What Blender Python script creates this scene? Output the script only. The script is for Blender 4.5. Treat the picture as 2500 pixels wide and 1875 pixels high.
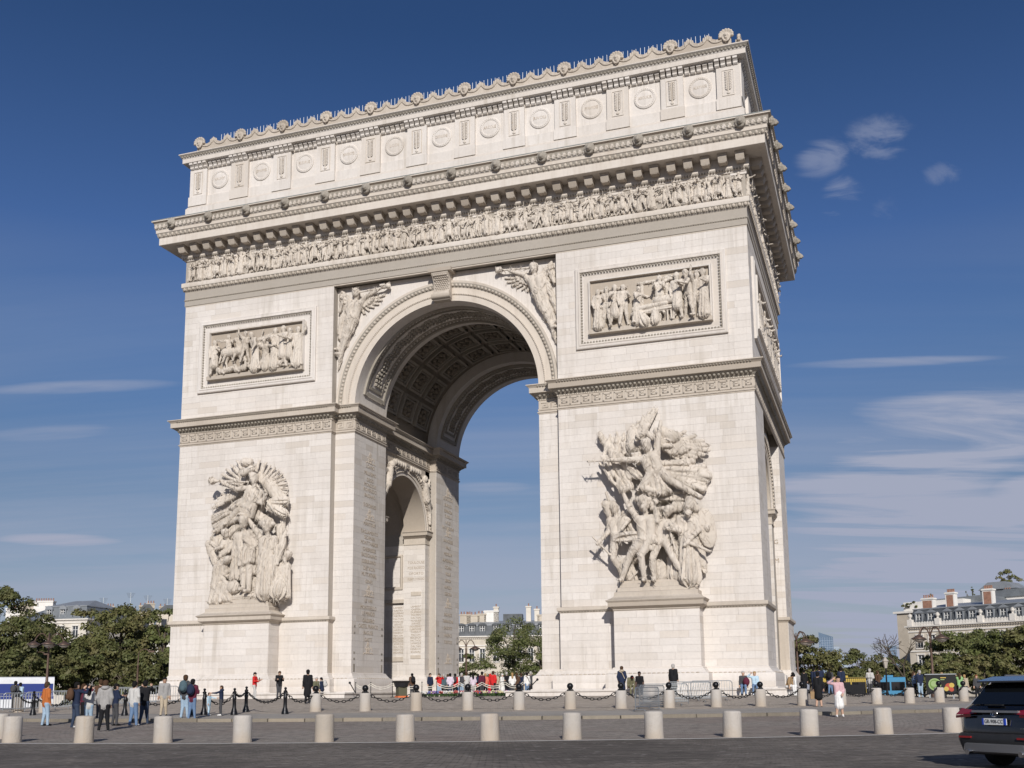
import bpy, math, random
import numpy as np
from mathutils import Vector, Matrix
for o in list(bpy.data.objects): bpy.data.objects.remove(o)
SC = bpy.context.scene
COL = SC.collection
random.seed(7); RNG = np.random.default_rng(7)
R = math.radians
# ------------------------------------------------------------------ camera
CAM = np.array([29.30442, -68.93697, 0.45])
FPX, PX, PY, RW = 2579.69, 1268.47, 1274.20, 2500.0
def cam_axes(yaw, pitch, roll):
    cy, sy, cp, sp = math.cos(yaw), math.sin(yaw), math.cos(pitch), math.sin(pitch)
    f = np.array([sy*cp, cy*cp, sp]); r = np.array([cy, -sy, 0.0]); u = np.cross(r, f)
    c, s = math.cos(roll), math.sin(roll)
    return c*r+s*u, c*u-s*r, f
AXR, AXU, AXF = cam_axes(-0.3262125, 0.1598338, -0.0100495)
cd = bpy.data.cameras.new('camera'); cam = bpy.data.objects.new('camera', cd); COL.objects.link(cam)
mw = Matrix.Identity(4)
for i in range(3):
    mw[i][0] = AXR[i]; mw[i][1] = AXU[i]; mw[i][2] = -AXF[i]; mw[i][3] = CAM[i]
cam.matrix_world = mw
cd.sensor_width = 36.0; cd.lens = FPX/RW*36.0
cd.shift_x = (1250-PX)/RW; cd.shift_y = (PY-937.5)/RW
cd.clip_start = 0.5; cd.clip_end = 20000
SC.camera = cam
# ------------------------------------------------------------------ light
SUN_EL, SUN_AZ = 27.0, -22.0          # travel azimuth of the light from +Y towards +X
W = bpy.data.worlds.new('World'); SC.world = W; W.use_nodes = True
# cloud banks: azimuth, elevation, half width, half height, tilt (degrees), density
BANKS = [(-1.37, 26.94, 1.79, 1.26, 12, 0.26), (1.58, 27.46, 2.12, 1.51, -8, 0.24), (-0.54, 24.77, 1.79, 1.51, 22, 0.37), (4.62, 25.24, 1.34, 0.84, 5, 0.16), (1.63, 23.98, 1.23, 1.0, 10, 0.13), (4.03, 12.44, 11.25, 3.86, 2, 1.2), (0.49, 10.03, 10.0, 2.28, -4, 0.86), (2.35, 8.02, 12.5, 3.65, -4, 1.0), (2.77, 5.51, 12.5, 3.65, 4, 1.25), (0.91, 16.59, 8, 0.44, -4, 0.47), (-42.36, 7.73, 5, 0.56, 1, 0.72), (-43.23, 12.92, 6, 0.75, 9, 0.44), (-41.83, 15.39, 7, 0.56, 8, 0.44), (-20.22, 11.04, 4, 0.5, 0, 0.32), (-20.25, 5.94, 6, 1.5, 0, 0.32), (-57.85, 7.91, 12, 2.25, 7, 0.57), (23.98, 8.43, 17.5, 5.01, -3, 1.0), (6, 3.5, 16, 2.7, 4, 0.98), (10, 9.5, 9, 2.03, 3, 0.91)]
def world():
    nt = W.node_tree; N = nt.nodes; L = nt.links; N.clear()
    out = N.new('ShaderNodeOutputWorld'); bg = N.new('ShaderNodeBackground')
    sky = N.new('ShaderNodeTexSky'); sky.sky_type = 'NISHITA'; sky.sun_disc = False
    sky.sun_elevation = R(SUN_EL); sky.sun_rotation = R(180+SUN_AZ)
    sky.altitude = 60; sky.air_density = 1.0; sky.dust_density = 0.6; sky.ozone_density = 2.2
    tc = N.new('ShaderNodeTexCoord'); sep = N.new('ShaderNodeSeparateXYZ'); L.new(tc.outputs['Generated'], sep.inputs[0])
    # cloud layer mapped on a plane far above: direction / (z + small)
    ad = N.new('ShaderNodeMath'); ad.operation = 'ADD'; ad.inputs[1].default_value = 0.10; L.new(sep.outputs['Z'], ad.inputs[0])
    mx = N.new('ShaderNodeMath'); mx.operation = 'MAXIMUM'; mx.inputs[1].default_value = 0.03; L.new(ad.outputs[0], mx.inputs[0])
    dv = N.new('ShaderNodeVectorMath'); dv.operation = 'DIVIDE'; cb = N.new('ShaderNodeCombineXYZ')
    L.new(tc.outputs['Generated'], dv.inputs[0])
    for i in range(3): L.new(mx.outputs[0], cb.inputs[i])
    L.new(cb.outputs[0], dv.inputs[1])
    def layer(rot, scale, nscale, detail, dist, lo, hi, offs=(0, 0, 0)):
        m0 = N.new('ShaderNodeMapping'); m0.inputs['Rotation'].default_value = (0, 0, R(rot)); L.new(dv.outputs[0], m0.inputs[0])
        mp = N.new('ShaderNodeMapping'); mp.inputs['Scale'].default_value = scale
        mp.inputs['Location'].default_value = offs
        L.new(m0.outputs[0], mp.inputs[0])
        nz = N.new('ShaderNodeTexNoise'); nz.inputs['Scale'].default_value = nscale; nz.inputs['Detail'].default_value = detail
        nz.inputs['Roughness'].default_value = 0.6; nz.inputs['Distortion'].default_value = dist
        L.new(mp.outputs[0], nz.inputs[0])
        mr = N.new('ShaderNodeMapRange'); mr.interpolation_type = 'SMOOTHSTEP'
        mr.inputs[1].default_value = lo; mr.inputs[2].default_value = hi; L.new(nz.outputs[0], mr.inputs[0])
        return mr.outputs[0]
    a = layer(-16, (0.16, 1.05, 1), 0.95, 9, 0.35, 0.30, 0.64, (0.0, .4, 0))     # long cirrus bands
    fa = N.new('ShaderNodeMapRange'); fa.inputs[1].default_value = 0.02; fa.inputs[2].default_value = 0.40
    fa.inputs[3].default_value = 0.85; fa.inputs[4].default_value = 0.0; L.new(sep.outputs['Z'], fa.inputs[0])
    def raw(rot, scale, nscale, offs):
        m0 = N.new('ShaderNodeMapping'); m0.inputs['Rotation'].default_value = (0, 0, R(rot)); L.new(dv.outputs[0], m0.inputs[0])
        mp = N.new('ShaderNodeMapping'); mp.inputs['Scale'].default_value = scale; mp.inputs['Location'].default_value = offs; L.new(m0.outputs[0], mp.inputs[0])
        nz = N.new('ShaderNodeTexNoise'); nz.inputs['Scale'].default_value = nscale; nz.inputs['Detail'].default_value = 10; nz.inputs['Roughness'].default_value = .62; nz.inputs['Distortion'].default_value = .7; L.new(mp.outputs[0], nz.inputs[0]); return nz.outputs[0]
    fine_ = raw(-18, (.22, 1.3, 1), 2.4, (5.1, 2.2, 0)); puff_ = raw(-30, (1, 1.2, 1), 6.5, (3.3, 1.7, 0))
    def mul(x, y, op='MULTIPLY'):
        m_ = N.new('ShaderNodeMath'); m_.operation = op
        for i_, c_ in ((0, x), (1, y)):
            if isinstance(c_, (int, float)): m_.inputs[i_].default_value = c_
            else: L.new(c_, m_.inputs[i_])
        return m_.outputs[0]
    ms = mul(a, fa.outputs[0])
    nrm = N.new('ShaderNodeVectorMath'); nrm.operation = 'NORMALIZE'; L.new(tc.outputs['Generated'], nrm.inputs[0])
    def bank(az, el, wa, we, tilt, k, tex):
        """one cloud bank: centre azimuth/elevation and half sizes in degrees, tilted"""
        c = Vector((math.sin(R(az))*math.cos(R(el)), math.cos(R(az))*math.cos(R(el)), math.sin(R(el)))); rt = Vector((math.cos(R(az)), -math.sin(R(az)), 0)); up = rt.cross(c)
        e1 = (rt*math.cos(R(tilt))+up*math.sin(R(tilt)))/math.tan(R(wa)); e2 = (up*math.cos(R(tilt))-rt*math.sin(R(tilt)))/math.tan(R(we)); out_ = []
        for e_ in (e1, e2):
            d_ = N.new('ShaderNodeVectorMath'); d_.operation = 'DOT_PRODUCT'; L.new(nrm.outputs[0], d_.inputs[0]); d_.inputs[1].default_value = e_; s_ = mul(d_.outputs['Value'], -float(e_.dot(c)), 'ADD'); out_.append(mul(s_, s_))
        q_ = N.new('ShaderNodeMapRange'); q_.interpolation_type = 'SMOOTHSTEP'; q_.inputs[1].default_value = 1.0; q_.inputs[2].default_value = 0.0; L.new(mul(out_[0], out_[1], 'ADD'), q_.inputs[0])
        f_ = N.new('ShaderNodeVectorMath'); f_.operation = 'DOT_PRODUCT'; L.new(nrm.outputs[0], f_.inputs[0]); f_.inputs[1].default_value = c; g_ = mul(f_.outputs['Value'], 0.0, 'GREATER_THAN')
        sm_ = mul(q_.outputs[0], mul(mul(tex, -.5, 'ADD'), 5.0 if wa < 3.5 else 2.3), 'ADD'); t_ = N.new('ShaderNodeMapRange'); t_.interpolation_type = 'SMOOTHSTEP'; t_.inputs[1].default_value = .35; t_.inputs[2].default_value = 1.45; L.new(sm_, t_.inputs[0])
        return mul(mul(mul(t_.outputs[0], mul(q_.outputs[0], 1.6)), g_), k)
    for args in BANKS: ms = mul(ms, bank(*args, puff_ if args[2] < 3.5 else fine_), 'MAXIMUM')
    cr = N.new('ShaderNodeValToRGB'); e = cr.color_ramp.elements      # clear-air tint by elevation
    tint = [(0.0, (.95, .88, 1.02)), (.18, (.83, .90, 1.06)), (.31, (.80, 1.0, 1.33)), (.40, (.74, .97, 1.42)), (.56, (.48, .73, 1.10)), (1.0, (.45, .66, 1.0))]
    for i, (p_, c_) in enumerate(tint):
        el = e[i] if i < 2 else e.new(p_)
        el.position = p_; el.color = (c_[0]/2, c_[1]/2, c_[2]/2, 1)
    L.new(sep.outputs['Z'], cr.inputs[0])
    hs = N.new('ShaderNodeMixRGB'); hs.blend_type = 'MULTIPLY'; hs.inputs[0].default_value = 1.0; L.new(sky.outputs[0], hs.inputs[1]); L.new(cr.outputs[0], hs.inputs[2])
    h2 = N.new('ShaderNodeMixRGB'); h2.blend_type = 'MULTIPLY'; h2.inputs[0].default_value = 1.0; h2.inputs[2].default_value = (2, 2, 2, 1); L.new(hs.outputs[0], h2.inputs[1])
    mix = N.new('ShaderNodeMixRGB'); mix.inputs[2].default_value = (6.6, 7.2, 9.3, 1)
    L.new(ms, mix.inputs[0]); L.new(h2.outputs[0], mix.inputs[1])
    L.new(mix.outputs[0], bg.inputs[0]); bg.inputs[1].default_value = 0.055
    L.new(bg.outputs[0], out.inputs[0])
world()
sd = bpy.data.lights.new('sun', 'SUN'); sd.energy = 4.25; sd.angle = R(0.53); sd.color = (1.0, 0.955, 0.895)
sun = bpy.data.objects.new('sun', sd); COL.objects.link(sun)
_d = Vector((math.cos(R(SUN_EL))*math.sin(R(SUN_AZ)), math.cos(R(SUN_EL))*math.cos(R(SUN_AZ)), -math.sin(R(SUN_EL))))
sun.rotation_euler = _d.to_track_quat('-Z', 'Y').to_euler(); sun.location = (30, -80, 60)
VS = SC.view_settings; VS.view_transform = 'Standard'; VS.look = 'None'; VS.exposure = 0.0; VS.gamma = 1.0; VS.use_curve_mapping = False
SC.render.engine = 'CYCLES'
SC.cycles.max_bounces = 6; SC.cycles.diffuse_bounces = 3; SC.cycles.transparent_max_bounces = 6
# ------------------------------------------------------------------ pixel helpers (photo 2500 x 1875)
def ray(u, v): return AXF + AXR*(u-PX)/FPX - AXU*(v-PY)/FPX
def on_y(u, v, y): d = ray(u, v); return CAM + d*(y-CAM[1])/d[1]
def at(u, v, d): q = ray(u, v); return CAM + q*d/math.hypot(q[0], q[1])
CEN = np.array([0.0, 11.1])
GR, GZ = [0, 22, 27, 35, 42, 52, 60, 120, 400], [.08, .08, 0, -.42, -.70, -1.0, -1.03, -1.0, -1.0]
def gz(x, y): return float(np.interp(math.hypot(x-CEN[0], y-CEN[1]), GR, GZ))
def on_ground(u, v):
    """nearest crossing of a pixel ray with the domed ground"""
    d = ray(u, v); prev = None
    for t in np.arange(12, 170, .25):
        P = CAM + d*t/AXF.dot(d)
        h = P[2]-gz(P[0], P[1])
        if h <= 0: return P
    return CAM + d*80
# ------------------------------------------------------------------ materials
MAT = {}
def new_mat(name):
    m = bpy.data.materials.new(name); m.use_nodes = True; nt = m.node_tree
    b = nt.nodes['Principled BSDF']; MAT[name] = m
    return m, nt, b
def noise(nt, scale, detail=4, vec=None, sc=(1, 1, 1), rough=.55, dist=0):
    n = nt.nodes.new('ShaderNodeTexNoise'); n.inputs['Scale'].default_value = scale; n.inputs['Detail'].default_value = detail
    n.inputs['Roughness'].default_value = rough; n.inputs['Distortion'].default_value = dist
    if vec is not None:
        mp = nt.nodes.new('ShaderNodeMapping'); mp.inputs['Scale'].default_value = sc
        nt.links.new(vec, mp.inputs[0]); nt.links.new(mp.outputs[0], n.inputs[0])
    return n.outputs[0]
def ramp(nt, src, lo, hi, a=0.0, b=1.0):
    m = nt.nodes.new('ShaderNodeMapRange'); m.inputs[1].default_value = lo; m.inputs[2].default_value = hi
    m.inputs[3].default_value = a; m.inputs[4].default_value = b; nt.links.new(src, m.inputs[0]); return m.outputs[0]
def mixc(nt, fac, c1, c2, mode='MIX'):
    m = nt.nodes.new('ShaderNodeMixRGB'); m.blend_type = mode
    for i, c in ((0, fac), (1, c1), (2, c2)):
        if isinstance(c, (int, float)): m.inputs[i].default_value = c
        elif isinstance(c, tuple): m.inputs[i].default_value = (*c, 1) if len(c) == 3 else c
        else: nt.links.new(c, m.inputs[i])
    return m.outputs[0]
def math_(nt, op, a, b=None):
    m = nt.nodes.new('ShaderNodeMath'); m.operation = op
    for i, c in ((0, a), (1, b)):
        if c is None: continue
        if isinstance(c, (int, float)): m.inputs[i].default_value = c
        else: nt.links.new(c, m.inputs[i])
    return m.outputs[0]
def pos(nt): return nt.nodes.new('ShaderNodeNewGeometry').outputs['Position']
def bump(nt, b, h, strength, dist):
    n = nt.nodes.new('ShaderNodeBump'); n.inputs['Strength'].default_value = strength; n.inputs['Distance'].default_value = dist
    nt.links.new(h, n.inputs['Height']); nt.links.new(n.outputs[0], b.inputs['Normal'])
def rnd(nt):
    oi = nt.nodes.new('ShaderNodeObjectInfo').outputs['Random']; g = nt.nodes.new('ShaderNodeNewGeometry').outputs['Random Per Island']
    return math_(nt, 'FRACT', math_(nt, 'ADD', oi, g))
def stone_mat(name, c1, c2, c3, var=.16, streak=.35, bstr=.25, island=True, streakcol=(.36, .31, .25), relief=False):
    m, nt, b = new_mat(name); P = pos(nt)
    big = ramp(nt, noise(nt, .22, 3, P), .35, .7)
    col = mixc(nt, big, c1, c2)
    if island:
        r = rnd(nt); col = mixc(nt, ramp(nt, r, .72, 1.0), col, c3)
        k = ramp(nt, math_(nt, 'FRACT', math_(nt, 'MULTIPLY', r, 7.31)), 0, 1, 1-var, 1+var*.35)
        hv = nt.nodes.new('ShaderNodeHueSaturation'); nt.links.new(k, hv.inputs['Value']); nt.links.new(col, hv.inputs['Color']); col = hv.outputs[0]
    st = ramp(nt, noise(nt, 1.1, 3, P, (1.3, 1.3, .10), .65), .50, .72, 0, streak)
    s2 = ramp(nt, noise(nt, 3.6, 2, P, (1.3, 1.3, .07), .6), .50, .70, 0, streak*.55)
    st = math_(nt, 'MULTIPLY', math_(nt, 'MAXIMUM', st, s2), ramp(nt, noise(nt, .28, 2, P), .38, .56))
    bl = math_(nt, 'MULTIPLY', ramp(nt, noise(nt, .9, 4, P, (1, 1, .6), .7), .55, .75), streak*.5); col = mixc(nt, bl, col, tuple(x*.8 for x in c3))
    col = mixc(nt, st, col, streakcol)
    fine = noise(nt, 6, 3, P); col = mixc(nt, ramp(nt, fine, .3, .8, 0, .22), col, tuple(x*.62 for x in c2))
    nt.links.new(col, b.inputs['Base Color']); b.inputs['Roughness'].default_value = .88; b.inputs['Specular IOR Level'].default_value = .25
    if relief:      # chisel work and weathering on carved stone
        rd = nt.nodes.new('ShaderNodeTexNoise'); rd.noise_type = 'RIDGED_MULTIFRACTAL'; rd.inputs['Scale'].default_value = 1.0; rd.inputs['Detail'].default_value = 4; rd.inputs['Roughness'].default_value = .5; rd.inputs['Distortion'].default_value = .4
        mp = nt.nodes.new('ShaderNodeMapping'); mp.inputs['Scale'].default_value = (4.6, 4.6, 2.4); mp.inputs['Rotation'].default_value = (0, R(14), 0); nt.links.new(P, mp.inputs[0]); nt.links.new(mp.outputs[0], rd.inputs[0])
        h = math_(nt, 'ADD', math_(nt, 'MULTIPLY', rd.outputs[0], .5), math_(nt, 'MULTIPLY', noise(nt, 14, 4, P), .5)); bump(nt, b, h, .85, .075)
    else: bump(nt, b, noise(nt, 22, 2, P), bstr, .02)
    return m
stone_mat('stone', (.705, .658, .612), (.645, .592, .54), (.615, .555, .492), .06, .62, streakcol=(.43, .38, .32))
stone_mat('stone_tan', (.69, .63, .565), (.62, .558, .488), (.57, .50, .42), .05, .45, streakcol=(.40, .33, .26))
stone_mat('ornament', (.565, .50, .425), (.47, .41, .345), (.43, .37, .305), .08, .5, .35)
stone_mat('carved', (.67, .605, .53), (.56, .495, .422), (.44, .38, .315), .05, .5, .5, False, relief=True)
stone_mat('field', (.50, .435, .36), (.42, .36, .295), (.38, .32, .26), .05, .5, .4)  # darker than the carving: shade behind the figures put into the colour
stone_mat('grime_shade', (.38, .345, .295), (.27, .24, .20), (.24, .215, .18), .1, .5, .4)  # grimy stone; on the moulding grounds it is painted crevice shade
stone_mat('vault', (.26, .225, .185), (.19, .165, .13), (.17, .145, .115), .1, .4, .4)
stone_mat('joint', (.46, .415, .365), (.40, .36, .31), (.38, .34, .29), .05, .2, .2)
stone_mat('bollard_stone', (.52, .485, .445), (.45, .41, .365), (.42, .37, .31), .10, .6, .9, streakcol=(.36, .27, .18))
def flat(name, c, rough=.7, metal=0., var=.0, nscale=8, spec=.4, coat=0, b2=None):
    m, nt, b = new_mat(name)
    if var:
        f = ramp(nt, noise(nt, nscale, 5, pos(nt)), .3, .7)
        nt.links.new(mixc(nt, f, tuple(x*(1-var) for x in c), tuple(min(1, x*(1+var)) for x in c)), b.inputs['Base Color'])
    else: b.inputs['Base Color'].default_value = (*c, 1)
    b.inputs['Roughness'].default_value = rough; b.inputs['Metallic'].default_value = metal
    b.inputs['Specular IOR Level'].default_value = spec
    if coat: b.inputs['Coat Weight'].default_value = coat; b.inputs['Coat Roughness'].default_value = .06
    if b2: bump(nt, b, noise(nt, b2[0], 4, pos(nt)), b2[1], b2[2])
    return m
flat('letter', (.37, .305, .235), .9); flat('letter_pale', (.50, .43, .355), .9)
flat('lead', (.23, .25, .24), .6, 0, .2, 3)
flat('iron', (.018, .018, .02), .38, .6, .2, 20, .5)
flat('steel', (.42, .44, .45), .4, .8, .15, 6)
flat('bronze', (.16, .20, .17), .5, .5, .2, 6)
flat('white_rod', (.75, .76, .78), .5)
# ------------------------------------------------------------------ mesh builder
class MB:
    def __init__(s): s.v = []; s.f = []; s.m = []; s.cur = 0
    def add(s, verts, faces):
        n = len(s.v); s.v.extend([tuple(map(float, p)) for p in verts]); s.f.extend([tuple(i+n for i in f) for f in faces]); s.m.extend([s.cur]*len(faces)); return s
    def box(s, x0, x1, y0, y1, z0, z1):
        return s.add([(x0, y0, z0), (x1, y0, z0), (x1, y1, z0), (x0, y1, z0), (x0, y0, z1), (x1, y0, z1), (x1, y1, z1), (x0, y1, z1)],
                     [(0, 3, 2, 1), (4, 5, 6, 7), (0, 1, 5, 4), (1, 2, 6, 5), (2, 3, 7, 6), (3, 0, 4, 7)])
    def bbox(s, x0, x1, y0, y1, z0, z1, c=.02):
        """box with chamfered vertical and top edges"""
        v = []
        for z, k in ((z0, 0), (z1-c, 0), (z1, c)):
            a = c
            v += [(x0+a+k, y0+k, z), (x1-a-k, y0+k, z), (x1-k, y0+a+k, z), (x1-k, y1-a-k, z), (x1-a-k, y1-k, z), (x0+a+k, y1-k, z), (x0+k, y1-a-k, z), (x0+k, y0+a+k, z)]
        f = [tuple(reversed(range(8))), tuple(range(16, 24))]
        for l in (0, 8):
            f += [(l+i, l+(i+1) % 8, l+8+(i+1) % 8, l+8+i) for i in range(8)]
        return s.add(v, f)
    def tube(s, a, b, r0, r1=None, n=8, cap=True):
        r1 = r0 if r1 is None else r1
        a = np.array(a, float); b = np.array(b, float); d = b-a; L = np.linalg.norm(d); d = d/(L or 1)
        t = np.array([0, 0, 1.]) if abs(d[2]) < .9 else np.array([1., 0, 0]); p = np.cross(d, t); p /= np.linalg.norm(p); q = np.cross(d, p)
        v = []
        for c, r in ((a, r0), (b, r1)):
            for i in range(n): w = 2*math.pi*i/n; v.append(c+r*(p*math.cos(w)+q*math.sin(w)))
        f = [((i+1) % n, i, n+i, n+(i+1) % n) for i in range(n)]
        if cap: f += [tuple(range(n)), tuple(reversed(range(n, 2*n)))]
        return s.add(v, f)
    def path(s, pts, r, n=6):
        for a, b in zip(pts[:-1], pts[1:]): s.tube(a, b, r, r, n)
        return s
    def lathe(s, prof, n=16, c=(0, 0, 0)):
        v = []; f = []
        for r, z in prof:
            for i in range(n): w = 2*math.pi*i/n; v.append((c[0]+r*math.cos(w), c[1]+r*math.sin(w), c[2]+z))
        k = len(prof)
        for j in range(k-1):
            for i in range(n): f.append((j*n+i, j*n+(i+1) % n, (j+1)*n+(i+1) % n, (j+1)*n+i))
        f.append(tuple(reversed(range(n)))); f.append(tuple(range((k-1)*n, k*n)))
        return s.add(v, f)
    def ell(s, c, r, n=8, m=6):
        v = []; f = []
        for j in range(m+1):
            t = math.pi*j/m
            for i in range(n): w = 2*math.pi*i/n; v.append((c[0]+r[0]*math.sin(t)*math.cos(w), c[1]+r[1]*math.sin(t)*math.sin(w), c[2]-r[2]*math.cos(t)))
        for j in range(m):
            for i in range(n): f.append((j*n+i, j*n+(i+1) % n, (j+1)*n+(i+1) % n, (j+1)*n+i))
        return s.add(v, f)
    def prism(s, poly, h0, h1, ax='z'):
        n = len(poly)
        def P(a, b, h): return {'z': (a, b, h), 'y': (a, h, b), 'x': (h, a, b)}[ax]
        v = [P(a, b, h0) for a, b in poly]+[P(a, b, h1) for a, b in poly]
        f = [tuple(reversed(range(n))), tuple(range(n, 2*n))]+[(i, (i+1) % n, n+(i+1) % n, n+i) for i in range(n)]
        if ax == 'y': f = [tuple(reversed(q)) for q in f]
        return s.add(v, f)
    def sweep(s, path, prof, closed=True, cap=True):
        n = len(path); P = [np.array(p, float) for p in path]; nr = []
        for i in range(n if closed else n-1):
            d = P[(i+1) % n]-P[i]; d /= np.linalg.norm(d); nr.append(np.array([d[1], -d[0]]))
        v = []; k = len(prof)
        for i in range(n):
            if closed: a, b = nr[i-1], nr[i]
            else: a, b = nr[max(0, i-1)], nr[min(n-2, i)]
            m = (a+b)/(1+a.dot(b))
            for o, z in prof: q = P[i]+o*m; v.append((q[0], q[1], z))
        f = []
        for i in range(n if closed else n-1):
            j = (i+1) % n
            for t in range(k-1): f.append((i*k+t, j*k+t, j*k+t+1, i*k+t+1))
        if not closed and cap:
            f.append(tuple(range(k))); f.append(tuple(reversed(range((n-1)*k, n*k))))
        return s.add(v, f)
    def arc(s, prof, cx, cz, a0, a1, n=48, flip=False, ax='y'):
        """profile of (radius, depth) swept round an arc in the xz plane"""
        v = []; k = len(prof); f = []
        for i in range(n+1):
            w = a0+(a1-a0)*i/n
            for r, y in prof:
                p = (cx+r*math.cos(w), y, cz+r*math.sin(w)); v.append(p if ax == 'y' else (y, p[0], p[2]))
        for i in range(n):
            for t in range(k-1):
                q = (i*k+t, i*k+t+1, (i+1)*k+t+1, (i+1)*k+t); f.append(tuple(reversed(q)) if flip else q)
        return s.add(v, f)
    def mirror(s, sx=1, fy=None):
        """reflect x and/or y about plane fy, keeping normals out"""
        s.v = [(p[0]*sx, (p[1] if fy is None else 2*fy-p[1]), p[2]) for p in s.v]
        if (sx < 0) != (fy is not None): s.f = [tuple(reversed(q)) for q in s.f]
        return s
    def mesh(s, name, mat, smooth=None):
        me = bpy.data.meshes.new(name); me.from_pydata(s.v, [], s.f)
        for m in (mat if isinstance(mat, (list, tuple)) else [mat]): me.materials.append(MAT[m] if isinstance(m, str) else m)
        if any(s.m): me.polygons.foreach_set('material_index', s.m)
        if smooth is not None:
            if smooth >= 180: me.shade_smooth()
            else: me.shade_smooth(); me.set_sharp_from_angle(angle=R(smooth))
        me.update(); return me
    def build(s, name, mat, parent=None, smooth=None, **kw): return put(name, s.mesh(name, mat, smooth), parent, **kw)
def put(name, me, parent=None, loc=None, rot=None, scale=None, label=None, cat=None, group=None, kind=None):
    o = bpy.data.objects.new(name, me); COL.objects.link(o)
    if parent is not None: o.parent = parent
    if loc is not None: o.location = loc
    if rot is not None: o.rotation_euler = rot
    if scale is not None: o.scale = scale
    if label: o['label'] = label
    if cat: o['category'] = cat
    if group: o['group'] = group
    if kind: o['kind'] = kind
    return o
def empty(name, loc=(0, 0, 0), rz=0, **kw):
    return put(name, None, loc=loc, rot=(0, 0, rz), **kw)
ORD = ['first', 'second', 'third', 'fourth', 'fifth', 'sixth', 'seventh', 'eighth', 'ninth', 'tenth', 'eleventh', 'twelfth', 'thirteenth', 'fourteenth', 'fifteenth', 'sixteenth', 'seventeenth', 'eighteenth', 'nineteenth', 'twentieth', 'twenty-first', 'twenty-second', 'twenty-third', 'twenty-fourth']
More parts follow.
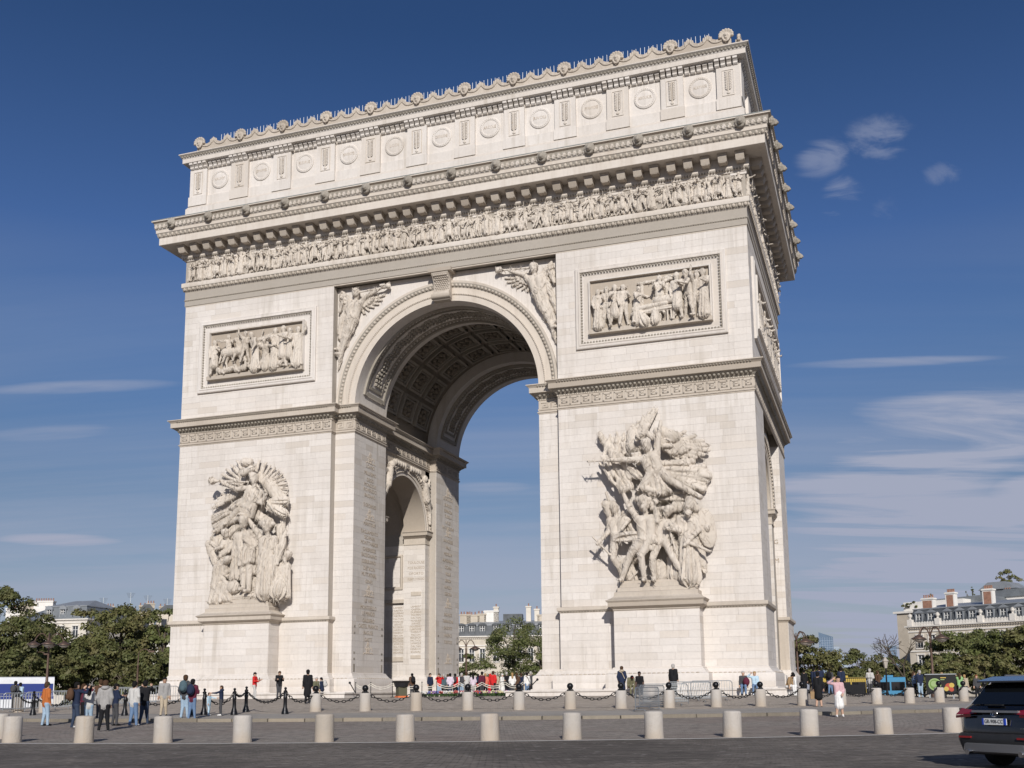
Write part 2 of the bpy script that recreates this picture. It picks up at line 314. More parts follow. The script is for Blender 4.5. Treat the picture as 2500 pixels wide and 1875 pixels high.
# ------------------------------------------------------------------ signed distance sculpting (surface nets)
class Sculpt:
    def __init__(s, k=.04): s.p = []; s.k = k
    def cone(s, a, b, ra, rb=None, lab=0, fold=None, k=None, flat_=None):
        s.p.append(('c', np.array(a, float), np.array(b, float), ra, ra if rb is None else rb, lab, fold, s.k if k is None else k, flat_)); return s
    def ell(s, c, r, lab=0, k=None, rot=None):
        s.p.append(('e', np.array(c, float), np.array(r, float), rot, None, lab, None, s.k if k is None else k, None)); return s
    def chain(s, pts, rs, lab=0, **kw):
        for i in range(len(pts)-1): s.cone(pts[i], pts[i+1], rs[i], rs[i+1], lab, **kw)
        return s
    def bounds(s):
        lo = np.full(3, 1e9); hi = -lo
        for p in s.p:
            if p[0] == 'c':
                m = max(p[3], p[4])*1.25+.02; lo = np.minimum(lo, np.minimum(p[1], p[2])-m); hi = np.maximum(hi, np.maximum(p[1], p[2])+m)
            else:
                m = max(p[2])*1.0+.02 if p[3] is not None else p[2]+.02; lo = np.minimum(lo, p[1]-m); hi = np.maximum(hi, p[1]+m)
        return lo, hi
    def mesh(s, res, clip_back=None, rough=0):
        lo, hi = s.bounds(); lo = lo-2*res; hi = hi+2*res
        n = np.ceil((hi-lo)/res).astype(int)+1
        F = np.full(n, 9.0, np.float32); LB = np.zeros(n, np.int16)
        ax = [lo[i]+res*np.arange(n[i]) for i in range(3)]
        for t, A, B, ra, rb, lab, fold, k, fl in s.p:
            if t == 'c': m = max(ra, rb)*1.3+k+2*res; l = np.minimum(A, B)-m; h = np.maximum(A, B)+m
            else: mm = (np.full(3, max(B)) if ra is not None else B)+k+2*res; l = A-mm; h = A+mm
            i0 = np.maximum(0, ((l-lo)/res).astype(int)); i1 = np.minimum(n, ((h-lo)/res).astype(int)+2)
            if (i1 <= i0).any(): continue
            sl = tuple(slice(a, b) for a, b in zip(i0, i1))
            X, Y, Z = np.meshgrid(ax[0][sl[0]], ax[1][sl[1]], ax[2][sl[2]], indexing='ij')
            if t == 'c':
                ba = B-A; L2 = max(ba.dot(ba), 1e-9)
                px, py, pz = X-A[0], Y-A[1], Z-A[2]
                h_ = np.clip((px*ba[0]+py*ba[1]+pz*ba[2])/L2, 0, 1)
                qx, qy, qz = px-ba[0]*h_, py-ba[1]*h_, pz-ba[2]*h_
                if fl is not None:
                    q = qx*fl[0]+qy*fl[1]+qz*fl[2]; g = fl[3]-1; qx = qx+fl[0]*q*g; qy = qy+fl[1]*q*g; qz = qz+fl[2]*q*g
                r_ = ra+(rb-ra)*h_
                d = np.sqrt(qx*qx+qy*qy+qz*qz)-r_
                if fold is not None:
                    amp, nf, tw, ph = fold
                    u_ = ba/math.sqrt(L2); t_ = np.array([0, -1., 0]) if abs(u_[1]) < .9 else np.array([1., 0, 0])
                    e1 = np.cross(u_, t_); e1 /= np.linalg.norm(e1); e2 = np.cross(u_, e1)
                    an = np.arctan2(qx*e1[0]+qy*e1[1]+qz*e1[2], qx*e2[0]+qy*e2[1]+qz*e2[2])
                    A_ = nf*an+tw*h_+ph+.9*np.sin(2.1*an+3*h_+ph); d = d+amp*(.75*np.sin(A_)+.5*np.sin(1.63*A_+2.2*h_+1.3*ph))*(.35+.65*h_)
            else:
                px, py, pz = X-A[0], Y-A[1], Z-A[2]
                if ra is not None:
                    M = np.array(ra.to_matrix() if hasattr(ra, 'to_matrix') else ra).T
                    px, py, pz = M[0, 0]*px+M[0, 1]*py+M[0, 2]*pz, M[1, 0]*px+M[1, 1]*py+M[1, 2]*pz, M[2, 0]*px+M[2, 1]*py+M[2, 2]*pz
                k0 = np.sqrt((px/B[0])**2+(py/B[1])**2+(pz/B[2])**2); k1 = np.sqrt((px/B[0]**2)**2+(py/B[1]**2)**2+(pz/B[2]**2)**2)
                d = k0*(k0-1)/np.maximum(k1, 1e-6)
            d = d.astype(np.float32); f = F[sl]
            LB[sl] = np.where(d < f, lab, LB[sl])
            if k > 0:
                hh = np.clip(.5+.5*(f-d)/k, 0, 1); F[sl] = f*(1-hh)+d*hh-k*hh*(1-hh)
            else: F[sl] = np.minimum(f, d)
        if rough:
            X, Y, Z = np.meshgrid(*ax, indexing='ij'); th = 1.1*np.sin(.9*X+.7*Z)+.8*np.sin(1.7*Z-1.1*X); F += (rough*np.sin(24*(X*np.cos(th*.5)+Z*np.sin(th*.5))+2.5*np.sin(2.7*Z)+1.9*np.sin(3.1*X)+6*Y)*(.6+.4*np.sin(3.3*X+2.1*Z))).astype(np.float32)
        if clip_back is not None:
            Y = ax[1][None, :, None]; F = np.maximum(F, (Y-clip_back).astype(np.float32)*np.ones_like(F))
        return nets(F, LB, lo, res)
def nets(F, LB, lo, res):
    S = F < 0; c = [slice(0, -1), slice(1, None)]
    cnt = np.zeros(tuple(x-1 for x in F.shape), np.int16); acc = np.zeros(cnt.shape+(3,), np.float32)
    cs = [(i, j, k) for i in (0, 1) for j in (0, 1) for k in (0, 1)]
    for a in cs:
        for b in cs:
            df = [b[i]-a[i] for i in range(3)]
            if sorted(df) != [0, 0, 1]: continue
            fa = F[c[a[0]], c[a[1]], c[a[2]]]; fb = F[c[b[0]], c[b[1]], c[b[2]]]; m = (fa < 0) != (fb < 0)
            if not m.any(): continue
            t = np.where(m, fa/np.where(m, fa-fb, 1), 0)
            for i in range(3): acc[..., i] += np.where(m, a[i]+df[i]*t, 0)
            cnt += m
    act = cnt > 0; idx = np.full(cnt.shape, -1, np.int64); ii = np.argwhere(act); idx[act] = np.arange(len(ii))
    V = (ii+acc[act]/cnt[act][:, None])*res+lo
    lab = LB[tuple((ii+1).T)]
    # label from the most inside corner
    best = np.full(len(ii), 9.0, np.float32)
    for a in cs:
        q = tuple((ii+np.array(a)).T); fv = F[q]; w = fv < best; lab = np.where(w, LB[q], lab); best = np.where(w, fv, best)
    fs = []
    for axis in range(3):
        o = [i for i in range(3) if i != axis]
        sa = [slice(None)]*3; sb = [slice(None)]*3; sa[axis] = slice(0, -1); sb[axis] = slice(1, None)
        ch = S[tuple(sa)] != S[tuple(sb)]; up = S[tuple(sa)]
        e = np.argwhere(ch); e = e[(e[:, o[0]] > 0) & (e[:, o[1]] > 0) & (e[:, o[0]] < F.shape[o[0]]-1) & (e[:, o[1]] < F.shape[o[1]]-1)]
        if not len(e): continue
        q = []
        for d0, d1 in ((1, 1), (0, 1), (0, 0), (1, 0)):
            g = e.copy(); g[:, o[0]] -= d0; g[:, o[1]] -= d1; q.append(idx[tuple(g.T)])
        q = np.stack(q, 1); fl = up[tuple(e.T)]
        if axis == 1: fl = ~fl
        q[~fl] = q[~fl][:, ::-1]; fs.append(q)
    Q = np.concatenate(fs) if fs else np.zeros((0, 4), int)
    Q = Q[(Q >= 0).all(1)]
    return V, Q, lab
def np_mesh(name, V, Q, mats, lab=None, smooth=True):
    me = bpy.data.meshes.new(name); me.vertices.add(len(V)); me.vertices.foreach_set('co', np.asarray(V, np.float32).ravel())
    k = Q.shape[1]; me.loops.add(Q.size); me.loops.foreach_set('vertex_index', Q.ravel().astype(np.int32))
    me.polygons.add(len(Q)); me.polygons.foreach_set('loop_start', (np.arange(len(Q))*k).astype(np.int32))
    me.polygons.foreach_set('loop_total', np.full(len(Q), k, np.int32))
    for m in mats: me.materials.append(MAT[m] if isinstance(m, str) else m)
    if lab is not None: me.polygons.foreach_set('material_index', lab[Q[:, 0]].astype(np.int32))
    me.update(calc_edges=True); me.validate()
    if smooth: me.shade_smooth()
    else: me.shade_flat()
    return me
def enrich(V, Q, n, r, L, seed=0, ymax=-.15, down=1.0):
    """chiselled ridges (folds, locks, straps) laid along the front of a carved surface"""
    rg = np.random.default_rng(seed); N_ = np.zeros_like(V)
    c = np.cross(V[Q[:, 2]]-V[Q[:, 0]], V[Q[:, 3]]-V[Q[:, 1]])
    for k in range(4): np.add.at(N_, Q[:, k], c)
    N_ /= np.linalg.norm(N_, axis=1)[:, None]+1e-9
    ok = np.where(N_[:, 1] < ymax)[0]
    if not len(ok): return V, Q
    vs, qs, base = [V], [Q], len(V)
    for i in rg.choice(ok, n):
        p, nn = V[i], N_[i]; d = np.array([rg.normal(0, .45), 0, -down])+.35*np.array([math.sin(p[2]*1.3+seed), 0, math.cos(p[0]*1.7)]); t = d-nn*d.dot(nn); t /= np.linalg.norm(t)+1e-9; b = np.cross(nn, t); l = L*rg.uniform(.5, 1.3)/2; rr = r*rg.uniform(.6, 1.3); bend = b*rg.normal(0, .18)*l
        P = [p-t*l-nn*rr*1.1, p+bend+nn*rr*.35, p+t*l-nn*rr*1.1]; ring = []
        for q, k in zip(P, (.35, 1.0, .3)):
            for a in (0, .5, 1, 1.5): ring.append(q+rr*k*(b*math.cos(a*math.pi)+nn*math.sin(a*math.pi)))
        vs.append(np.array(ring)); f = [[base+j*4+m, base+j*4+(m+1) % 4, base+(j+1)*4+(m+1) % 4, base+(j+1)*4+m] for j in (0, 1) for m in range(4)]; qs.append(np.array(f)); base += 12
    return np.concatenate(vs), np.concatenate(qs)
def text_mesh(s, size, depth, mat, align='CENTER', width=None):
    cu = bpy.data.curves.new('lettering', 'FONT'); cu.body = s; cu.size = size; cu.extrude = depth; cu.align_x = align; cu.align_y = 'CENTER'; cu.resolution_u = 2
    o = bpy.data.objects.new('t', cu); COL.objects.link(o); bpy.context.view_layer.update()
    me = bpy.data.meshes.new_from_object(o.evaluated_get(bpy.context.evaluated_depsgraph_get())); bpy.data.objects.remove(o)
    if width:
        w = max(v.co.x for v in me.vertices)-min(v.co.x for v in me.vertices)
        if w > width:
            for v in me.vertices: v.co.x *= width/w
    me.materials.clear(); me.materials.append(MAT[mat]); me.name = 'lettering'; return me

def bollard_dirt():
    nt = MAT['bollard_stone'].node_tree; b = nt.nodes['Principled BSDF']; src = b.inputs['Base Color'].links[0].from_socket
    tc = nt.nodes.new('ShaderNodeTexCoord'); sp = nt.nodes.new('ShaderNodeSeparateXYZ'); nt.links.new(tc.outputs['Object'], sp.inputs[0])
    h = math_(nt, 'ADD', sp.outputs['Z'], math_(nt, 'MULTIPLY', noise(nt, 2.2, 5, pos(nt)), .9)); f = ramp(nt, h, .95, .45, 0, .75)
    nt.links.new(mixc(nt, f, src, (.40, .335, .265)), b.inputs['Base Color'])
bollard_dirt()
# ================================================================== ground
def ground_mats():
    # old setts: brick-like rows with random tint, laid in rings round the arch
    def setts(name, c1, c2, c3, mortar, w, h, blot, rough=.75):
        m, nt, b = new_mat(name); P = pos(nt)
        sp = nt.nodes.new('ShaderNodeSeparateXYZ'); nt.links.new(P, sp.inputs[0])
        yy = math_(nt, 'SUBTRACT', sp.outputs['Y'], 11.1)
        r = math_(nt, 'SQRT', math_(nt, 'ADD', math_(nt, 'MULTIPLY', sp.outputs['X'], sp.outputs['X']), math_(nt, 'MULTIPLY', yy, yy)))
        an = math_(nt, 'MULTIPLY', math_(nt, 'ARCTAN2', sp.outputs['X'], yy), 45.0)
        cb = nt.nodes.new('ShaderNodeCombineXYZ'); nt.links.new(an, cb.inputs[0]); nt.links.new(r, cb.inputs[1])
        bt = nt.nodes.new('ShaderNodeTexBrick'); nt.links.new(cb.outputs[0], bt.inputs[0])
        bt.inputs['Scale'].default_value = 1; bt.inputs['Brick Width'].default_value = w; bt.inputs['Row Height'].default_value = h
        bt.inputs['Mortar Size'].default_value = .012; bt.inputs['Mortar Smooth'].default_value = .3; bt.inputs['Bias'].default_value = -.1
        bt.inputs['Color1'].default_value = (*c1, 1); bt.inputs['Color2'].default_value = (*c2, 1); bt.inputs['Mortar'].default_value = (*mortar, 1)
        v2 = noise(nt, 1, 3, cb.outputs[0], (1/w, .35/h, 1))
        col = mixc(nt, ramp(nt, v2, .42, .68), bt.outputs[0], c3)
        bl = ramp(nt, noise(nt, .16, 5, P, dist=.6), .42, .62)
        col = mixc(nt, math_(nt, 'MULTIPLY', bl, .75), col, blot)
        wear = ramp(nt, noise(nt, 1, 5, cb.outputs[0], (1.1, 2.0, 1), .7), .47, .66, 0, .60); col = mixc(nt, wear, col, tuple(min(1, x*1.6) for x in c2))
        dk = ramp(nt, noise(nt, 1.07, 5, cb.outputs[0], (.8, 1.3, 1), .7), .50, .68, 0, .55); col = mixc(nt, dk, col, tuple(x*.5 for x in c1))
        spk = ramp(nt, noise(nt, 1, 2, cb.outputs[0], (4.2, 3.2, 1)), .63, .72, 0, .65); col = mixc(nt, spk, col, (.36, .34, .31))
        nt.links.new(col, b.inputs['Base Color']); b.inputs['Specular IOR Level'].default_value = .12
        nt.links.new(ramp(nt, noise(nt, 3, 2, P), .3, .7, rough+.05, 1.0), b.inputs['Roughness'])
        hgt = math_(nt, 'SUBTRACT', noise(nt, 5, 3, P), math_(nt, 'MULTIPLY', bt.outputs['Fac'], .9)); bump(nt, b, hgt, .9, .03)
    setts('setts_plaza', (.37, .325, .28), (.30, .26, .222), (.43, .375, .315), (.17, .15, .13), .30, .16, (.40, .345, .29))
    setts('setts_ring', (.26, .232, .208), (.215, .192, .174), (.31, .275, .24), (.09, .082, .073), .22, .14, (.225, .183, .16))
    setts('setts_road', (.17, .152, .134), (.13, .116, .104), (.23, .20, .174), (.045, .04, .036), .22, .14, (.072, .064, .059), .7)
    m, nt, b = new_mat('pavement'); P = pos(nt)
    c = mixc(nt, ramp(nt, noise(nt, .5, 6, P), .35, .65), (.32, .293, .262), (.25, .228, .205)); c = mixc(nt, ramp(nt, noise(nt, 40, 3, P), .4, .7, 0, .4), c, (.25, .235, .22))
    nt.links.new(c, b.inputs['Base Color']); b.inputs['Roughness'].default_value = .85; bump(nt, b, noise(nt, 60, 3, P), .4, .01)
    m, nt, b = new_mat('paint_white'); P = pos(nt)
    c = mixc(nt, ramp(nt, noise(nt, 5, 5, P), .56, .80), (.62, .60, .57), (.2, .19, .18)); nt.links.new(c, b.inputs['Base Color']); b.inputs['Roughness'].default_value = .8
    stone_mat('kerb', (.27, .235, .185), (.20, .175, .14), (.32, .27, .205), .2, .4, .6)
ground_mats()
def ring_sheet(name, r0, r1, mat, lift, nr=6, na=240, step=0.0, parent=None):
    mb = MB()
    rs = np.linspace(r0, r1, nr+1) if r0 > 0 else np.concatenate([[.01], np.linspace(0, r1, nr+1)[1:]])
    for r in rs:
        for i in range(na):
            w = 2*math.pi*i/na; mb.v.append((r*math.sin(w), 11.1+r*math.cos(w), float(np.interp(r, GR, GZ))+lift+step))
    k = len(rs)
    for j in range(k-1):
        for i in range(na):
            a, b, c, d = j*na+i, j*na+(i+1) % na, (j+1)*na+(i+1) % na, (j+1)*na+i
            mb.f.append((a, d, c, b)); mb.m.append(0)
    return mb.build(name, mat, parent, 180, kind='structure' if parent is None else None)
KERB_R = 41.3
ring_sheet('ground', 0, 9000, 'setts_road', -.02, 1, 64) if False else None
mb = MB()
rs = [.01, 10, 22, 27, 31, 35, 38.5, 42, 47, 52, 60, 75, 100, 130, 200, 400, 1200, 9000]
for r in rs:
    for i in range(240): w = 2*math.pi*i/240; mb.v.append((r*math.sin(w), 11.1+r*math.cos(w), float(np.interp(r, GR, GZ))))
for j in range(len(rs)-1):
    for i in range(240): mb.f.append((j*240+i, (j+1)*240+i, (j+1)*240+(i+1) % 240, j*240+(i+1) % 240)); mb.m.append(0)
mb.build('ground', 'setts_road', None, 180, kind='structure')
ring_sheet('road', KERB_R, 53.0, 'setts_ring', .004, 8)
ring_sheet('road_marking', 52.72, 52.98, 'paint_white', .009, 1, 360)
plaza = ring_sheet('plaza', 0, 37.2, 'setts_plaza', .10, 24)
pave = ring_sheet('pavement', 37.2, KERB_R-.32, 'pavement', .104, 4)
# kerb stones: one object each on the side facing the camera
ks = MB(); L_ = 1.62
ks.bbox(-L_/2, L_/2, -.17, .17, -.12, .145, .018); kme = ks.mesh('kerb_stone', 'kerb')
nk = int(2*math.pi*KERB_R/1.64)
for i in range(nk):
    w = 2*math.pi*(i+.5)/nk; x, y = (KERB_R-.17)*math.sin(w), 11.1+(KERB_R-.17)*math.cos(w)
    if y > -4: continue
    put('kerb_stone', kme, pave, (x, y, gz(x, y)+random.uniform(-.012, .012)), (0, random.uniform(-.004, .004), -w+math.pi), (random.uniform(.975, 1.0), 1, 1))
# ================================================================== triumphal arch
ARCH = empty('triumphal_arch', (0, 0, 0), label='huge cream stone triumphal arch covered in carved reliefs', cat='arch')
HW, D, REC = 22.43, 22.22, .66
FY = D/2
def PP(pts, sx, front):
    q = [(sx*x, y if front else D-y) for x, y in pts]
    return q[::-1] if (sx < 0) != (not front) else q
PIER = [(8.93, 0), (HW, 0), (HW, 5.3), (21.77, 5.3), (21.77, 6.9), (19.7, 6.9), (19.7, 6.3), (10.0, 6.3), (10.0, 6.9), (7.96, 6.9), (7.96, 6.0), (7.31, 6.0), (7.31, REC), (8.93, REC)]
PED = (12.95, 18.5, -1.5)
PIERB = [(8.93, 0), (PED[0], 0), (PED[0], PED[2]), (PED[1], PED[2]), (PED[1], 0)]+PIER[1:]
SIDES = [(1, True), (-1, True), (1, False), (-1, False)]
core = MB()
for sx, fr in SIDES:
    core.sweep(PP(PIER, sx, fr), [(-.02, -.5), (-.02, 21.0)])
    q = MB().prism([(7.98, 14.4), (10.0, 14.4), (10, 15), (7.98, 15)], 0, 1) if False else None
for sx in (1, -1):
    core.box(min(sx*8.95, sx*22.41), max(sx*8.95, sx*22.41), .02, D-.02, 20.9, 31.52)
# side passage barrels (spandrel prism with arched soffit)
def arched(mb, a0, a1, z0, z1, cen, rad, zs, h0, h1, ax, n=28):
    """wall between a0..a1, z0..z1 with a round-headed hole, thickness h0..h1 along the other axis"""
    pts = [(cen+rad*math.cos(math.pi*i/n), zs+rad*math.sin(math.pi*i/n)) for i in range(n+1)]
    def P(a, z, h): return (h, a, z) if ax == 'x' else (a, h, z)
    fl = ax == 'x'
    for h, out in ((h0, -1), (h1, 1)):
        base = len(mb.v); v = []
        for a, z in pts: v += [P(a, z, h), P(a, z1, h)]
        f = [(2*i, 2*i+1, 2*i+3, 2*i+2) for i in range(n)]
        v2 = [P(a0, z0, h), P(cen-rad, z0, h), P(cen-rad, z1, h), P(a0, z1, h), P(cen+rad, z0, h), P(a1, z0, h), P(a1, z1, h), P(cen+rad, z1, h)]
        k = len(v); f += [(k, k+3, k+2, k+1), (k+4, k+7, k+6, k+5)]
        if (out > 0) != fl: pass
        else: f = [tuple(reversed(q)) for q in f]
        mb.add(v+v2, f)
    v = []
    for a, z in pts: v += [P(a, z, h0), P(a, z, h1)]
    f = [(2*i, 2*i+2, 2*i+3, 2*i+1) for i in range(n)]
    if fl: f = [tuple(reversed(q)) for q in f]
    mb.add(v, f)
for sx in (1, -1):
    pas = MB()
    for h0, h1, rad in ((7.98, 10, 4.2), (10, 19.7, 4.82), (19.7, 21.75, 4.2)):
        a, b = sorted((sx*h0, sx*h1)); y0 = FY-rad-.02
        arched(pas, y0-.9, D-y0+.9, 14.4, 20.95, FY, rad, 14.4, a, b, 'x')
    pas.build('passage_vault', 'ornament', ARCH, 30)
pass
for h0, h1 in ((REC, 6.0), (D-6.0, D-REC)):
    ring = MB(); arched(ring, -8.93, 8.93, 21.9, 31.52, 0, 7.31, 22.0, h0, h1, 'y', 40)
    ring.build('vault_ring', 'stone', ARCH, 30)
mid = MB(); arched(mid, -8.95, 8.95, 21.9, 31.52, 0, 8.2, 22.0, 6.0, D-6.0, 'y', 44)
mid.box(-8.95, -7.96, 6.0, D-6.0, 21.0, 22.05); mid.box(7.96, 8.95, 6.0, D-6.0, 21.0, 22.05)
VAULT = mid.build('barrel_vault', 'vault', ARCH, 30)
core.box(-22.5, 22.5, -.07, D+.07, 31.6, 38.6); core.box(-22.3, 22.3, .13, D-.13, 38.5, 44.5)
core.build('wall_core', 'joint', ARCH)
# coffers
for yi in range(3):
    y0 = 6.55+yi*3.1; y1 = y0+2.5
    for ai in range(9):
        a0 = R(9+ai*18.2); a1 = a0+R(15.6)
        c = MB()
        for rr0, rr1, inset in ((7.92, 8.22, 0.0), (8.02, 8.22, .28)):
            da = inset/8.0; wd = .20 if inset == 0 else .12; dw = wd/8.0
            A0, A1, Y0, Y1 = a0+da, a1-da, y0+inset, y1-inset
            for (p0, p1, q0, q1) in ((A0, A1, Y0, Y0+wd), (A0, A1, Y1-wd, Y1), (A0, A0+dw, Y0+wd, Y1-wd), (A1-dw, A1, Y0+wd, Y1-wd)):
                c.arc([(rr1, q0), (rr0, q0), (rr0, q1), (rr1, q1)], 0, 22.0, p0, p1, 5, True)
        am = (a0+a1)/2; c.cur = 1
        for j in range(8):
            t = j*math.pi/4; oa = am+.52/8*math.cos(t); oy = (y0+y1)/2+.52*math.sin(t)
            c.ell((8.1*math.cos(oa), oy, 22+8.1*math.sin(oa)), (.24, .24, .24), 6, 4)
        c.ell((8.0*math.cos(am), (y0+y1)/2, 22+8.0*math.sin(am)), (.26, .26, .26), 6, 4)
        c.build('coffer', ['grime_shade', 'vault'], VAULT, 30)
# decorated soffit of the two ring arches
for k, (ya, yb) in enumerate(((1.75, 5.25), (D-5.25, D-1.75))):
    c = MB(); A0, A1 = R(9.5), R(170.5)
    for ins, wd, pr in ((0, .30, .14), (.62, .22, .08)):
        dw = wd/7.3; da = ins/7.3
        for (p0, p1, q0, q1) in ((A0+da, A1-da, ya+ins, ya+ins+wd), (A0+da, A1-da, yb-ins-wd, yb-ins), (A0+da, A0+da+dw, ya+ins+wd, yb-ins-wd), (A1-da-dw, A1-da, ya+ins+wd, yb-ins-wd)):
            c.arc([(7.33, q0), (7.31-pr, q0+.04), (7.31-pr, q1-.04), (7.33, q1)], 0, 22.0, p0, p1, 40, True)
    n = 60
    for i in range(n):
        w = A0+.14+(A1-A0-.28)*(i+.5)/n
        for dy in (-.38, 0, .38):
            c.ell((7.29*math.cos(w), (ya+yb)/2+dy+.12*math.sin(i*1.3), 22+7.29*math.sin(w)), (.17, .16, .17), 6, 4)
        for yy in (ya+.46, yb-.46):
            c.ell((7.29*math.cos(w), yy, 22+7.29*math.sin(w)), (.10, .09, .10), 5, 4)
    c.build('soffit_panel', 'grime_shade', ARCH, 30)
# ------------------------------------------------------------------ ashlar
BLK = []
def ashlar(o, ang, w, z0, z1, ch=.47, skip=(), tag='stone'):
    """o = (x,y) of the left end of the wall seen from outside, ang = rotation of local +X"""
    n = max(1, round((z1-z0)/ch)); h = (z1-z0)/n; u = np.array([math.cos(ang), math.sin(ang)])
    for j in range(n):
        s = 0.0; first = True
        while s < w-1e-6:
            l = random.uniform(.95, 2.15)
            if first: l = random.uniform(.5, 1.9); first = False
            if w-s-l < .55: l = w-s
            l = min(l, w-s); za, zb = z0+j*h, z0+(j+1)*h
            if not any(s > a-.01 and s+l < b+.01 and za > c-.01 and zb < d+.01 for a, b, c, d in skip):
                p = np.array(o)+u*(s+l/2); BLK.append((p[0], p[1], (za+zb)/2, ang, l, h))
            s += l
for sx in (1, -1):
    x0 = 8.93 if sx > 0 else -HW
    pc = (15.72-8.93 if sx > 0 else HW-15.72)
    ashlar((x0, 0), 0, 13.5, 6.12, 19.95, skip=[])
    ashlar((x0, 0), 0, 13.5, 22.02, 31.5, skip=[(10.36-8.93 if sx > 0 else HW-20.93, 20.93-8.93 if sx > 0 else HW-10.36, 24.1, 30.06)])
    a, b = ((8.84, PED[0]), (PED[1], HW+.09)) if sx > 0 else ((-HW-.09, -PED[1]), (-PED[0], -8.84))
    for q in (a, b): ashlar((q[0], -.09), 0, q[1]-q[0], 1.97, 5.7)
    ashlar((PED[0]-.02 if sx > 0 else -PED[1]-.02, PED[2]-.02), 0, PED[1]-PED[0]+.04, 1.97, 5.62)
    ashlar((7.31 if sx > 0 else -8.93, REC), 0, 1.62, 1.97, 19.95)
# left pier inner jambs face +X, right pier jambs face -X
for ya, yb in ((REC, 6.0), (D-6.0, D-REC)):
    ashlar((-7.31, ya), R(90), yb-ya, 1.97, 19.95); ashlar((7.31, yb), R(-90), yb-ya, 1.97, 19.95)
for ya, yb in ((6.0, 6.9), (15.32, 16.22)): ashlar((-7.96, ya), R(90), yb-ya, 1.97, 13.4); ashlar((7.96, yb), R(-90), yb-ya, 1.97, 13.4)
for ya, yb in ((0, 5.3), (D-5.3, D)):
    ashlar((HW, ya), R(90), yb-ya, 6.12, 19.95); ashlar((HW+.09, ya), R(90), yb-ya, 1.97, 5.7)
    ashlar((-HW, yb), R(-90), yb-ya, 6.12, 19.95); ashlar((-HW-.09, yb), R(-90), yb-ya, 1.97, 5.7)
ashlar((HW, 0), R(90), D, 22.02, 31.5, skip=[(1.7, D-1.7, 24.1, 30)]); ashlar((-HW, D), R(-90), D, 22.02, 31.5)
# pedestal flanks
for sx in (1, -1):
    for xa, an in ((PED[1], 90), (-PED[0], 90)) if sx > 0 else ((PED[0], -90), (-PED[1], -90)):
        ashlar((xa+.02*(1 if an > 0 else -1), -1.5 if an > 0 else -.1), R(an), 1.4, 1.97, 5.62)
# front-facing faces of rear jambs inside the side passages
for x0, w, y in ((-9.98, 2.02, 15.32), (7.96, 2.02, 15.32), (-21.77, 2.05, 15.32), (19.72, 2.05, 15.32)): ashlar((x0, y), 0, w, 1.97, 13.4)
for x0, w in ((-19.7, 9.7), (10.0, 9.7)): ashlar((x0, 15.92), 0, w, 1.97, 13.4)
for x0 in (21.77,): ashlar((x0, D-5.3), 0, .66, 1.97, 19.9)
for x0 in (-HW,): ashlar((x0, D-5.3), 0, .66, 1.97, 19.9)
# attic field and rear face, plain
ashlar((HW, D), R(180), 13.5, 6.12, 31.5, .94); ashlar((-8.93, D), R(180), 13.5, 6.12, 31.5, .94)
def px_area(b):
    n = np.array([math.sin(b[3]), -math.cos(b[3]), 0]); d = CAM-np.array(b[:3]); L = np.linalg.norm(d)
    return b[4]*b[5]*max(0, n.dot(d))/L**3
BLK.sort(key=px_area, reverse=True)
ub = MB().add([(-.5, .03, -.5), (.5, .03, -.5), (.5, .03, .5), (-.5, .03, .5), (-.5, -.010, -.5), (.5, -.010, -.5), (.5, -.010, .5), (-.5, -.010, .5)],
              [(4, 5, 6, 7), (0, 1, 5, 4), (1, 2, 6, 5), (2, 3, 7, 6), (3, 0, 4, 7)]); ubm = ub.mesh('stone_block', 'stone')
J = .0075
for x, y, z, a, l, h in BLK[:300]:
    put('stone_block', ubm, ARCH, (x, y, z), (0, 0, a), (l-J, random.uniform(.7, 1.25), h-J))
V = []; Fq = []
tv = np.array(ub.v)
for i, (x, y, z, a, l, h) in enumerate(BLK[300:]):
    t = tv*np.array([l-J, random.uniform(.7, 1.25), h-J]); c, s = math.cos(a), math.sin(a)
    V.append(np.stack([x+t[:, 0]*c-t[:, 1]*s, y+t[:, 0]*s+t[:, 1]*c, z+t[:, 2]], 1)); Fq += [[k+8*i for k in f] for f in ub.f]
put('stone_blocks', np_mesh('stone_blocks', np.concatenate(V), np.array(Fq), ['stone'], smooth=False), ARCH, kind='stuff')
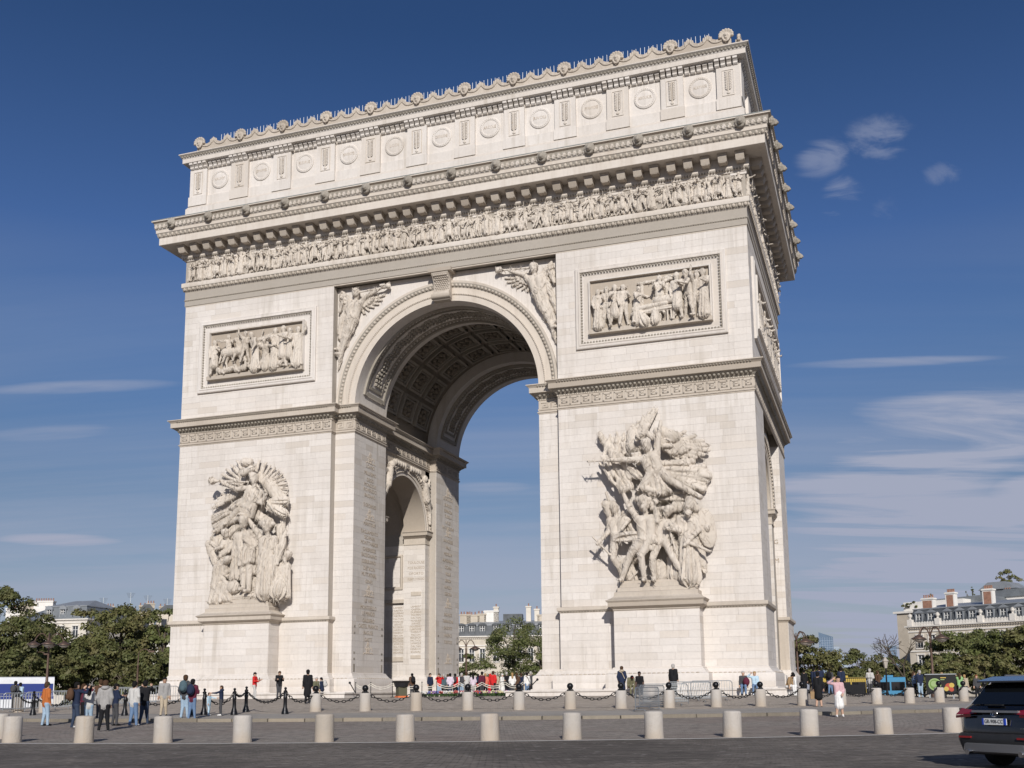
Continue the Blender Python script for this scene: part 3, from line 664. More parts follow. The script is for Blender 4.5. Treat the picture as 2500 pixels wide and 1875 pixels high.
# ------------------------------------------------------------------ mouldings
def part(name, mb, mat='ornament', smooth=35, parent=None, **kw): return mb.build(name, mat, parent or ARCH, smooth, **kw)
for sx, fr in SIDES:
    b = MB().sweep(PP(PIERB, sx, fr), [(.66, -.5), (.66, .60), (.63, .64), (.55, .66), (.55, 1.0), (.545, 1.01), (.55, 1.02), (.55, 1.47), (.52, 1.53), (.46, 1.55), (.36, 1.62), (.24, 1.76), (.20, 1.84), (.16, 1.86), (.16, 1.92), (.10, 1.97), (-.05, 1.98)])
    part('plinth', b, 'stone')
    c = MB().sweep(PP([(PED[0], 0), (PED[0], PED[2]), (PED[1], PED[2]), (PED[1], 0)], sx, fr), [(-.01, 1.9), (-.01, 5.62), (.05, 5.66), (.08, 5.76), (.30, 5.86), (.34, 5.90), (.34, 6.16), (.40, 6.20), (.46, 6.27), (.46, 6.31), (.2, 6.42), (.02, 6.56), (-.02, 6.6), (-.02, 6.84), (-.16, 6.88), (-.20, 6.92), (-.20, 7.12), (-.34, 7.20), (-.36, 7.46), (-2.0, 7.47)], False, False)
    part('pedestal', c, 'ornament')
    dc = MB().sweep(PP([(8.93, REC), (8.93, 0), (HW, 0), (HW, 5.3), (21.77, 5.3)], sx, fr), [(.07, 1.95), (.07, 5.68), (.11, 5.70), (.13, 5.76), (.20, 5.82), (.27, 5.86), (.27, 6.06), (.25, 6.09), (-.02, 6.12)], False, False)
    part('dado_cornice', dc)
    for p in ([(10.0, 6.9), (7.96, 6.9), (7.96, 6.05)], [(21.77, 5.3), (21.77, 6.9), (19.7, 6.9)]):
        part('springer_cornice', MB().sweep(PP(p, sx, fr), [(.02, 13.30), (.06, 13.34), (.06, 13.42), (.02, 13.46), (.02, 13.88), (.1, 13.95), (.28, 14.1), (.32, 14.12), (.32, 14.36), (.4, 14.46), (.4, 14.5), (-.1, 14.52)], False))
    if fr:
        s_ = MB().sweep([(sx*15-sx*9.1, 0), (0, 0)], [(0, 0), (0, 1)], False) if False else None
IMP = [(8.93, 0), (HW, 0), (HW, D), (8.93, D), (8.93, D-REC), (7.31, D-REC), (7.31, D-6.0), (7.96, D-6.0), (7.96, 6.0), (7.31, 6.0), (7.31, REC), (8.93, REC)]
for sx in (1, -1):
    part('impost_cornice', MB().sweep(PP(IMP, sx, True), [(-.02, 19.90), (.04, 19.93), (.04, 19.99), (.10, 20.02), (.10, 20.08), (.02, 20.13), (.02, 20.90), (.07, 20.93), (.07, 21.0), (.04, 21.04), (.10, 21.10), (.18, 21.20), (.36, 21.32), (.42, 21.38), (.56, 21.40), (.56, 21.76), (.60, 21.79), (.64, 21.86), (.75, 21.93), (.75, 21.99), (-.05, 22.05)]))
RECT = [(-HW, 0), (HW, 0), (HW, D), (-HW, D)]
part('architrave', MB().sweep(RECT, [(-.05, 31.47), (.02, 31.5), (.02, 32.0), (.10, 32.03), (.10, 32.14), (.06, 32.16), (.06, 32.78), (.10, 32.80), (.14, 32.84), (.22, 33.06), (.28, 33.14), (.30, 33.2), (.30, 33.48), (.26, 33.52), (.08, 33.56), (.06, 33.6)]), 'stone_tan')
FRZ = part('frieze', MB().sweep(RECT, [(.06, 33.58), (.06, 35.44)]), 'field')
CORN = part('main_cornice', MB().sweep(RECT, [(.06, 35.36), (.16, 35.40), (.20, 35.52), (.32, 35.60), (.38, 35.68), (.38, 36.42), (1.60, 36.44), (1.62, 36.46), (1.62, 37.02), (1.66, 37.05), (1.70, 37.12), (1.76, 37.36), (1.82, 37.40), (1.82, 37.64), (1.86, 37.67), (1.86, 37.72), (1.90, 37.9), (1.93, 38.2), (2.00, 38.26), (2.09, 38.30), (2.09, 38.42), (.3, 38.75)]), 'stone_tan')
part('lead_flashing', MB().sweep(RECT, [(2.11, 38.38), (2.11, 38.43), (.28, 38.78)]), 'lead')
part('attic_base', MB().sweep(RECT, [(.26, 38.5), (.26, 39.93), (.22, 39.97), (.11, 40.16), (.06, 40.2), (.06, 40.94), (.0, 40.98), (-.10, 41.0)]), 'stone')
ATT = part('attic_wall', MB().sweep(RECT, [(-.10, 40.95), (-.10, 43.36)]), 'stone')
part('attic_cornice', MB().sweep(RECT, [(-.10, 43.30), (-.04, 43.34), (-.04, 43.84), (.50, 43.86), (.53, 43.88), (.53, 44.22), (.56, 44.25), (.60, 44.34), (.70, 44.5), (.77, 44.54), (.77, 44.62), (-.2, 44.75), (-.2, 45.15), (-.5, 45.16), (-.5, 44.6)]), 'stone')
part('roof', MB().box(-21.9, 21.9, .5, D-.5, 44.4, 44.6), 'lead')
# dark grounds behind the carved rows, crevice shade put into the colour
for pf, par in (([(1.675, 37.06), (1.715, 37.12), (1.768, 37.35)], CORN), ([(1.872, 37.72), (1.912, 37.9), (1.942, 38.19)], CORN)): part('moulding_ground', MB().sweep(RECT, pf), 'grime_shade', None, par)
for pf in ([(.155, 32.84), (.23, 33.06), (.292, 33.14)], [(.112, 32.04), (.112, 32.13)], [(.612, 44.34), (.712, 44.49)]): part('moulding_ground', MB().sweep(RECT, pf), 'grime_shade', None)
for sx in (1, -1): part('moulding_ground', MB().sweep(PP(IMP, sx, True), [(.055, 21.045), (.112, 21.095), (.192, 21.195), (.372, 21.312), (.425, 21.37)]), 'grime_shade', None)
# rows of carved beads, eggs and leaf tips: too fine to pick apart
def edge_pts(rect_o, sp, sides=('f', 'r', 'l')):
    x, y0, y1 = HW+rect_o, -rect_o, D+rect_o; out = []
    n = int(2*x/sp)
    if 'f' in sides: out += [(-x+(i+.5)*2*x/n, y0, 0) for i in range(n)]
    m = int((y1-y0)/sp)
    if 'r' in sides: out += [(x, y0+(i+.5)*(y1-y0)/m, 90) for i in range(m)]
    if 'l' in sides: out += [(-x, y0+(i+.5)*(y1-y0)/m, -90) for i in range(m)]
    return out
def row(name, o, z, sp, r, mat, sides=('f', 'r', 'l'), parent=None, dart=True):
    b = MB()
    for x, y, a in edge_pts(o, sp, sides):
        s = (r[0], r[1], r[2]) if a == 0 else (r[1], r[0], r[2]); b.ell((x, y, z), s, 6, 4)
        if dart:
            dx, dy = (sp/2, 0) if a == 0 else (0, sp/2); b.box(x+dx-.03, x+dx+.03, y+dy-.03, y+dy+.03, z-r[2]*.8, z+r[2]*.8)
    part(name, b, mat, 60, parent, kind='stuff')
row('egg_moulding', 1.70, 37.22, .40, (.13, .12, .16), 'ornament', parent=CORN)
row('egg_moulding', .22, 33.0, .40, (.13, .10, .15), 'ornament')
row('bead_moulding', .10, 32.08, .17, (.07, .05, .055), 'grime_shade', dart=False)
row('leaf_moulding', .28, 35.62, .20, (.08, .1, .12), 'grime_shade', parent=CORN, dart=False)
row('leaf_moulding', .62, 44.4, .26, (.1, .08, .11), 'grime_shade', parent=None, dart=False)
def path_row(name, pth, o, z, sp, r, mat):
    b = MB(); P = [np.array(p, float) for p in pth]; n = len(P)
    for i in range(n):
        d = P[(i+1) % n]-P[i]; L = np.linalg.norm(d); d = d/L; nn = np.array([d[1], -d[0]]); k = max(1, int(L/sp))
        for j in range(k):
            q = P[i]+d*(L*(j+.5)/k)+nn*o; a, c = (r[0], r[1]) if abs(d[0]) > .5 else (r[1], r[0]); b.ell((q[0], q[1], z), (a, c, r[2]), 6, 4)
    part(name, b, mat, 60, kind='stuff')
for sx in (1, -1):
    P_ = PP(IMP, sx, True)
    path_row('leaf_moulding', P_, .26, 21.24, .30, (.12, .12, .12), 'grime_shade'); path_row('bead_moulding', P_, .06, 21.0, .16, (.06, .05, .045), 'grime_shade'); path_row('leaf_moulding', P_, .64, 21.84, .2, (.07, .06, .06), 'grime_shade')
    for fr in (True,):
        path_row('bead_moulding', PP([(8.93, 0), (HW, 0), (HW, 5.3)], sx, fr) if False else [(sx*HW, 0), (sx*8.93, 0)] if sx < 0 and False else ([(8.93, 0), (HW, 0)] if sx > 0 else [(-HW, 0), (-8.93, 0)]), .17, 5.80, .2, (.08, .05, .05), 'grime_shade')
        path_row('leaf_moulding', PP(PIERB, sx, True), .46, 1.57, .3, (.12, .05, .05), 'ornament')
# modillions
mm = MB(); mm.add([(-.29, .0, 0), (.29, 0, 0), (.29, -.62, 0), (-.29, -.62, 0), (-.29, 0, .52), (.29, 0, .52), (.29, -.78, .52), (-.29, -.78, .52), (-.29, -.78, .30), (.29, -.78, .30)],
                 [(0, 3, 2, 1), (2, 3, 8, 9), (9, 8, 7, 6), (0, 1, 5, 4), (1, 2, 9, 6, 5), (3, 0, 4, 7, 8)]); mm.box(-.33, .33, -.82, 0, .42, .56)
mm.box(-.22, .22, -.6, -.1, -.04, .02)
mme = mm.mesh('modillion', 'ornament')
for i in range(39):
    put('modillion', mme, CORN, (-22.3+i*44.6/38, -.38, 35.88))
for i in range(18):
    put('modillion', mme, CORN, (HW+.38, .6+i*1.2353, 35.88), (0, 0, R(90)))
# palmettes along the cymatium
pm = MB()
for k in range(7):
    a = R(-66+22*k); L = .42 if abs(k-3) < 2 else .36
    b0 = np.array([0, -.02, -.2]); tip = b0+np.array([math.sin(a)*L*.62, -.05, math.cos(a)*L]); md = (b0+tip)/2+np.array([0, -.045, 0]); w = .036
    sd = np.array([math.cos(a), 0, -math.sin(a)])*w
    pm.add([b0, md-sd, tip, md+sd, md+np.array([0, -.02, 0])], [(0, 1, 4), (1, 2, 4), (2, 3, 4), (3, 0, 4)])
pm.add([(-.17, -.02, -.22), (.17, -.02, -.22), (.1, -.07, -.15), (-.1, -.07, -.15)], [(0, 1, 2, 3)])
pme = pm.mesh('palmette', 'stone_tan')
for x, y, a in edge_pts(1.90, .385, ('f', 'r')):
    put('palmette', pme, CORN, (x, y, 37.94), (R(-3), 0, R(a)))
# consoles under the attic cornice
cm = MB(); cm.prism([(-.42, .30), (0, .30), (0, -.22), (-.1, -.2), (-.2, -.12), (-.2, .0), (-.3, .08), (-.42, .14)], -.13, .13, 'x'); cme = cm.mesh('console', 'stone')
PIL = [-21.64+i*3.935 for i in range(12)]
for x, y, a in edge_pts(-.02, .42, ('f', 'r')):
    pr = .12 if (a == 0 and min(abs(x-p) for p in PIL) < .9) else 0
    put('console', cme, ATT, (x, y-pr if a == 0 else y, 43.56), (0, 0, R(a)), (1.18, .72+pr*1.5, 1))
# attic pilasters with palm panels, shields with lettering
pp = MB(); pp.box(-.80, .80, -.12, .1, 40.98, 43.36); pp.box(-.86, .86, -.20, .1, 40.18, 40.97); pme2 = pp.mesh('pilaster', 'stone')
fr_ = MB()
for a, b, c, d in ((-.42, .42, 41.16, 41.22), (-.42, .42, 43.06, 43.13), (-.42, -.36, 41.22, 43.06), (.36, .42, 41.22, 43.06)): fr_.box(a, b, -.16, -.10, c, d)
lf = MB()
for k in range(11):
    z = 41.55+k*.125
    for s in (-1, 1):
        b0 = np.array([0, -.13, z]); tip = np.array([s*.25, -.15, z+.2]); md = (b0+tip)/2+np.array([0, -.06, 0]); w = np.array([s*.03, 0, -.05])
        lf.add([b0, md+w, tip, md-w, md+np.array([0, -.03, 0])], [(0, 1, 4), (1, 2, 4), (2, 3, 4), (3, 0, 4)][::s])
lf.box(-.035, .035, -.19, -.12, 41.35, 43.0); lf.ell((0, -.14, 41.36), (.13, .06, .1), 8, 5)
frm = fr_.mesh('panel_frame', 'stone_tan'); lfm = lf.mesh('palm_branch', 'stone_tan')
for x in PIL:
    p = put('pilaster', pme2, ARCH, (x, 0, 0)); put('panel_frame', frm, p); put('palm_branch', lfm, p)
sp_ = MB().box(-.80, .80, -.12, .1, 40.98, 43.36); spm = sp_.mesh('pilaster', 'stone')
for i in range(6): put('pilaster', spm, ARCH, (HW, .8+i*(D-1.6)/5, 0), (0, 0, R(90)))
NAMES = ['VALMY', 'JEMAPPES', 'FLEURUS', 'MONTENOTTE', 'LODI', 'CASTIGLIONE', 'ARCOLE', 'RIVOLI', 'PYRAMIDES', 'ABOUKIR', 'ALKMAER']
sh = MB(); sh.lathe([(.80, 0), (.80, .10), (.76, .14), (.66, .16), (.60, .14), (.58, .09), (.55, .10), (.3, .135), (.0001, .145)], 40); shm = sh.mesh('shield', 'stone', 40)
lt = MB()
for i in range(30): w = 2*math.pi*i/30; lt.ell((.69*math.cos(w), .69*math.sin(w), .155), (.045, .045, .04), 6, 4)
ltm = lt.mesh('shield_beads', 'stone_tan')
for i, nme in enumerate(NAMES):
    s = put('shield', shm, ARCH, (-19.675+i*3.935, .1, 42.26), (R(90), 0, 0), (1, 1, .62)); put('bead_ring', ltm, s, kind='stuff')
    put('lettering', text_mesh(nme, .34, .014, 'letter_pale', width=.98), s, (0, 0, .142))
# greek key band
gk = MB(); T = .055
def bar(a, b): x0, x1 = sorted((a[0], b[0])); z0, z1 = sorted((a[1], b[1])); gk.box(x0-T, x1+T, -.045, .01, z0-T, z1+T)
for pts in ([(-.30, -.26), (-.30, .26), (.22, .26), (.22, -.08), (-.10, -.08), (-.10, .09), (.05, .09)], [(-.30, -.26), (.37, -.26)]):
    for a, b in zip(pts[:-1], pts[1:]): bar(a, b)
gkm = gk.mesh('greek_key', 'ornament')
for sx in (1, -1):
    P_ = [np.array(p) for p in PP(IMP, sx, True)]; n = len(P_)
    for i in range(n):
        d = P_[(i+1) % n]-P_[i]; L = np.linalg.norm(d); d /= L; nn = np.array([d[1], -d[0]])
        if nn[1] > .5 or (sx < 0 and nn[0] < -.5): continue      # rear and far left side: plain
        k = int((L+.02)/.79)
        if k == 0: continue
        for j in range(k):
            q = P_[i]+d*(L*(j+.5)/k)+nn*.02; put('greek_key', gkm, ARCH, (q[0], q[1], 20.52), (0, 0, math.atan2(d[1], d[0])), (L/k/.79, 1, 1))
# archivolts
def archivolt(cx, cz, r0, w, y, s, ax='y', mat='stone', eg=True, flip=False):
    a = MB(); mat = 'stone_tan'; pf = [(r0, y), (r0, y-.06*s), (r0+.30*w, y-.06*s), (r0+.30*w, y-.10*s), (r0+.34*w, y-.12*s), (r0+.36*w, y-.10*s), (r0+.64*w, y-.10*s), (r0+.66*w, y-.10*s), (r0+.70*w, y-.14*s), (r0+.80*w, y-.22*s), (r0+.90*w, y-.26*s), (r0+w, y-.28*s), (r0+w, y)]
    a.arc(pf, cx, cz, 0, math.pi, 56, flip, ax); o = part('archivolt', a, mat)
    g_ = MB().arc([(r0+.685*w, y-.135*s), (r0+.70*w, y-.152*s), (r0+.80*w, y-.232*s), (r0+.885*w, y-.268*s)], cx, cz, 0, math.pi, 56, flip, ax); g_.build('moulding_ground', 'grime_shade', o)  # dark ring under the eggs, recess shade painted as colour
    b = MB(); n = int(math.pi*(r0+.78*w)/.30)
    for i in range(n):
        t = math.pi*(i+.5)/n; rr = r0+.78*w; p = (cx+rr*math.cos(t), y-.2*s, cz+rr*math.sin(t)); e = (.12, .09, .12)
        if ax == 'x': p = (p[1], p[0], p[2]); e = (.09, .12, .12)
        b.ell(p, e, 6, 4)
    for i in range(2*n):
        t = math.pi*(i+.5)/n/2; rr = r0+.34*w; p = (cx+rr*math.cos(t), y-.12*s, cz+rr*math.sin(t))
        if ax == 'x': p = (p[1], p[0], p[2])
        b.ell(p, (.05, .05, .05), 5, 3)
    part('egg_moulding', b, 'ornament', 60, o, kind='stuff')
archivolt(0, 22.0, 7.31, 1.50, REC, 1)
archivolt(0, 22.0, 7.31, 1.50, D-REC, -1, flip=True)
archivolt(FY, 14.4, 4.2, .95, -7.96, -1, 'x', flip=False)
archivolt(FY, 14.4, 4.2, .95, 7.96, 1, 'x', flip=True)
archivolt(FY, 14.4, 4.2, .95, 21.77, -1, 'x', flip=False)
archivolt(FY, 14.4, 4.2, .95, -21.77, 1, 'x', flip=True)
# keystone scroll
kp = [(REC, 29.25), (.42, 29.2), (.12, 29.25), (-.08, 29.45), (-.12, 29.7), (.0, 29.92), (.16, 30.0), (.18, 30.3), (.10, 30.7), (-.10, 31.0), (-.26, 31.15), (-.30, 31.3), (REC, 31.35)]
k = MB().prism([(a, b) for a, b in kp], -.66, .66, 'x'); k.box(-.92, .92, -.36, REC, 31.34, 31.62)
k.tube((-.74, .05, 29.55), (.74, .05, 29.55), .22, .22, 14)
KEY = part('keystone', k, 'ornament')
b = MB()
for i in range(7):
    for j in range(9):
        z = 30.02+j*.135; y = float(np.interp(z, [30.0, 30.3, 30.7, 31.0, 31.15], [.16, .18, .10, -.10, -.26])); b.ell((-.48+i*.16+(j % 2)*.08, y-.02, z), (.08, .05, .075), 6, 4)
part('scale_carving', b, 'ornament', 60, KEY, kind='stuff')
# rectangular picture frames
def frame(name, x0, x1, z0, z1, y, prof, mat, parent=None, side=False):
    f = MB(); k = len(prof); cor = [(0, 0), (1, 0), (1, 1), (0, 1)]; v = []
    for cx, cz in cor:
        for ins, pr in prof:
            x = x0+ins if cx == 0 else x1-ins; z = z0+ins if cz == 0 else z1-ins; v.append((x, y-pr, z))
    fc = []
    for i in range(4):
        j = (i+1) % 4
        for t in range(k-1): fc.append((i*k+t, j*k+t, j*k+t+1, i*k+t+1))
    f.add(v, fc)
    if side: f.v = [(HW-(p[1]), p[0], p[2]) for p in f.v]
    return f
PF = [(0, 0), (0, .16), (.05, .20), (.20, .20), (.24, .24), (.34, .24), (.40, .10), (.56, .05), (.58, .02), (.92, .02), (.96, .06), (1.0, .30), (1.10, .30), (1.12, .0), (1.16, -.30)]
RP = []
for sx in (1, -1):
    x0, x1 = (10.36, 20.92) if sx > 0 else (-20.92, -10.36)
    f = frame('panel_frame', x0, x1, 24.11, 30.05, 0, PF, 'ornament'); RPn = f.build('relief_panel', 'stone', ARCH, 30)
    g = MB().box(x0+1.1, x1-1.1, -.05, .0, 25.2, 28.95); g.build('panel_field', 'field', RPn)
    MB().bbox(x0+.98, x1-.98, -.42, .05, 25.05, 25.36, .03).build('panel_ledge', 'ornament', RPn)
    b = MB()
    for i in range(46):
        x = x0+.3+(x1-x0-.6)*(i+.5)/46
        for z in (30.05-.44, 24.11+.44): b.ell((x, -.12, z), (.09, .07, .08), 6, 4)
    for i in range(25):
        z = 24.4+(29.75-24.4)*(i+.5)/25
        for x in (x0+.44, x1-.44): b.ell((x, -.12, z), (.08, .07, .09), 6, 4)
    b.build('leaf_moulding', 'grime_shade', RPn, 60, kind='stuff'); RP.append((RPn, x0+1.15, x1-1.15))
f = frame('x', 1.7, D-1.7, 24.11, 30.0, 0, PF, 'ornament', side=True); RPS = f.build('relief_panel', 'stone', ARCH, 30)
MB().box(HW, HW+.05, 2.8, D-2.8, 25.2, 28.95).build('panel_field', 'field', RPS)
# small lamp boxes under the architrave
for x in (-5.0, 4.4): part('spot_lamp', MB().box(x-.22, x+.22, .35, .66, 31.18, 31.34), 'stone')
# bench step round the piers
for sx in (1, -1):
    P_ = [(5.9, -2.95), (23.85, -2.95), (23.85, 6.6), (5.9, 6.6)]; P_ = P_ if sx > 0 else [(-x, y) for x, y in P_][::-1]
    part('stone_bench', MB().sweep(P_, [(0, -.6), (0, .44), (.07, .45), (.09, .5), (.08, .56), (-1.2, .57), (-2.2, .57)]), 'stone')
# lettering on the jambs
def word(s, size, M, width=None, mat='letter', parent=None):
    o = put('inscription', text_mesh(s, size, .006, mat, width=width), parent or ARCH); o.matrix_local = M; return o
MX = Matrix.Rotation(R(90), 4, 'Z') @ Matrix.Rotation(R(90), 4, 'X')      # faces +X
MF = Matrix.Rotation(R(90), 4, 'X')                                        # faces -Y
JT = [('LOANO', 17.75), ('MILLESIMO', 17.2), ('DEGO', 16.7), ('MONDOVI', 16.3), ('ROVEREDO', 15.9), ('BASSANO', 15.45), ('S.GEORGES', 14.7), ('MANTOUE', 13.25), ('TAGLIAMENTO', 12.62), ('SEDIMAN', 12.2), ('MONTTHABOR', 11.77), ('CHEBREISSE', 11.29), ('BASSIGNANO', 10.83), ('S.GIULIANO', 10.36), ('DIETIKON', 9.83), ('MUTTATHAL', 9.37), ('GENES', 8.84), ('LE VAR', 7.39), ('MONTEBELLO', 6.86), ('LE MINCIO', 6.41), ('CALDIERO', 5.88), ('CASTEL FRANCO', 5.45), ('RAGUSE', 4.97), ('GAETE', 4.45)]
for s, z in JT: word(s, .42, Matrix.Translation((-7.29, 3.3, z)) @ MX, 3.6)
J2 = [('LE BOULOU', 17.84), ('BURGOS', 17.28), ('ESPINOSA', 16.72), ('TUDELA', 16.24), ('UCLES', 15.68), ('LA COROGNE', 15.2), ('SARAGOSSE', 14.0), ('VALLS', 13.4), ('MEDELLIN', 12.8), ('ALMONACID', 12.2), ('OCANA', 11.6), ('VIQUE', 11.0), ('LERIDA', 10.4), ('ALMEIDA', 9.8), ('GEBORA', 9.2), ('BADAJOZ', 7.35), ('TARRAGONE', 6.75), ('SAGONTE', 6.15), ('VALENCE', 5.5), ('TORTOSE', 4.9)]
for s, z in J2: word(s, .42, Matrix.Translation((-7.29, 18.95, z)) @ MX, 3.4)
for s, z in (('TOULOUSE', 11.76), ('M.DE RIOSECO', 11.29), ('OPORTO', 10.79), ('FUENTE D\u2019O\u00d1ORO', 10.3)): word(s, .34, Matrix.Translation((-8.8, 15.30, z)) @ MF, 1.6)
LST = ['LAMBERT', 'CASTEX', 'DUPERRE', 'MAURIN', 'DALTON', 'NOGUES', 'SERVIEZ', 'ROUSSEAU', 'LAROCHE', 'THIEBAUT', 'MACON', 'BERGERON', 'PACTHOD', 'LAMARQUE', 'DALTAN', 'HENRIOD', 'BIGARRE']
for i, s in enumerate(LST): word(s, .24, Matrix.Translation((-8.8, 15.30, 7.9-i*.245)) @ MF, 1.0)
for i, s in enumerate(LST): word(s, .24, Matrix.Translation((-10.75, 15.9, 7.9-i*.245)) @ MF, 1.0); word(s, .24, Matrix.Translation((-12.6, 15.9, 7.9-i*.245)) @ MF, 1.0)
for s, z in (('G', 12.1), ('M', 10.6)): word(s, .5, Matrix.Translation((21.9, D-5.33, z)) @ MF)
# trophies carved on the jambs (leaf sprays)
tr = MB()
for k in range(40):
    a = R(random.uniform(20, 160)); r = random.uniform(.1, .75); x, z = r*math.cos(a)*(1.15-.6*math.sin(a)), r*math.sin(a)*1.2; tr.ell((x, 0, z-.35), (.07, .025, .09), 5, 3)
for k in range(14): tr.ell((-.75+k*.115, 0, -.33+.08*abs(math.sin(k))), (.08, .025, .06), 5, 3)
trm = tr.mesh('trophy', 'letter_pale')
for y, zs in ((3.35, (18.36, 13.9, 8.05, 3.73)), (19.0, (18.4, 14.75, 8.3, 3.34))):
    for z in zs: put('trophy', trm, ARCH, (-7.29, y, z), (0, 0, R(90)))
# iron vent grilles at the foot of the jambs
for y in (1.05, 5.6, 16.7, 21.1):
    for z, h in ((2.35, .55), (3.0, .14), (3.45, .14), (4.9, .14), (5.4, .14)): part('vent_slot', MB().box(-7.295, -7.275, y-.12, y+.12, z-h/2, z+h/2), 'grime_shade', None)
for x, w in ((-8.8, .95),):
    for z0, z1 in ((8.85, 9.2), (3.4, 3.7)): part('name_plate', MB().bbox(x-w/2, x+w/2, 15.26, 15.31, z0, z1, .01), 'ornament')
# carved panel inside the left side passage
cp = frame('x', -14.5, -10.35, 9.5, 12.6, 15.92, [(0, 0), (0, .12), (.15, .16), (.22, .06), (.3, -.02)], 'ornament'); cp.build('relief_panel', 'ornament', ARCH, 30)
part('string_course', MB().box(-19.7, -10.02, 15.6, 15.92, 8.3, 8.62), 'ornament'); part('string_course', MB().box(-19.7, -10.02, 15.8, 15.92, 3.2, 3.6), 'ornament')
# cresting: curved blocking course with leaves, thin rods
cr = MB()
def crest_bay(w):
    m = MB(); n = 36; top = []
    for i in range(n+1):
        t = i/n; x = -w/2+w*t; z = .34+.20*abs(math.cos(math.pi*t*3))**1.2; top.append((x, z))
    m.prism([(-w/2, -.3), (w/2, -.3)]+top[::-1], -.10, .14, 'y')
    for t in (1/3, 2/3):
        x = -w/2+w*t
        for s in (-2, -1, 0, 1, 2): m.ell((x+s*.13, -.12, .62-abs(s)*.08), (.09, .07, .22), 6, 4)
    for t in (1/6, .5, 5/6):
        x = -w/2+w*t; m.path([(x+.46*math.cos(a_), -.13, .38-.26*math.sin(a_)) for a_ in np.linspace(.1, math.pi-.1, 9)], .05, 6)
        for s in (-1, 1): m.tube((x+s*.44, -.17, .40), (x+s*.44, .05, .40), .10, .10, 10)
        m.ell((x, -.12, .22), (.07, .06, .12), 6, 4)
    return m
cbm = crest_bay(3.93).mesh('cresting', 'ornament', 30)
for i in range(11): put('cresting', cbm, ARCH, (-19.675+i*3.935, 0, 45.2))
for i in range(5): put('cresting', cbm, ARCH, (HW-.1, 2.6+i*4.2, 45.2), (0, 0, R(90)))
rod = MB().tube((0, 0, 0), (0, 0, 1.35), .03, .018, 5); rdm = rod.mesh('fence_rod', 'white_rod')
x = -19.9
while x < 20.4:
    put('fence_rod', rdm, ARCH, (x, .35, 45.05), (R(random.uniform(-1, 1)), R(random.uniform(-1, 1)), 0)); x += .31
# ================================================================== sculpture
def unit(v): v = np.array(v, float); return v/(np.linalg.norm(v) or 1)
def body(S, J, H, robe=False, arms=True, lab=(0, 0, 0, 0, 0), male=True, folds=0, helmet=None, gender_w=1.0, hair=True):
    """figure from joints; lab = labels for skin, hair, top, bottom, shoes"""
    sk, ha, tp, bt, so = lab
    hd, ch, pe = (np.array(J[k], float) for k in ('hd', 'ch', 'pe'))
    up = unit(ch-pe); side = J.get('side'); side = unit(side) if side is not None else unit(np.cross(up, (0, -1., 0)))*1.0
    if side[0] < 0 and 'side' not in J: side = -side
    fw = unit(np.cross(side, up))
    if 'side' not in J and fw[1] > 0: fw = -fw
    w = .098*H*gender_w; shl, shr = ch+side*-w+up*.02*H, ch+side*w+up*.02*H; nk = ch+up*.06*H
    hl, hr = pe-side*.05*H, pe+side*.05*H
    # torso: two flattened columns
    for s in (-1, 1):
        S.cone(pe+side*s*.042*H, ch+side*s*.055*H-up*.02*H, .062*H, .066*H, tp)
    S.cone(shl, shr, .045*H, .045*H, tp); S.cone(hl, hr, .062*H, .062*H, bt)
    if sk != tp or True: S.cone(nk-up*.02*H, hd-unit(hd-nk)*.03*H, .031*H, .029*H, sk)
    hu = unit(hd-nk)
    S.cone(hd-hu*.028*H+fw*.008*H, hd+hu*.028*H, .046*H, .053*H, sk)
    S.ell(hd+fw*.056*H-hu*.008*H, (.011*H, .014*H, .014*H), sk, k=.012*H)
    S.cone(hd-hu*.062*H+fw*.022*H, hd-hu*.05*H+fw*.03*H, .02*H, .018*H, sk)
    if hair: S.cone(hd+hu*.030*H-fw*.012*H, hd-hu*.012*H-fw*.024*H, .059*H, .050*H, ha, k=.008*H)
    if hair: S.ell(hd+hu*.042*H-fw*.004*H, (.058*H, .058*H, .050*H), ha, k=.006*H)
    if helmet: S.cone(hd+hu*.03*H, hd+hu*.06*H, .064*H, .045*H, ha, k=.01*H)
    for s_, h, k, f in ((-1, hl, 'lk', 'lf'), (1, hr, 'rk', 'rf')):
        kn, ft = np.array(J[k], float), np.array(J[f], float)
        S.cone(h, kn, .060*H, .043*H, bt); S.cone(kn, ft, .043*H, .028*H, bt if not (robe == 'skirt') else sk)
        td = J.get('toe', fw); td = unit(np.array([td[0], td[1], 0])+1e-6); S.cone(ft-np.array([0, 0, .004*H]), ft+td*.085*H-np.array([0, 0, .012*H]), .027*H, .021*H, so)
    if arms:
        for sh, e, h in ((shl, 'le', 'lh'), (shr, 're', 'rh')):
            el, hn = np.array(J[e], float), np.array(J[h], float)
            S.cone(sh, el, .041*H, .033*H, tp); S.cone(el, hn, .033*H, .022*H, tp if J.get('sleeve', True) else sk)
            S.cone(hn, hn+unit(hn-el)*.045*H, .024*H, .020*H, sk)
    if robe in (True, 'robe'):
        lo = (np.array(J['lf'])+np.array(J['rf']))/2+np.array([0, 0, .03*H])
        S.cone(pe+up*.04*H, lo, .088*H, .135*H, bt, fold=(.018*H, 11, 1.2, H), k=.03*H)
    elif robe == 'skirt' or robe == 'coat':
        kn = (np.array(J['lk'])+np.array(J['rk']))/2
        S.cone(pe+up*.05*H, kn+(0, 0, .02*H), .088*H, .115*H, tp if robe == 'coat' else bt, fold=(.007*H, 9, .6, 1), k=.02*H)
    return dict(fw=fw, side=side, up=up, nk=nk, hu=hu)
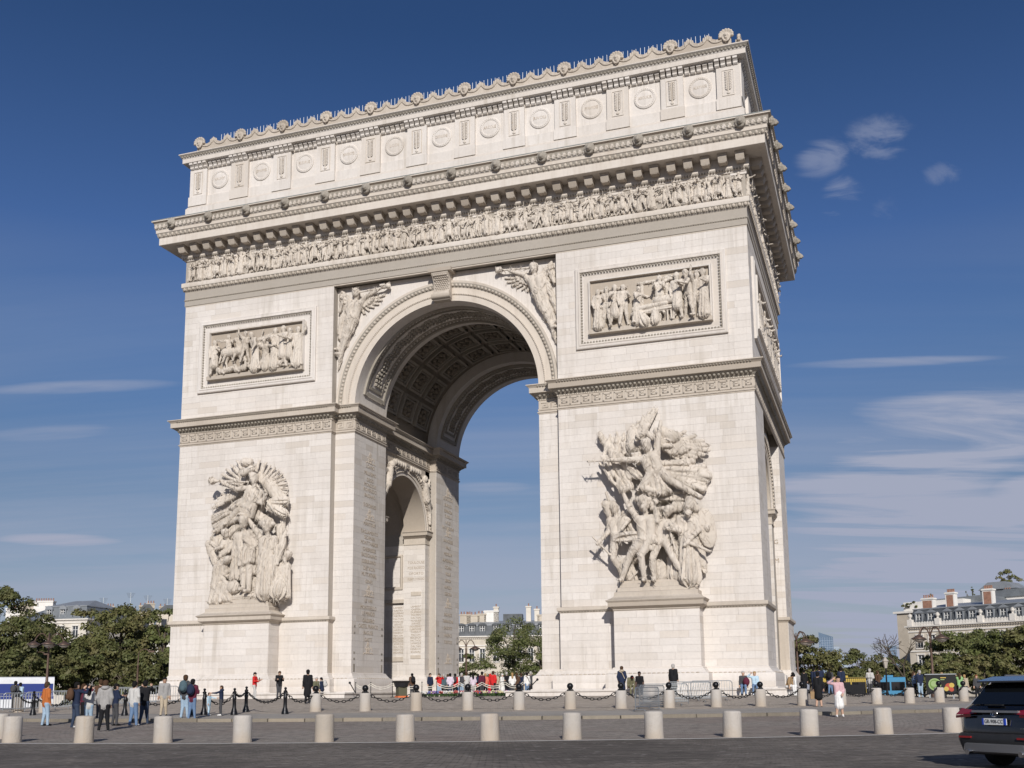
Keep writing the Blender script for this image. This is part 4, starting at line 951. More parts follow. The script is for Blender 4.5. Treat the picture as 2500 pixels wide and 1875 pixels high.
def stand(H, x=0., y=0., z=0., yaw=0., la=(( -.25, 0, -1), (-.1, -.15, -1)), ra=((.25, 0, -1), (.1, -.15, -1)), st=.10, step=0., lean=0., turn=0., bend=0.):
    """joints of a standing figure facing -Y before yaw; arm = (upper dir, fore dir)"""
    c, s = math.cos(yaw), math.sin(yaw)
    def T(p): return np.array([x+c*p[0]-s*p[1], y+s*p[0]+c*p[1], z+p[2]])
    pe = np.array([0, 0, .515*H]); ch = pe+np.array([0, -math.sin(lean)*.285*H, math.cos(lean)*.285*H]); hd = ch+np.array([0, -math.sin(lean+bend)*.135*H, math.cos(lean+bend)*.135*H])
    J = {}
    def arm(side, a):
        sh = ch+np.array([side*.098*H, 0, .02*H]); el = sh+unit(a[0])*.165*H; return el, el+unit(a[1])*.145*H
    le, lh = arm(-1, la); re, rh = arm(1, ra)
    lf = np.array([-st*H*.5, -step*H, .035*H]); rf = np.array([st*H*.5, step*H, .035*H])
    lk = (pe+lf)/2+np.array([-.012*H, -.015*H-abs(step)*.12*H, 0]); rk = (pe+rf)/2+np.array([.012*H, -.015*H-abs(step)*.12*H, 0])
    for k, v in dict(hd=hd, ch=ch, pe=pe, lk=lk, lf=lf, rk=rk, rf=rf, le=le, lh=lh, re=re, rh=rh).items(): J[k] = T(v)
    J['side'] = T((1, 0, 0))-T((0, 0, 0)); J['toe'] = T((0, -1, 0))-T((0, 0, 0)); return J
def horse(S, x, z, H, y=0, d=1):
    b = lambda a, c, e=0: np.array([x+d*a*H, y+e*H, z+c*H])
    S.cone(b(-.32, .62), b(.26, .62), .17*H, .16*H); S.cone(b(.28, .68), b(.52, .98), .13*H, .08*H); S.cone(b(.52, 1.0), b(.70, .84), .085*H, .05*H); S.cone(b(.3, .8), b(.5, 1.06), .05*H, .04*H)
    for a, kx, fx in ((-.34, -.42, -.36), (-.22, -.30, -.24), (.24, .34, .26), (.30, .48, .44)):
        S.cone(b(a, .52), b(kx, .30), .075*H, .045*H); S.cone(b(kx, .30), b(fx, .03), .04*H, .035*H)
    S.cone(b(-.46, .68), b(-.58, .3), .05*H, .03*H)
def feathers(S, root, tips, r0, r1, dep=.0, rows=3):
    root = np.array(root, float)
    for t in tips:
        t = np.array(t, float); S.cone(root+(t-root)*.25, t, r0, r1, k=.02, flat_=(0, 1, 0, 1.6))
    for q in range(rows-1):
        for i in range(len(tips)):
            t = np.array(tips[i], float); u = .38+.2*q; S.cone(root+(t-root)*.1, root+(t-root)*u+np.array([0, -.08-.04*q, 0]), r0*1.05, r0*.7, k=.02)
def pleats(S, a0, a1, b0, b1, n, r0, r1, wob=.06, sheet=True, seed=0):
    """cloth as a sheet of separate tapering folds between edge a0-a1 and edge b0-b1"""
    rg = np.random.default_rng(seed+n); a0, a1, b0, b1 = (np.array(v, float) for v in (a0, a1, b0, b1))
    for i in range(n):
        t = i/max(1, n-1); p = a0+(a1-a0)*t; q_ = b0+(b1-b0)*t+rg.normal(0, wob, 3); dy = np.array([0, -(.07 if i % 2 else -.05)-rg.uniform(0, .05), 0])
        m = (p+q_)/2+rg.normal(0, wob, 3)+dy; k = r0*rg.uniform(.75, 1.2)
        S.cone(p, m, k*.8, k, k=.03); S.cone(m, q_, k, r1*rg.uniform(.7, 1.2), k=.03)
        if sheet: S.cone(p+(0, .12, 0), q_+(0, .14, 0), r0*1.25, r1*1.3, k=.04)
def carve(name, S, res, parent, mat='carved', clip=None, **kw):
    V, Q, lab = S.mesh(res, clip, .010); V, Q = enrich(V, Q, max(40, len(V)//75), .030, .62, len(V)); return put(name, np_mesh(name, V, Q, [mat]), parent, **kw)
# ------------------------------------------------------------------ frieze figures
fr_me = []
rs_ = random.Random(3)
for i in range(12):
    S = Sculpt(.05); H = rs_.uniform(1.58, 1.70)
    def rd(s): return (s*rs_.uniform(.1, 1.1), rs_.uniform(-.9, .1), rs_.uniform(-1.1, .55))
    J = stand(H, yaw=rs_.uniform(-.8, .8), la=(rd(-1), rd(-1)), ra=(rd(1), rd(1)), st=rs_.uniform(.12, .34), step=rs_.uniform(-.12, .12), lean=rs_.uniform(-.1, .25))
    body(S, J, H, robe=rs_.choice([False, False, True, 'coat', 'coat']), helmet=rs_.random() < .5)
    if i in (3, 9): S.cone(np.array(J['rh'])-(0, 0, .5), np.array(J['rh'])+(0, 0, .75), .03, .025)
    if i % 4 == 1: S.cone(np.array(J['lh'])-(.4, 0, .1), np.array(J['lh'])+(.35, 0, .3), .04, .03)
    V, Q, _ = S.mesh(.046, .16); V, Q = enrich(V, Q, 60, .020, .24, i); V[:, 1] *= .8; fr_me.append(np_mesh('figure', V, Q, ['carved']))
for i in range(2):
    S = Sculpt(.05); horse(S, 0, 0, 1.25, 0, 1 if i else -1)
    J = stand(1.5, y=-.05, z=.42, st=.3, lean=.1, la=((-.4, -.5, -.6), (.2, -1, 0)), ra=((.4, -.6, -.2), (.7, -.6, .5))); body(S, J, 1.28, helmet=True)
    V, Q, _ = S.mesh(.046, .14); V, Q = enrich(V, Q, 60, .020, .24, i); V[:, 1] *= .8; fr_me.append(np_mesh('figure', V, Q, ['carved']))
x = -22.1; i = 0
while x < 22.2:
    k = rs_.randrange(14) if i % 6 == 3 else rs_.randrange(12)
    if abs(x) > 1.4 or k < 12: put('figure', fr_me[k], FRZ, (x, -.10-.09*(i % 3), 33.60+rs_.uniform(-.02, .04)), (0, 0, rs_.uniform(-.3, .3)), (rs_.choice([-1, 1])*rs_.uniform(.9, 1.15), 1, rs_.uniform(.90, 1.07)))
    x += .62 if k >= 12 else rs_.uniform(.19, .31); i += 1
y = .1
while y < D:
    put('figure', fr_me[rs_.randrange(12)], FRZ, (HW+.16, y, 33.62), (0, 0, R(90)+rs_.uniform(-.3, .3)), (rs_.choice([-1, 1]), 1, rs_.uniform(.96, 1.05))); y += .62
# small name tablets set behind the marching figures
for i in range(26): MB().box(-21.5+i*1.72, -20.9+i*1.72+.5, -.12, -.05, 35.22, 35.38).build('tablet', 'stone', FRZ)
# ------------------------------------------------------------------ relief panels
def relief(panel, items, y=-.12, res=.048):
    for it in items:
        kind, x, z, H = it[:4]; S = Sculpt(.05); H = H*1.13 if kind == 's' else H
        if kind == 'h': horse(S, x, z, H, y-.1, it[4])
        elif kind == 'b':     # couch / bier with drapery
            S.cone((x-H/2, y-.2, z+.75), (x+H/2, y-.2, z+.95), .16, .18, fold=(.04, 7, 5, 0)); S.cone((x-H*.3, y-.25, z+.7), (x-H*.2, y-.25, z+.1), .28, .42, fold=(.06, 9, 1, 0)); S.cone((x+H*.1, y-.25, z+.8), (x+H*.1, y-.25, z+.1), .22, .35, fold=(.05, 9, 1, 0)); S.cone((x-H*.45, y-.3, z+1.05), (x+H*.4, y-.3, z+1.25), .2, .16)
            for q in (-.5, -.38, .42, .52): S.cone((x+q*H, y-.2, z), (x+q*H, y-.2, z+.75), .07)
        elif kind == 'w':     # building / tree backdrop
            S.cone((x-H*.4, y+.05, z+1.2), (x-H*.4, y+.05, z+2.7), .14); S.cone((x+H*.4, y+.05, z+1.2), (x+H*.4, y+.05, z+2.7), .14); S.cone((x-H*.5, y, z+2.8), (x+H*.5, y, z+2.85), .11)
        elif kind == 't':
            for q in range(14): S.ell((x+rs_.uniform(-H, H), y-.08, z+2.9+rs_.uniform(-.2, .35)), (.22, .14, .12))
            S.cone((x, y, z+1.5), (x-.1, y, z+2.9), .12)
        elif kind == 'l':     # fallen figure
            S.cone((x-H*.4, y-.2, z+.25), (x+H*.05, y-.25, z+.35), .2, .24); S.cone((x+.05*H, y-.25, z+.35), (x+.3*H, y-.3, z+.6), .17, .12); S.cone((x+.3*H, y-.3, z+.6), (x+.5*H, y-.25, z+.1), .12, .09); S.ell((x-H*.5, y-.25, z+.42), (.17, .17, .2)); S.cone((x-.35*H, y-.3, z+.3), (x-.2*H, y-.4, z+.05), .1, .08)
        elif kind == 'f':     # flag / standard
            S.cone((x, y-.1, z+.9), (x+H*.5, y-.15, z+3.3), .05, .05); S.cone((x+.3*H, y-.1, z+2.4), (x+1.1*H, y-.1, z+2.9), .28, .10, fold=(.05, 5, 6, 1)); S.cone((x+.25*H, y-.1, z+2.1), (x+.9*H, y-.1, z+2.2), .22, .08, fold=(.05, 5, 6, 1))
        else:
            J = stand(H, x, y-.22, z, yaw=it[4], la=it[5], ra=it[6], st=it[7], lean=it[8]); body(S, J, H, robe=it[9], helmet=it[10])
        V, Q, _ = S.mesh(res, y+.12, .008); V, Q = enrich(V, Q, 90, .026, .36, len(V)); put('figure', np_mesh('figure', V, Q, ['carved']), panel)
D_ = lambda *a: a
dn, up_, fwd, out = ((-.3, -.1, -1), (.2, -.4, -.9)), ((-.6, -.3, .6), (-.1, -.3, 1)), ((-.2, -.5, -.7), (.3, -.9, .1)), ((-.9, -.3, -.3), (-.9, -.3, .1))
mr = lambda a: tuple((-q[0], q[1], q[2]) for q in a)
P0, xa, xb = RP[0]; z0 = 25.36
relief(P0, [('w', xa+1.6, z0+.0, 1.8), ('w', xa+4.5, z0+.2, 2.2), ('t', xa+6.6, z0+.1, 1.7), ('s', xa+.55, z0, 2.5, .3, dn, mr(fwd), .2, .0, True, 0), ('s', xa+1.15, z0, 2.6, -.2, dn, mr(dn), .2, 0, False, 0), ('s', xa+1.75, z0, 2.65, .4, fwd, mr(dn), .25, .0, 'coat', 1), ('s', xa+2.35, z0, 2.6, .3, dn, mr(fwd), .2, 0, False, 0), ('s', xa+3.3, z0, 2.3, .8, fwd, mr(out), .3, .25, True, 0), ('b', xa+4.3, z0, 2.6), ('s', xa+4.9, z0+.5, 2.4, 0, fwd, mr(fwd), .2, 0, False, 1), ('h', xa+5.4, z0+.3, 2.0, 1), ('s', xa+6.1, z0, 2.9, -.2, dn, mr(fwd), .2, 0, 'coat', 1), ('s', xa+6.9, z0, 2.95, -.8, out, mr(fwd), .3, .15, False, 1), ('s', xa+7.4, z0, 2.7, .8, up_, mr(dn), .25, .1, False, 1), ('s', xa+7.9, z0, 2.9, -.3, dn, mr(fwd), .2, 0, True, 1)])
P1, xa, xb = RP[1]
relief(P1, [('s', xa+.5, z0, 2.5, .4, dn, mr(fwd), .2, 0, 'coat', 1), ('h', xa+2.2, z0+.35, 2.3, 1), ('s', xa+1.8, z0+.85, 2.0, .5, out, mr(fwd), .4, .1, False, 1), ('s', xa+2.7, z0+.9, 2.0, .3, fwd, mr(out), .4, .2, False, 0), ('l', xa+1.9, z0, 1.9), ('l', xa+3.2, z0, 1.5), ('s', xa+3.3, z0+.7, 2.2, .6, up_, mr(out), .3, .3, False, 0), ('s', xa+4.3, z0, 2.7, -.5, out, mr(dn), .4, .35, True, 0), ('f', xa+4.0, z0, 1.7), ('f', xa+5.2, z0, 1.4), ('s', xa+5.2, z0, 2.1, .2, fwd, mr(out), .5, .5, True, 0), ('s', xa+6.0, z0, 2.8, .3, fwd, mr(dn), .2, 0, True, 1), ('s', xa+6.7, z0, 2.9, -.2, dn, mr(fwd), .22, 0, 'coat', 1), ('s', xa+7.3, z0, 2.7, -.4, out, mr(fwd), .22, 0, 'coat', 1), ('s', xa+8.0, z0, 2.7, .2, dn, mr(up_), .25, 0, True, 1), ('l', xa+6.4, z0, 1.4)])
y = 3.4
while y < D-3:
    k = rs_.choice([0, 1, 2, 4, 5, 6, 7, 8]); s = rs_.uniform(1.6, 1.85); put('figure', fr_me[k], RPS, (HW+.14, y, 25.25), (0, 0, R(90)+rs_.uniform(-.2, .2)), (s, s*.5, s)); y += rs_.uniform(.55, .8)
# ------------------------------------------------------------------ winged figures in the spandrels
def Q3(u, v, y): return on_y(u, v, y)
def victory(mir):
    S = Sculpt(.08)
    def p(x, z, y=.42): return np.array([mir*x, y, z])
    # figure leaning along the curve of the arch, trumpet towards the keystone
    J = dict(hd=p(7.15, 30.75, .25), ch=p(7.25, 29.95, .35), pe=p(7.55, 28.75, .38), lk=p(7.95, 27.4, .32), lf=p(8.45, 26.2, .42), rk=p(8.2, 27.6, .42), rf=p(8.55, 26.6, .5), le=p(6.45, 30.35, .3), lh=p(5.5, 30.75, .3), re=p(7.95, 29.6, .3), rh=p(7.7, 29.1, .2), toe=(mir*.3, -.2, 0), side=np.array([mir*1., 0, .1]), sleeve=True)
    H = 5.0; body(S, J, H)
    S.cone(p(6.95, 30.8, .2), p(4.75, 30.95, .25), .06, .08); S.cone(p(4.75, 30.95, .25), p(4.45, 31.0, .25), .09, .22)
    feathers(S, p(7.6, 30.2, .5), [p(8.45, 31.15, .5), p(8.6, 30.7, .5), p(8.62, 30.2, .5), p(8.5, 29.7, .5), p(8.3, 29.3, .5)], .16, .10)
    feathers(S, p(7.0, 30.1, .55), [p(4.9, 30.45, .55), p(5.1, 30.1, .55), p(5.4, 29.8, .55), p(5.8, 29.6, .55), p(6.2, 29.4, .55), p(6.6, 29.2, .55)], .15, .09)
    pleats(S, p(7.4, 29.1, .3), p(7.9, 29.0, .3), p(8.0, 26.9, .5), p(8.65, 26.3, .5), 8, .11, .10, seed=1); pleats(S, p(7.9, 30.2, .4), p(8.1, 29.8, .4), p(8.6, 28.2, .5), p(8.7, 27.4, .5), 6, .12, .12, seed=2); pleats(S, p(7.9, 30.4, .4), p(8.2, 30.6, .4), p(8.55, 31.0, .5), p(8.65, 29.6, .5), 7, .1, .1, seed=3)
    S.chain([p(7.4, 28.9, .3), p(7.7, 28.0, .36), p(8.25, 27.0, .45)], [.36, .34, .2], fold=(.06, 10, 2, 0))
    S.chain([p(8.45, 26.4, .45), p(8.55, 25.7, .5), p(8.7, 25.0, .55)], [.2, .14, .06], fold=(.04, 6, 3, 0))
    S.ell(p(7.2, 30.95, .35), (.3, .25, .22))
    carve('winged_figure', S, .048, ARCH, 'carved', .72)
for m in (1, -1): victory(m)
for m in (-1, 1):     # cherub-like figures over the inner side arch
    for s in (-1, 1):
        S = Sculpt(.06); X = m*8.0
        def p(yy, z, x=.0): return np.array([X-m*.28-m*x, FY+s*yy, z])
        S.cone(p(3.5, 18.4), p(3.9, 17.2), .34, .36); S.ell(p(3.3, 18.95, .1), (.3, .3, .34)); S.cone(p(3.9, 17.2), p(4.6, 16.3), .28, .2); S.cone(p(4.6, 16.3), p(4.7, 15.2), .2, .14); S.cone(p(4.1, 17.1), p(4.85, 16.8), .24, .18); S.cone(p(3.5, 18.3), p(2.7, 18.7), .18, .14); S.cone(p(3.8, 18.3), p(4.5, 18.5), .16, .12)
        for q in range(6): S.cone(p(4.2, 18.2, -.1), p(4.9, 19.2-q*.35, -.1), .16, .1)
        for q in range(5): S.ell(p(.6+q*.45, 19.35, -.05), (.25, .24, .28))
        carve('winged_figure', S, .06, ARCH)
# ------------------------------------------------------------------ large groups on the piers
def gpx(o, s): return lambda x, y, d: on_y(o[0]+x/s, o[1]+y/s, -d)
def group_fig(G, H, name, q, robe=False, dep=.8, extra=None, helmet=False, hairk=True, res=.048, k=.05):
    S = Sculpt(k); d = lambda t: q[t] if len(q[t]) == 3 else (*q[t], dep)
    J = {t: q3(*d(t)) for t in q}; J['toe'] = (0, -1, 0)
    body(S, J, H, robe=robe, helmet=helmet)
    if extra: extra(S)
    return carve(name, S, res, G, 'carved', .05)
GR_ = empty('sculpture_group'); GR_.parent = ARCH; GR_['label'] = 'high relief group, large winged figure above standing warriors'
q3 = gpx((1420, 980), 6.379)
def wings(S):
    feathers(S, q3(830, 760, .5), [q3(*t, .35) for t in ((1170, 120), (1120, 130), (1050, 175), (960, 250), (880, 320), (800, 390))], .22, .13)
    S.cone(q3(820, 700, .6), q3(790, 480, .45), .55, .4); S.cone(q3(830, 720, .6), q3(940, 420, .45), .4, .25)
    feathers(S, q3(1260, 690, .7), [q3(*t, .55) for t in ((1610, 470), (1760, 540), (1890, 610), (1965, 680), (1980, 760), (1900, 830), (1780, 870), (1640, 900), (1500, 900))], .24, .13)
    S.cone(q3(1250, 480, .8), q3(1450, 560, .8), .4, .42); S.cone(q3(1270, 640, .8), q3(1180, 470, .8), .35, .3)
    for i in range(14): S.ell(q3(1240+(i % 5)*48, 520+(i//5)*85, 1.0), (.2, .15, .17))
    S.cone(q3(450, 912, 1.6), q3(85, 940, 1.55), .10, .05); S.cone(q3(400, 850, 1.6), q3(420, 960, 1.6), .06, .06)
    pleats(S, q3(1150, 960, 1.1), q3(1180, 1060, 1.1), q3(1740, 900, .6), q3(1560, 1100, .8), 7, .13, .13, seed=1)
    pleats(S, q3(1250, 1040, 1.0), q3(1330, 1130, 1.0), q3(1900, 1030, .5), q3(1990, 1190, .6), 9, .13, .15, seed=2)
    pleats(S, q3(1350, 1110, .9), q3(1480, 1200, .9), q3(1960, 1190, .5), q3(1870, 1390, .5), 10, .14, .14, seed=3)
    pleats(S, q3(1060, 1060, 1.5), q3(1200, 1090, 1.5), q3(1090, 1440, 1.2), q3(1340, 1430, 1.2), 11, .10, .14, seed=4)
    pleats(S, q3(1040, 1120, 1.3), q3(1090, 1180, 1.4), q3(870, 1400, 1.0), q3(1080, 1450, 1.1), 8, .12, .16, seed=5)
    pleats(S, q3(860, 1440, .8), q3(900, 1530, .8), q3(1640, 1400, .7), q3(1560, 1500, .6), 6, .14, .12, seed=6)
    pleats(S, q3(1000, 960, 1.6), q3(1150, 960, 1.6), q3(1030, 1070, 1.55), q3(1180, 1080, 1.5), 8, .08, .09, .02, seed=7)
    pleats(S, q3(780, 820, 1.5), q3(900, 800, 1.5), q3(850, 960, 1.4), q3(930, 940, 1.4), 5, .09, .11, seed=8)
    for i in range(7): S.ell(q3(880+i*36, 560-70*math.sin(i/6*3.14), 1.6), (.16, .2, .22))
G1 = dict(hd=(1005, 690, 1.75), ch=(1060, 880, 1.45), pe=(1140, 1090, 1.3), lk=(960, 1340, 1.4), lf=(1240, 1430, 1.2), rk=(1400, 1240, 1.45), rf=(1850, 1490, 1.1), le=(700, 910, 1.6), lh=(470, 915, 1.65), re=(1190, 600, 1.5), rh=(1225, 370, 1.4))
group_fig(GR_, 5.6, 'winged_figure', G1, False, 1.3, wings)
S = Sculpt(.08)       # banners and spears left of the winged figure
for e0, e1, f0, f1, n, r_ in (((430, 700, .6), (700, 620, .5), (440, 860, .7), (800, 800, .6), 8, .12), ((420, 600, .4), (690, 560, .4), (430, 720, .5), (700, 650, .5), 7, .13), ((430, 760, 1.0), (560, 800, 1.0), (560, 1200, .8), (960, 1180, .9), 10, .12), ((380, 700, .6), (430, 720, .6), (400, 980, .8), (500, 1180, .8), 4, .14), ((560, 1180, .8), (700, 1200, .8), (600, 1330, .9), (760, 1330, .9), 5, .13)):
    pleats(S, q3(*e0), q3(*e1), q3(*f0), q3(*f1), n, r_, r_*1.1, seed=n)
S.cone(q3(290, 500, .5), q3(400, 690, .5), .14, .2); S.cone(q3(300, 560, .5), q3(360, 660, .5), .2, .16)
for a, b in (((280, 960, .9), (520, 1300, .9)), ((310, 860, .8), (480, 1150, .8)), ((440, 520, .35), (470, 700, .35)), ((550, 490, .3), (540, 700, .3)), ((660, 500, .3), (600, 700, .3)), ((380, 1420, .7), (480, 1720, .7))): S.cone(q3(*a), q3(*b), .09, .12)
carve('banners', S, .048, GR_, 'carved', .05)
q3 = gpx((1420, 1200), 5.53)
group_fig(GR_, 5.0, 'warrior', dict(hd=(440, 230), ch=(480, 400), pe=(500, 620), lk=(430, 900), lf=(560, 1120, .5), rk=(740, 640, 1.3), rf=(640, 960, .7), le=(370, 540), lh=(240, 680, 1.3), re=(640, 380), rh=(560, 480, 1.4)), False, .9, lambda S: (S.cone(q3(150, 610, 1.4), q3(380, 850, 1.1), .07, .07), S.cone(q3(330, 180, .9), q3(370, 320, .8), .3, .2), pleats(S, q3(420, 570, 1.25), q3(430, 660, 1.2), q3(740, 540, 1.35), q3(740, 600, 1.35), 5, .11, .1, seed=3)), True)
group_fig(GR_, 5.6, 'warrior', dict(hd=(840, 150, 1.5), ch=(870, 390), pe=(880, 640), lk=(660, 850, 1.3), lf=(540, 1190, 1.2), rk=(800, 860, 1.5), rf=(850, 1190, 1.3), le=(640, 200), lh=(560, 20, 1.0), re=(1020, 400, 1.5), rh=(1000, 270, 1.6)), False, 1.35, lambda S: (pleats(S, q3(780, 610, 1.6), q3(990, 600, 1.6), q3(760, 700, 1.55), q3(1010, 690, 1.5), 9, .09, .1, .03, seed=2), pleats(S, q3(800, 690, 1.5), q3(1000, 690, 1.4), q3(900, 770, 1.5), q3(960, 770, 1.4), 6, .1, .1, .03, seed=6), [S.ell(q3(760+i*30, 110+30*((i*7) % 5), 1.35), (.2, .22, .2)) for i in range(9)], S.cone(q3(830, 210, 1.75), q3(850, 250, 1.7), .2, .12), S.cone(q3(560, -30, 1.0), q3(640, -60, 1.0), .3, .25)))
group_fig(GR_, 5.2, 'youth', dict(hd=(1160, 270, 1.3), ch=(1110, 440), pe=(1090, 680), lk=(960, 900, 1.3), lf=(980, 1190, 1.2), rk=(1230, 890, 1.3), rf=(1410, 1170, 1.2), le=(1000, 420, 1.4), lh=(1010, 320, 1.5), re=(1320, 530, 1.5), rh=(1180, 500, 1.7)), False, 1.1, lambda S: (S.cone(q3(1190, 540, 1.5), q3(1290, 860, 1.4), .09, .05), [S.ell(q3(1100+i*32, 230+20*(i % 3), 1.2), (.18, .2, .18)) for i in range(5)]))
group_fig(GR_, 5.4, 'bearded_warrior', dict(hd=(1450, 210, 1.3), ch=(1430, 390), pe=(1430, 640), lk=(1400, 900), lf=(1410, 1180), rk=(1520, 900), rf=(1520, 1180), le=(1320, 560, 1.3), lh=(1240, 480, 1.5), re=(1580, 520, 1.2), rh=(1420, 690, 1.6)), True, 1.0, lambda S: (S.cone(q3(1450, 690, 1.6), q3(1740, 810, 1.4), .13, .08), S.cone(q3(1440, 290, 1.6), q3(1440, 320, 1.5), .24, .16), S.cone(q3(1460, 120, 1.2), q3(1540, 230, .9), .3, .26), pleats(S, q3(1520, 290, .8), q3(1580, 300, .7), q3(1560, 900, .8), q3(1660, 1050, .5), 6, .13, .13, seed=9), pleats(S, q3(1340, 640, 1.2), q3(1540, 640, 1.1), q3(1360, 1150, 1.1), q3(1580, 1120, .9), 10, .12, .15, .05, seed=5)), True)
S = Sculpt(.05); S.ell(q3(1690, 490, .8), (.62, .17, 1.35), rot=Matrix.Rotation(R(-8), 3, 'Y') @ Matrix.Rotation(R(25), 3, 'Z')); S.ell(q3(1690, 490, 1.0), (.2, .16, .25)); carve('round_shield', S, .048, GR_, 'carved', .3)
group_fig(GR_, 4.9, 'old_man', dict(hd=(1290, 130), ch=(1290, 300), pe=(1290, 520), lk=(1250, 800), lf=(1250, 1150), rk=(1330, 800), rf=(1330, 1150), le=(1200, 420), lh=(1240, 560), re=(1390, 420), rh=(1340, 560)), True, .45, lambda S: [S.ell(q3(1250+i*26, 190+25*(i % 2), .95), (.2, .2, .28)) for i in range(5)])
S = Sculpt(.08)       # rocks, bow, greaves and cloaks behind the legs
for a, b, r0, r1, f in (((600, 1000, .4), (700, 1180, .4), .5, .45, 0), ((1040, 1040, .5), (1080, 1150, .5), .55, .5, 0), ((700, 900, .4), (880, 820, .4), .4, .4, 6), ((1180, 900, .5), (1310, 1190, .7), .18, .2, 0), ((640, 1190, .9), (760, 1080, .9), .08, .08, 0), ((900, 230, .7), (1060, 300, .8), .4, .35, 5), ((620, 330, .4), (740, 560, .5), .45, .45, 7), ((1560, 900, .4), (1660, 1080, .5), .25, .15, 5)):
    S.cone(q3(*a), q3(*b), r0, r1, fold=(.05, f, 3, 0) if f else None)
carve('drapery', S, .048, GR_, 'carved', .05)
MB().bbox(12.95+.45, 18.5-.45, -1.02, 0, 7.44, 7.62, .06).build('plinth_slab', 'ornament', GR_)
GL_ = empty('sculpture_group'); GL_.parent = ARCH; GL_['label'] = 'high relief group, winged trumpeter above a crowned robed figure'
q3 = gpx((400, 980), 2.676)
def lw(S):
    S.cone(q3(550, 527, 1.5), q3(350, 520, 1.45), .07, .09); S.cone(q3(350, 520, 1.45), q3(318, 520, 1.45), .1, .3)
    for s_, n_ in ((-1, 9), (1, 10)):
        for i in range(n_):
            w = R(62+13*i*1.0) if s_ < 0 else R(75-10.5*i); rr_ = 210 if s_ < 0 else 195; c_ = (570, 560) if s_ < 0 else (610, 570)
            for k_ in (1.0, .8, .62): S.cone(q3(c_[0]+.3*rr_*math.cos(w), c_[1]-.3*rr_*.85*math.sin(w), .6), q3(c_[0]+rr_*k_*math.cos(w), c_[1]-rr_*k_*.85*math.sin(w), .34+.2*(1-k_)), .13, .10, k=.015)
    feathers(S, q3(530, 590, .7), [q3(*t, .5) for t in ((325, 695), (340, 665), (360, 635), (385, 605), (410, 580))], .2, .13)
    S.cone(q3(540, 440, 1.2), q3(715, 712, 1.2), .09, .09); S.cone(q3(520, 470, 1.2), q3(575, 440, 1.2), .26, .26); S.cone(q3(530, 400, 1.1), q3(560, 395, 1.1), .34, .3)
    pleats(S, q3(510, 640, 1.4), q3(600, 660, 1.4), q3(440, 690, 1.2), q3(570, 750, 1.2), 9, .12, .14, seed=1)
    pleats(S, q3(470, 680, 1.1), q3(520, 740, 1.1), q3(320, 760, .6), q3(340, 850, .5), 9, .13, .12, seed=2)
    pleats(S, q3(530, 590, 1.6), q3(630, 590, 1.6), q3(550, 650, 1.5), q3(620, 660, 1.5), 7, .08, .09, .03, seed=3)
group_fig(GL_, 5.4, 'winged_figure', dict(hd=(585, 505, 1.5), ch=(585, 600, 1.35), pe=(535, 680, 1.2), lk=(450, 750, 1.0), lf=(350, 850, .7), rk=(500, 760, 1.1), rf=(420, 800, .7), le=(480, 575, 1.4), lh=(400, 540, 1.5), re=(640, 665, 1.4), rh=(660, 625, 1.5)), False, 1.2, lw)
group_fig(GL_, 6.1, 'robed_figure', dict(hd=(520, 790, 1.4), ch=(525, 880), pe=(535, 1000), lk=(520, 1110), lf=(520, 1225), rk=(560, 1110), rf=(555, 1235), le=(470, 960), lh=(500, 1000, 1.3), re=(590, 950), rh=(540, 915, 1.5)), False, 1.1, lambda S: (pleats(S, q3(470, 870, 1.2), q3(510, 870, 1.2), q3(440, 1150, .9), q3(490, 1150, 1.0), 6, .14, .16, seed=1), pleats(S, q3(560, 860, 1.2), q3(610, 880, 1.1), q3(575, 1150, .9), q3(620, 1000, .8), 6, .13, .14, seed=2), pleats(S, q3(490, 960, 1.5), q3(580, 960, 1.45), q3(490, 1070, 1.45), q3(575, 1040, 1.4), 8, .10, .13, .03, seed=3), S.ell(q3(512, 740, 1.3), (.45, .3, .12))))
group_fig(GL_, 5.9, 'draped_woman', dict(hd=(668, 820, 1.3), ch=(680, 910), pe=(672, 1030), lk=(650, 1140), lf=(660, 1250), rk=(690, 1140), rf=(690, 1250), le=(600, 840, 1.2), lh=(548, 760, 1.2), re=(735, 980, 1.1), rh=(740, 1040, 1.2)), True, 1.0, lambda S: (S.chain([q3(740, 1060, 1.2), q3(770, 950, 1.0), q3(795, 840, .8)], [.08, .28, .1], fold=(.05, 7, 3, 0)), [S.ell(q3(640+i*18, 800+(i % 2)*12, 1.2), (.2, .22, .2)) for i in range(5)], pleats(S, q3(620, 1020, 1.3), q3(730, 1010, 1.3), q3(620, 1255, 1.0), q3(720, 1250, 1.0), 10, .13, .16, seed=4), pleats(S, q3(640, 890, 1.35), q3(720, 890, 1.35), q3(635, 960, 1.3), q3(720, 960, 1.3), 6, .07, .08, .02, seed=5)))
group_fig(GL_, 5.0, 'kneeling_figure', dict(hd=(412, 1040, 1.3), ch=(375, 1110), pe=(350, 1210), lk=(400, 1290, 1.2), lf=(320, 1300, .7), rk=(330, 1300, 1.2), rf=(315, 1310, .6), le=(400, 1180, 1.2), lh=(450, 1225, 1.4), re=(345, 1180), rh=(430, 1230, 1.4)), False, .95, lambda S: (S.ell(q3(455, 1215, 1.2), (.55, .4, .5)), pleats(S, q3(330, 1080, 1.1), q3(400, 1070, 1.2), q3(305, 1320, .9), q3(360, 1320, 1.1), 7, .14, .17, seed=6), pleats(S, q3(360, 1190, 1.3), q3(430, 1200, 1.3), q3(370, 1310, 1.1), q3(430, 1300, 1.2), 6, .13, .15, seed=7)))
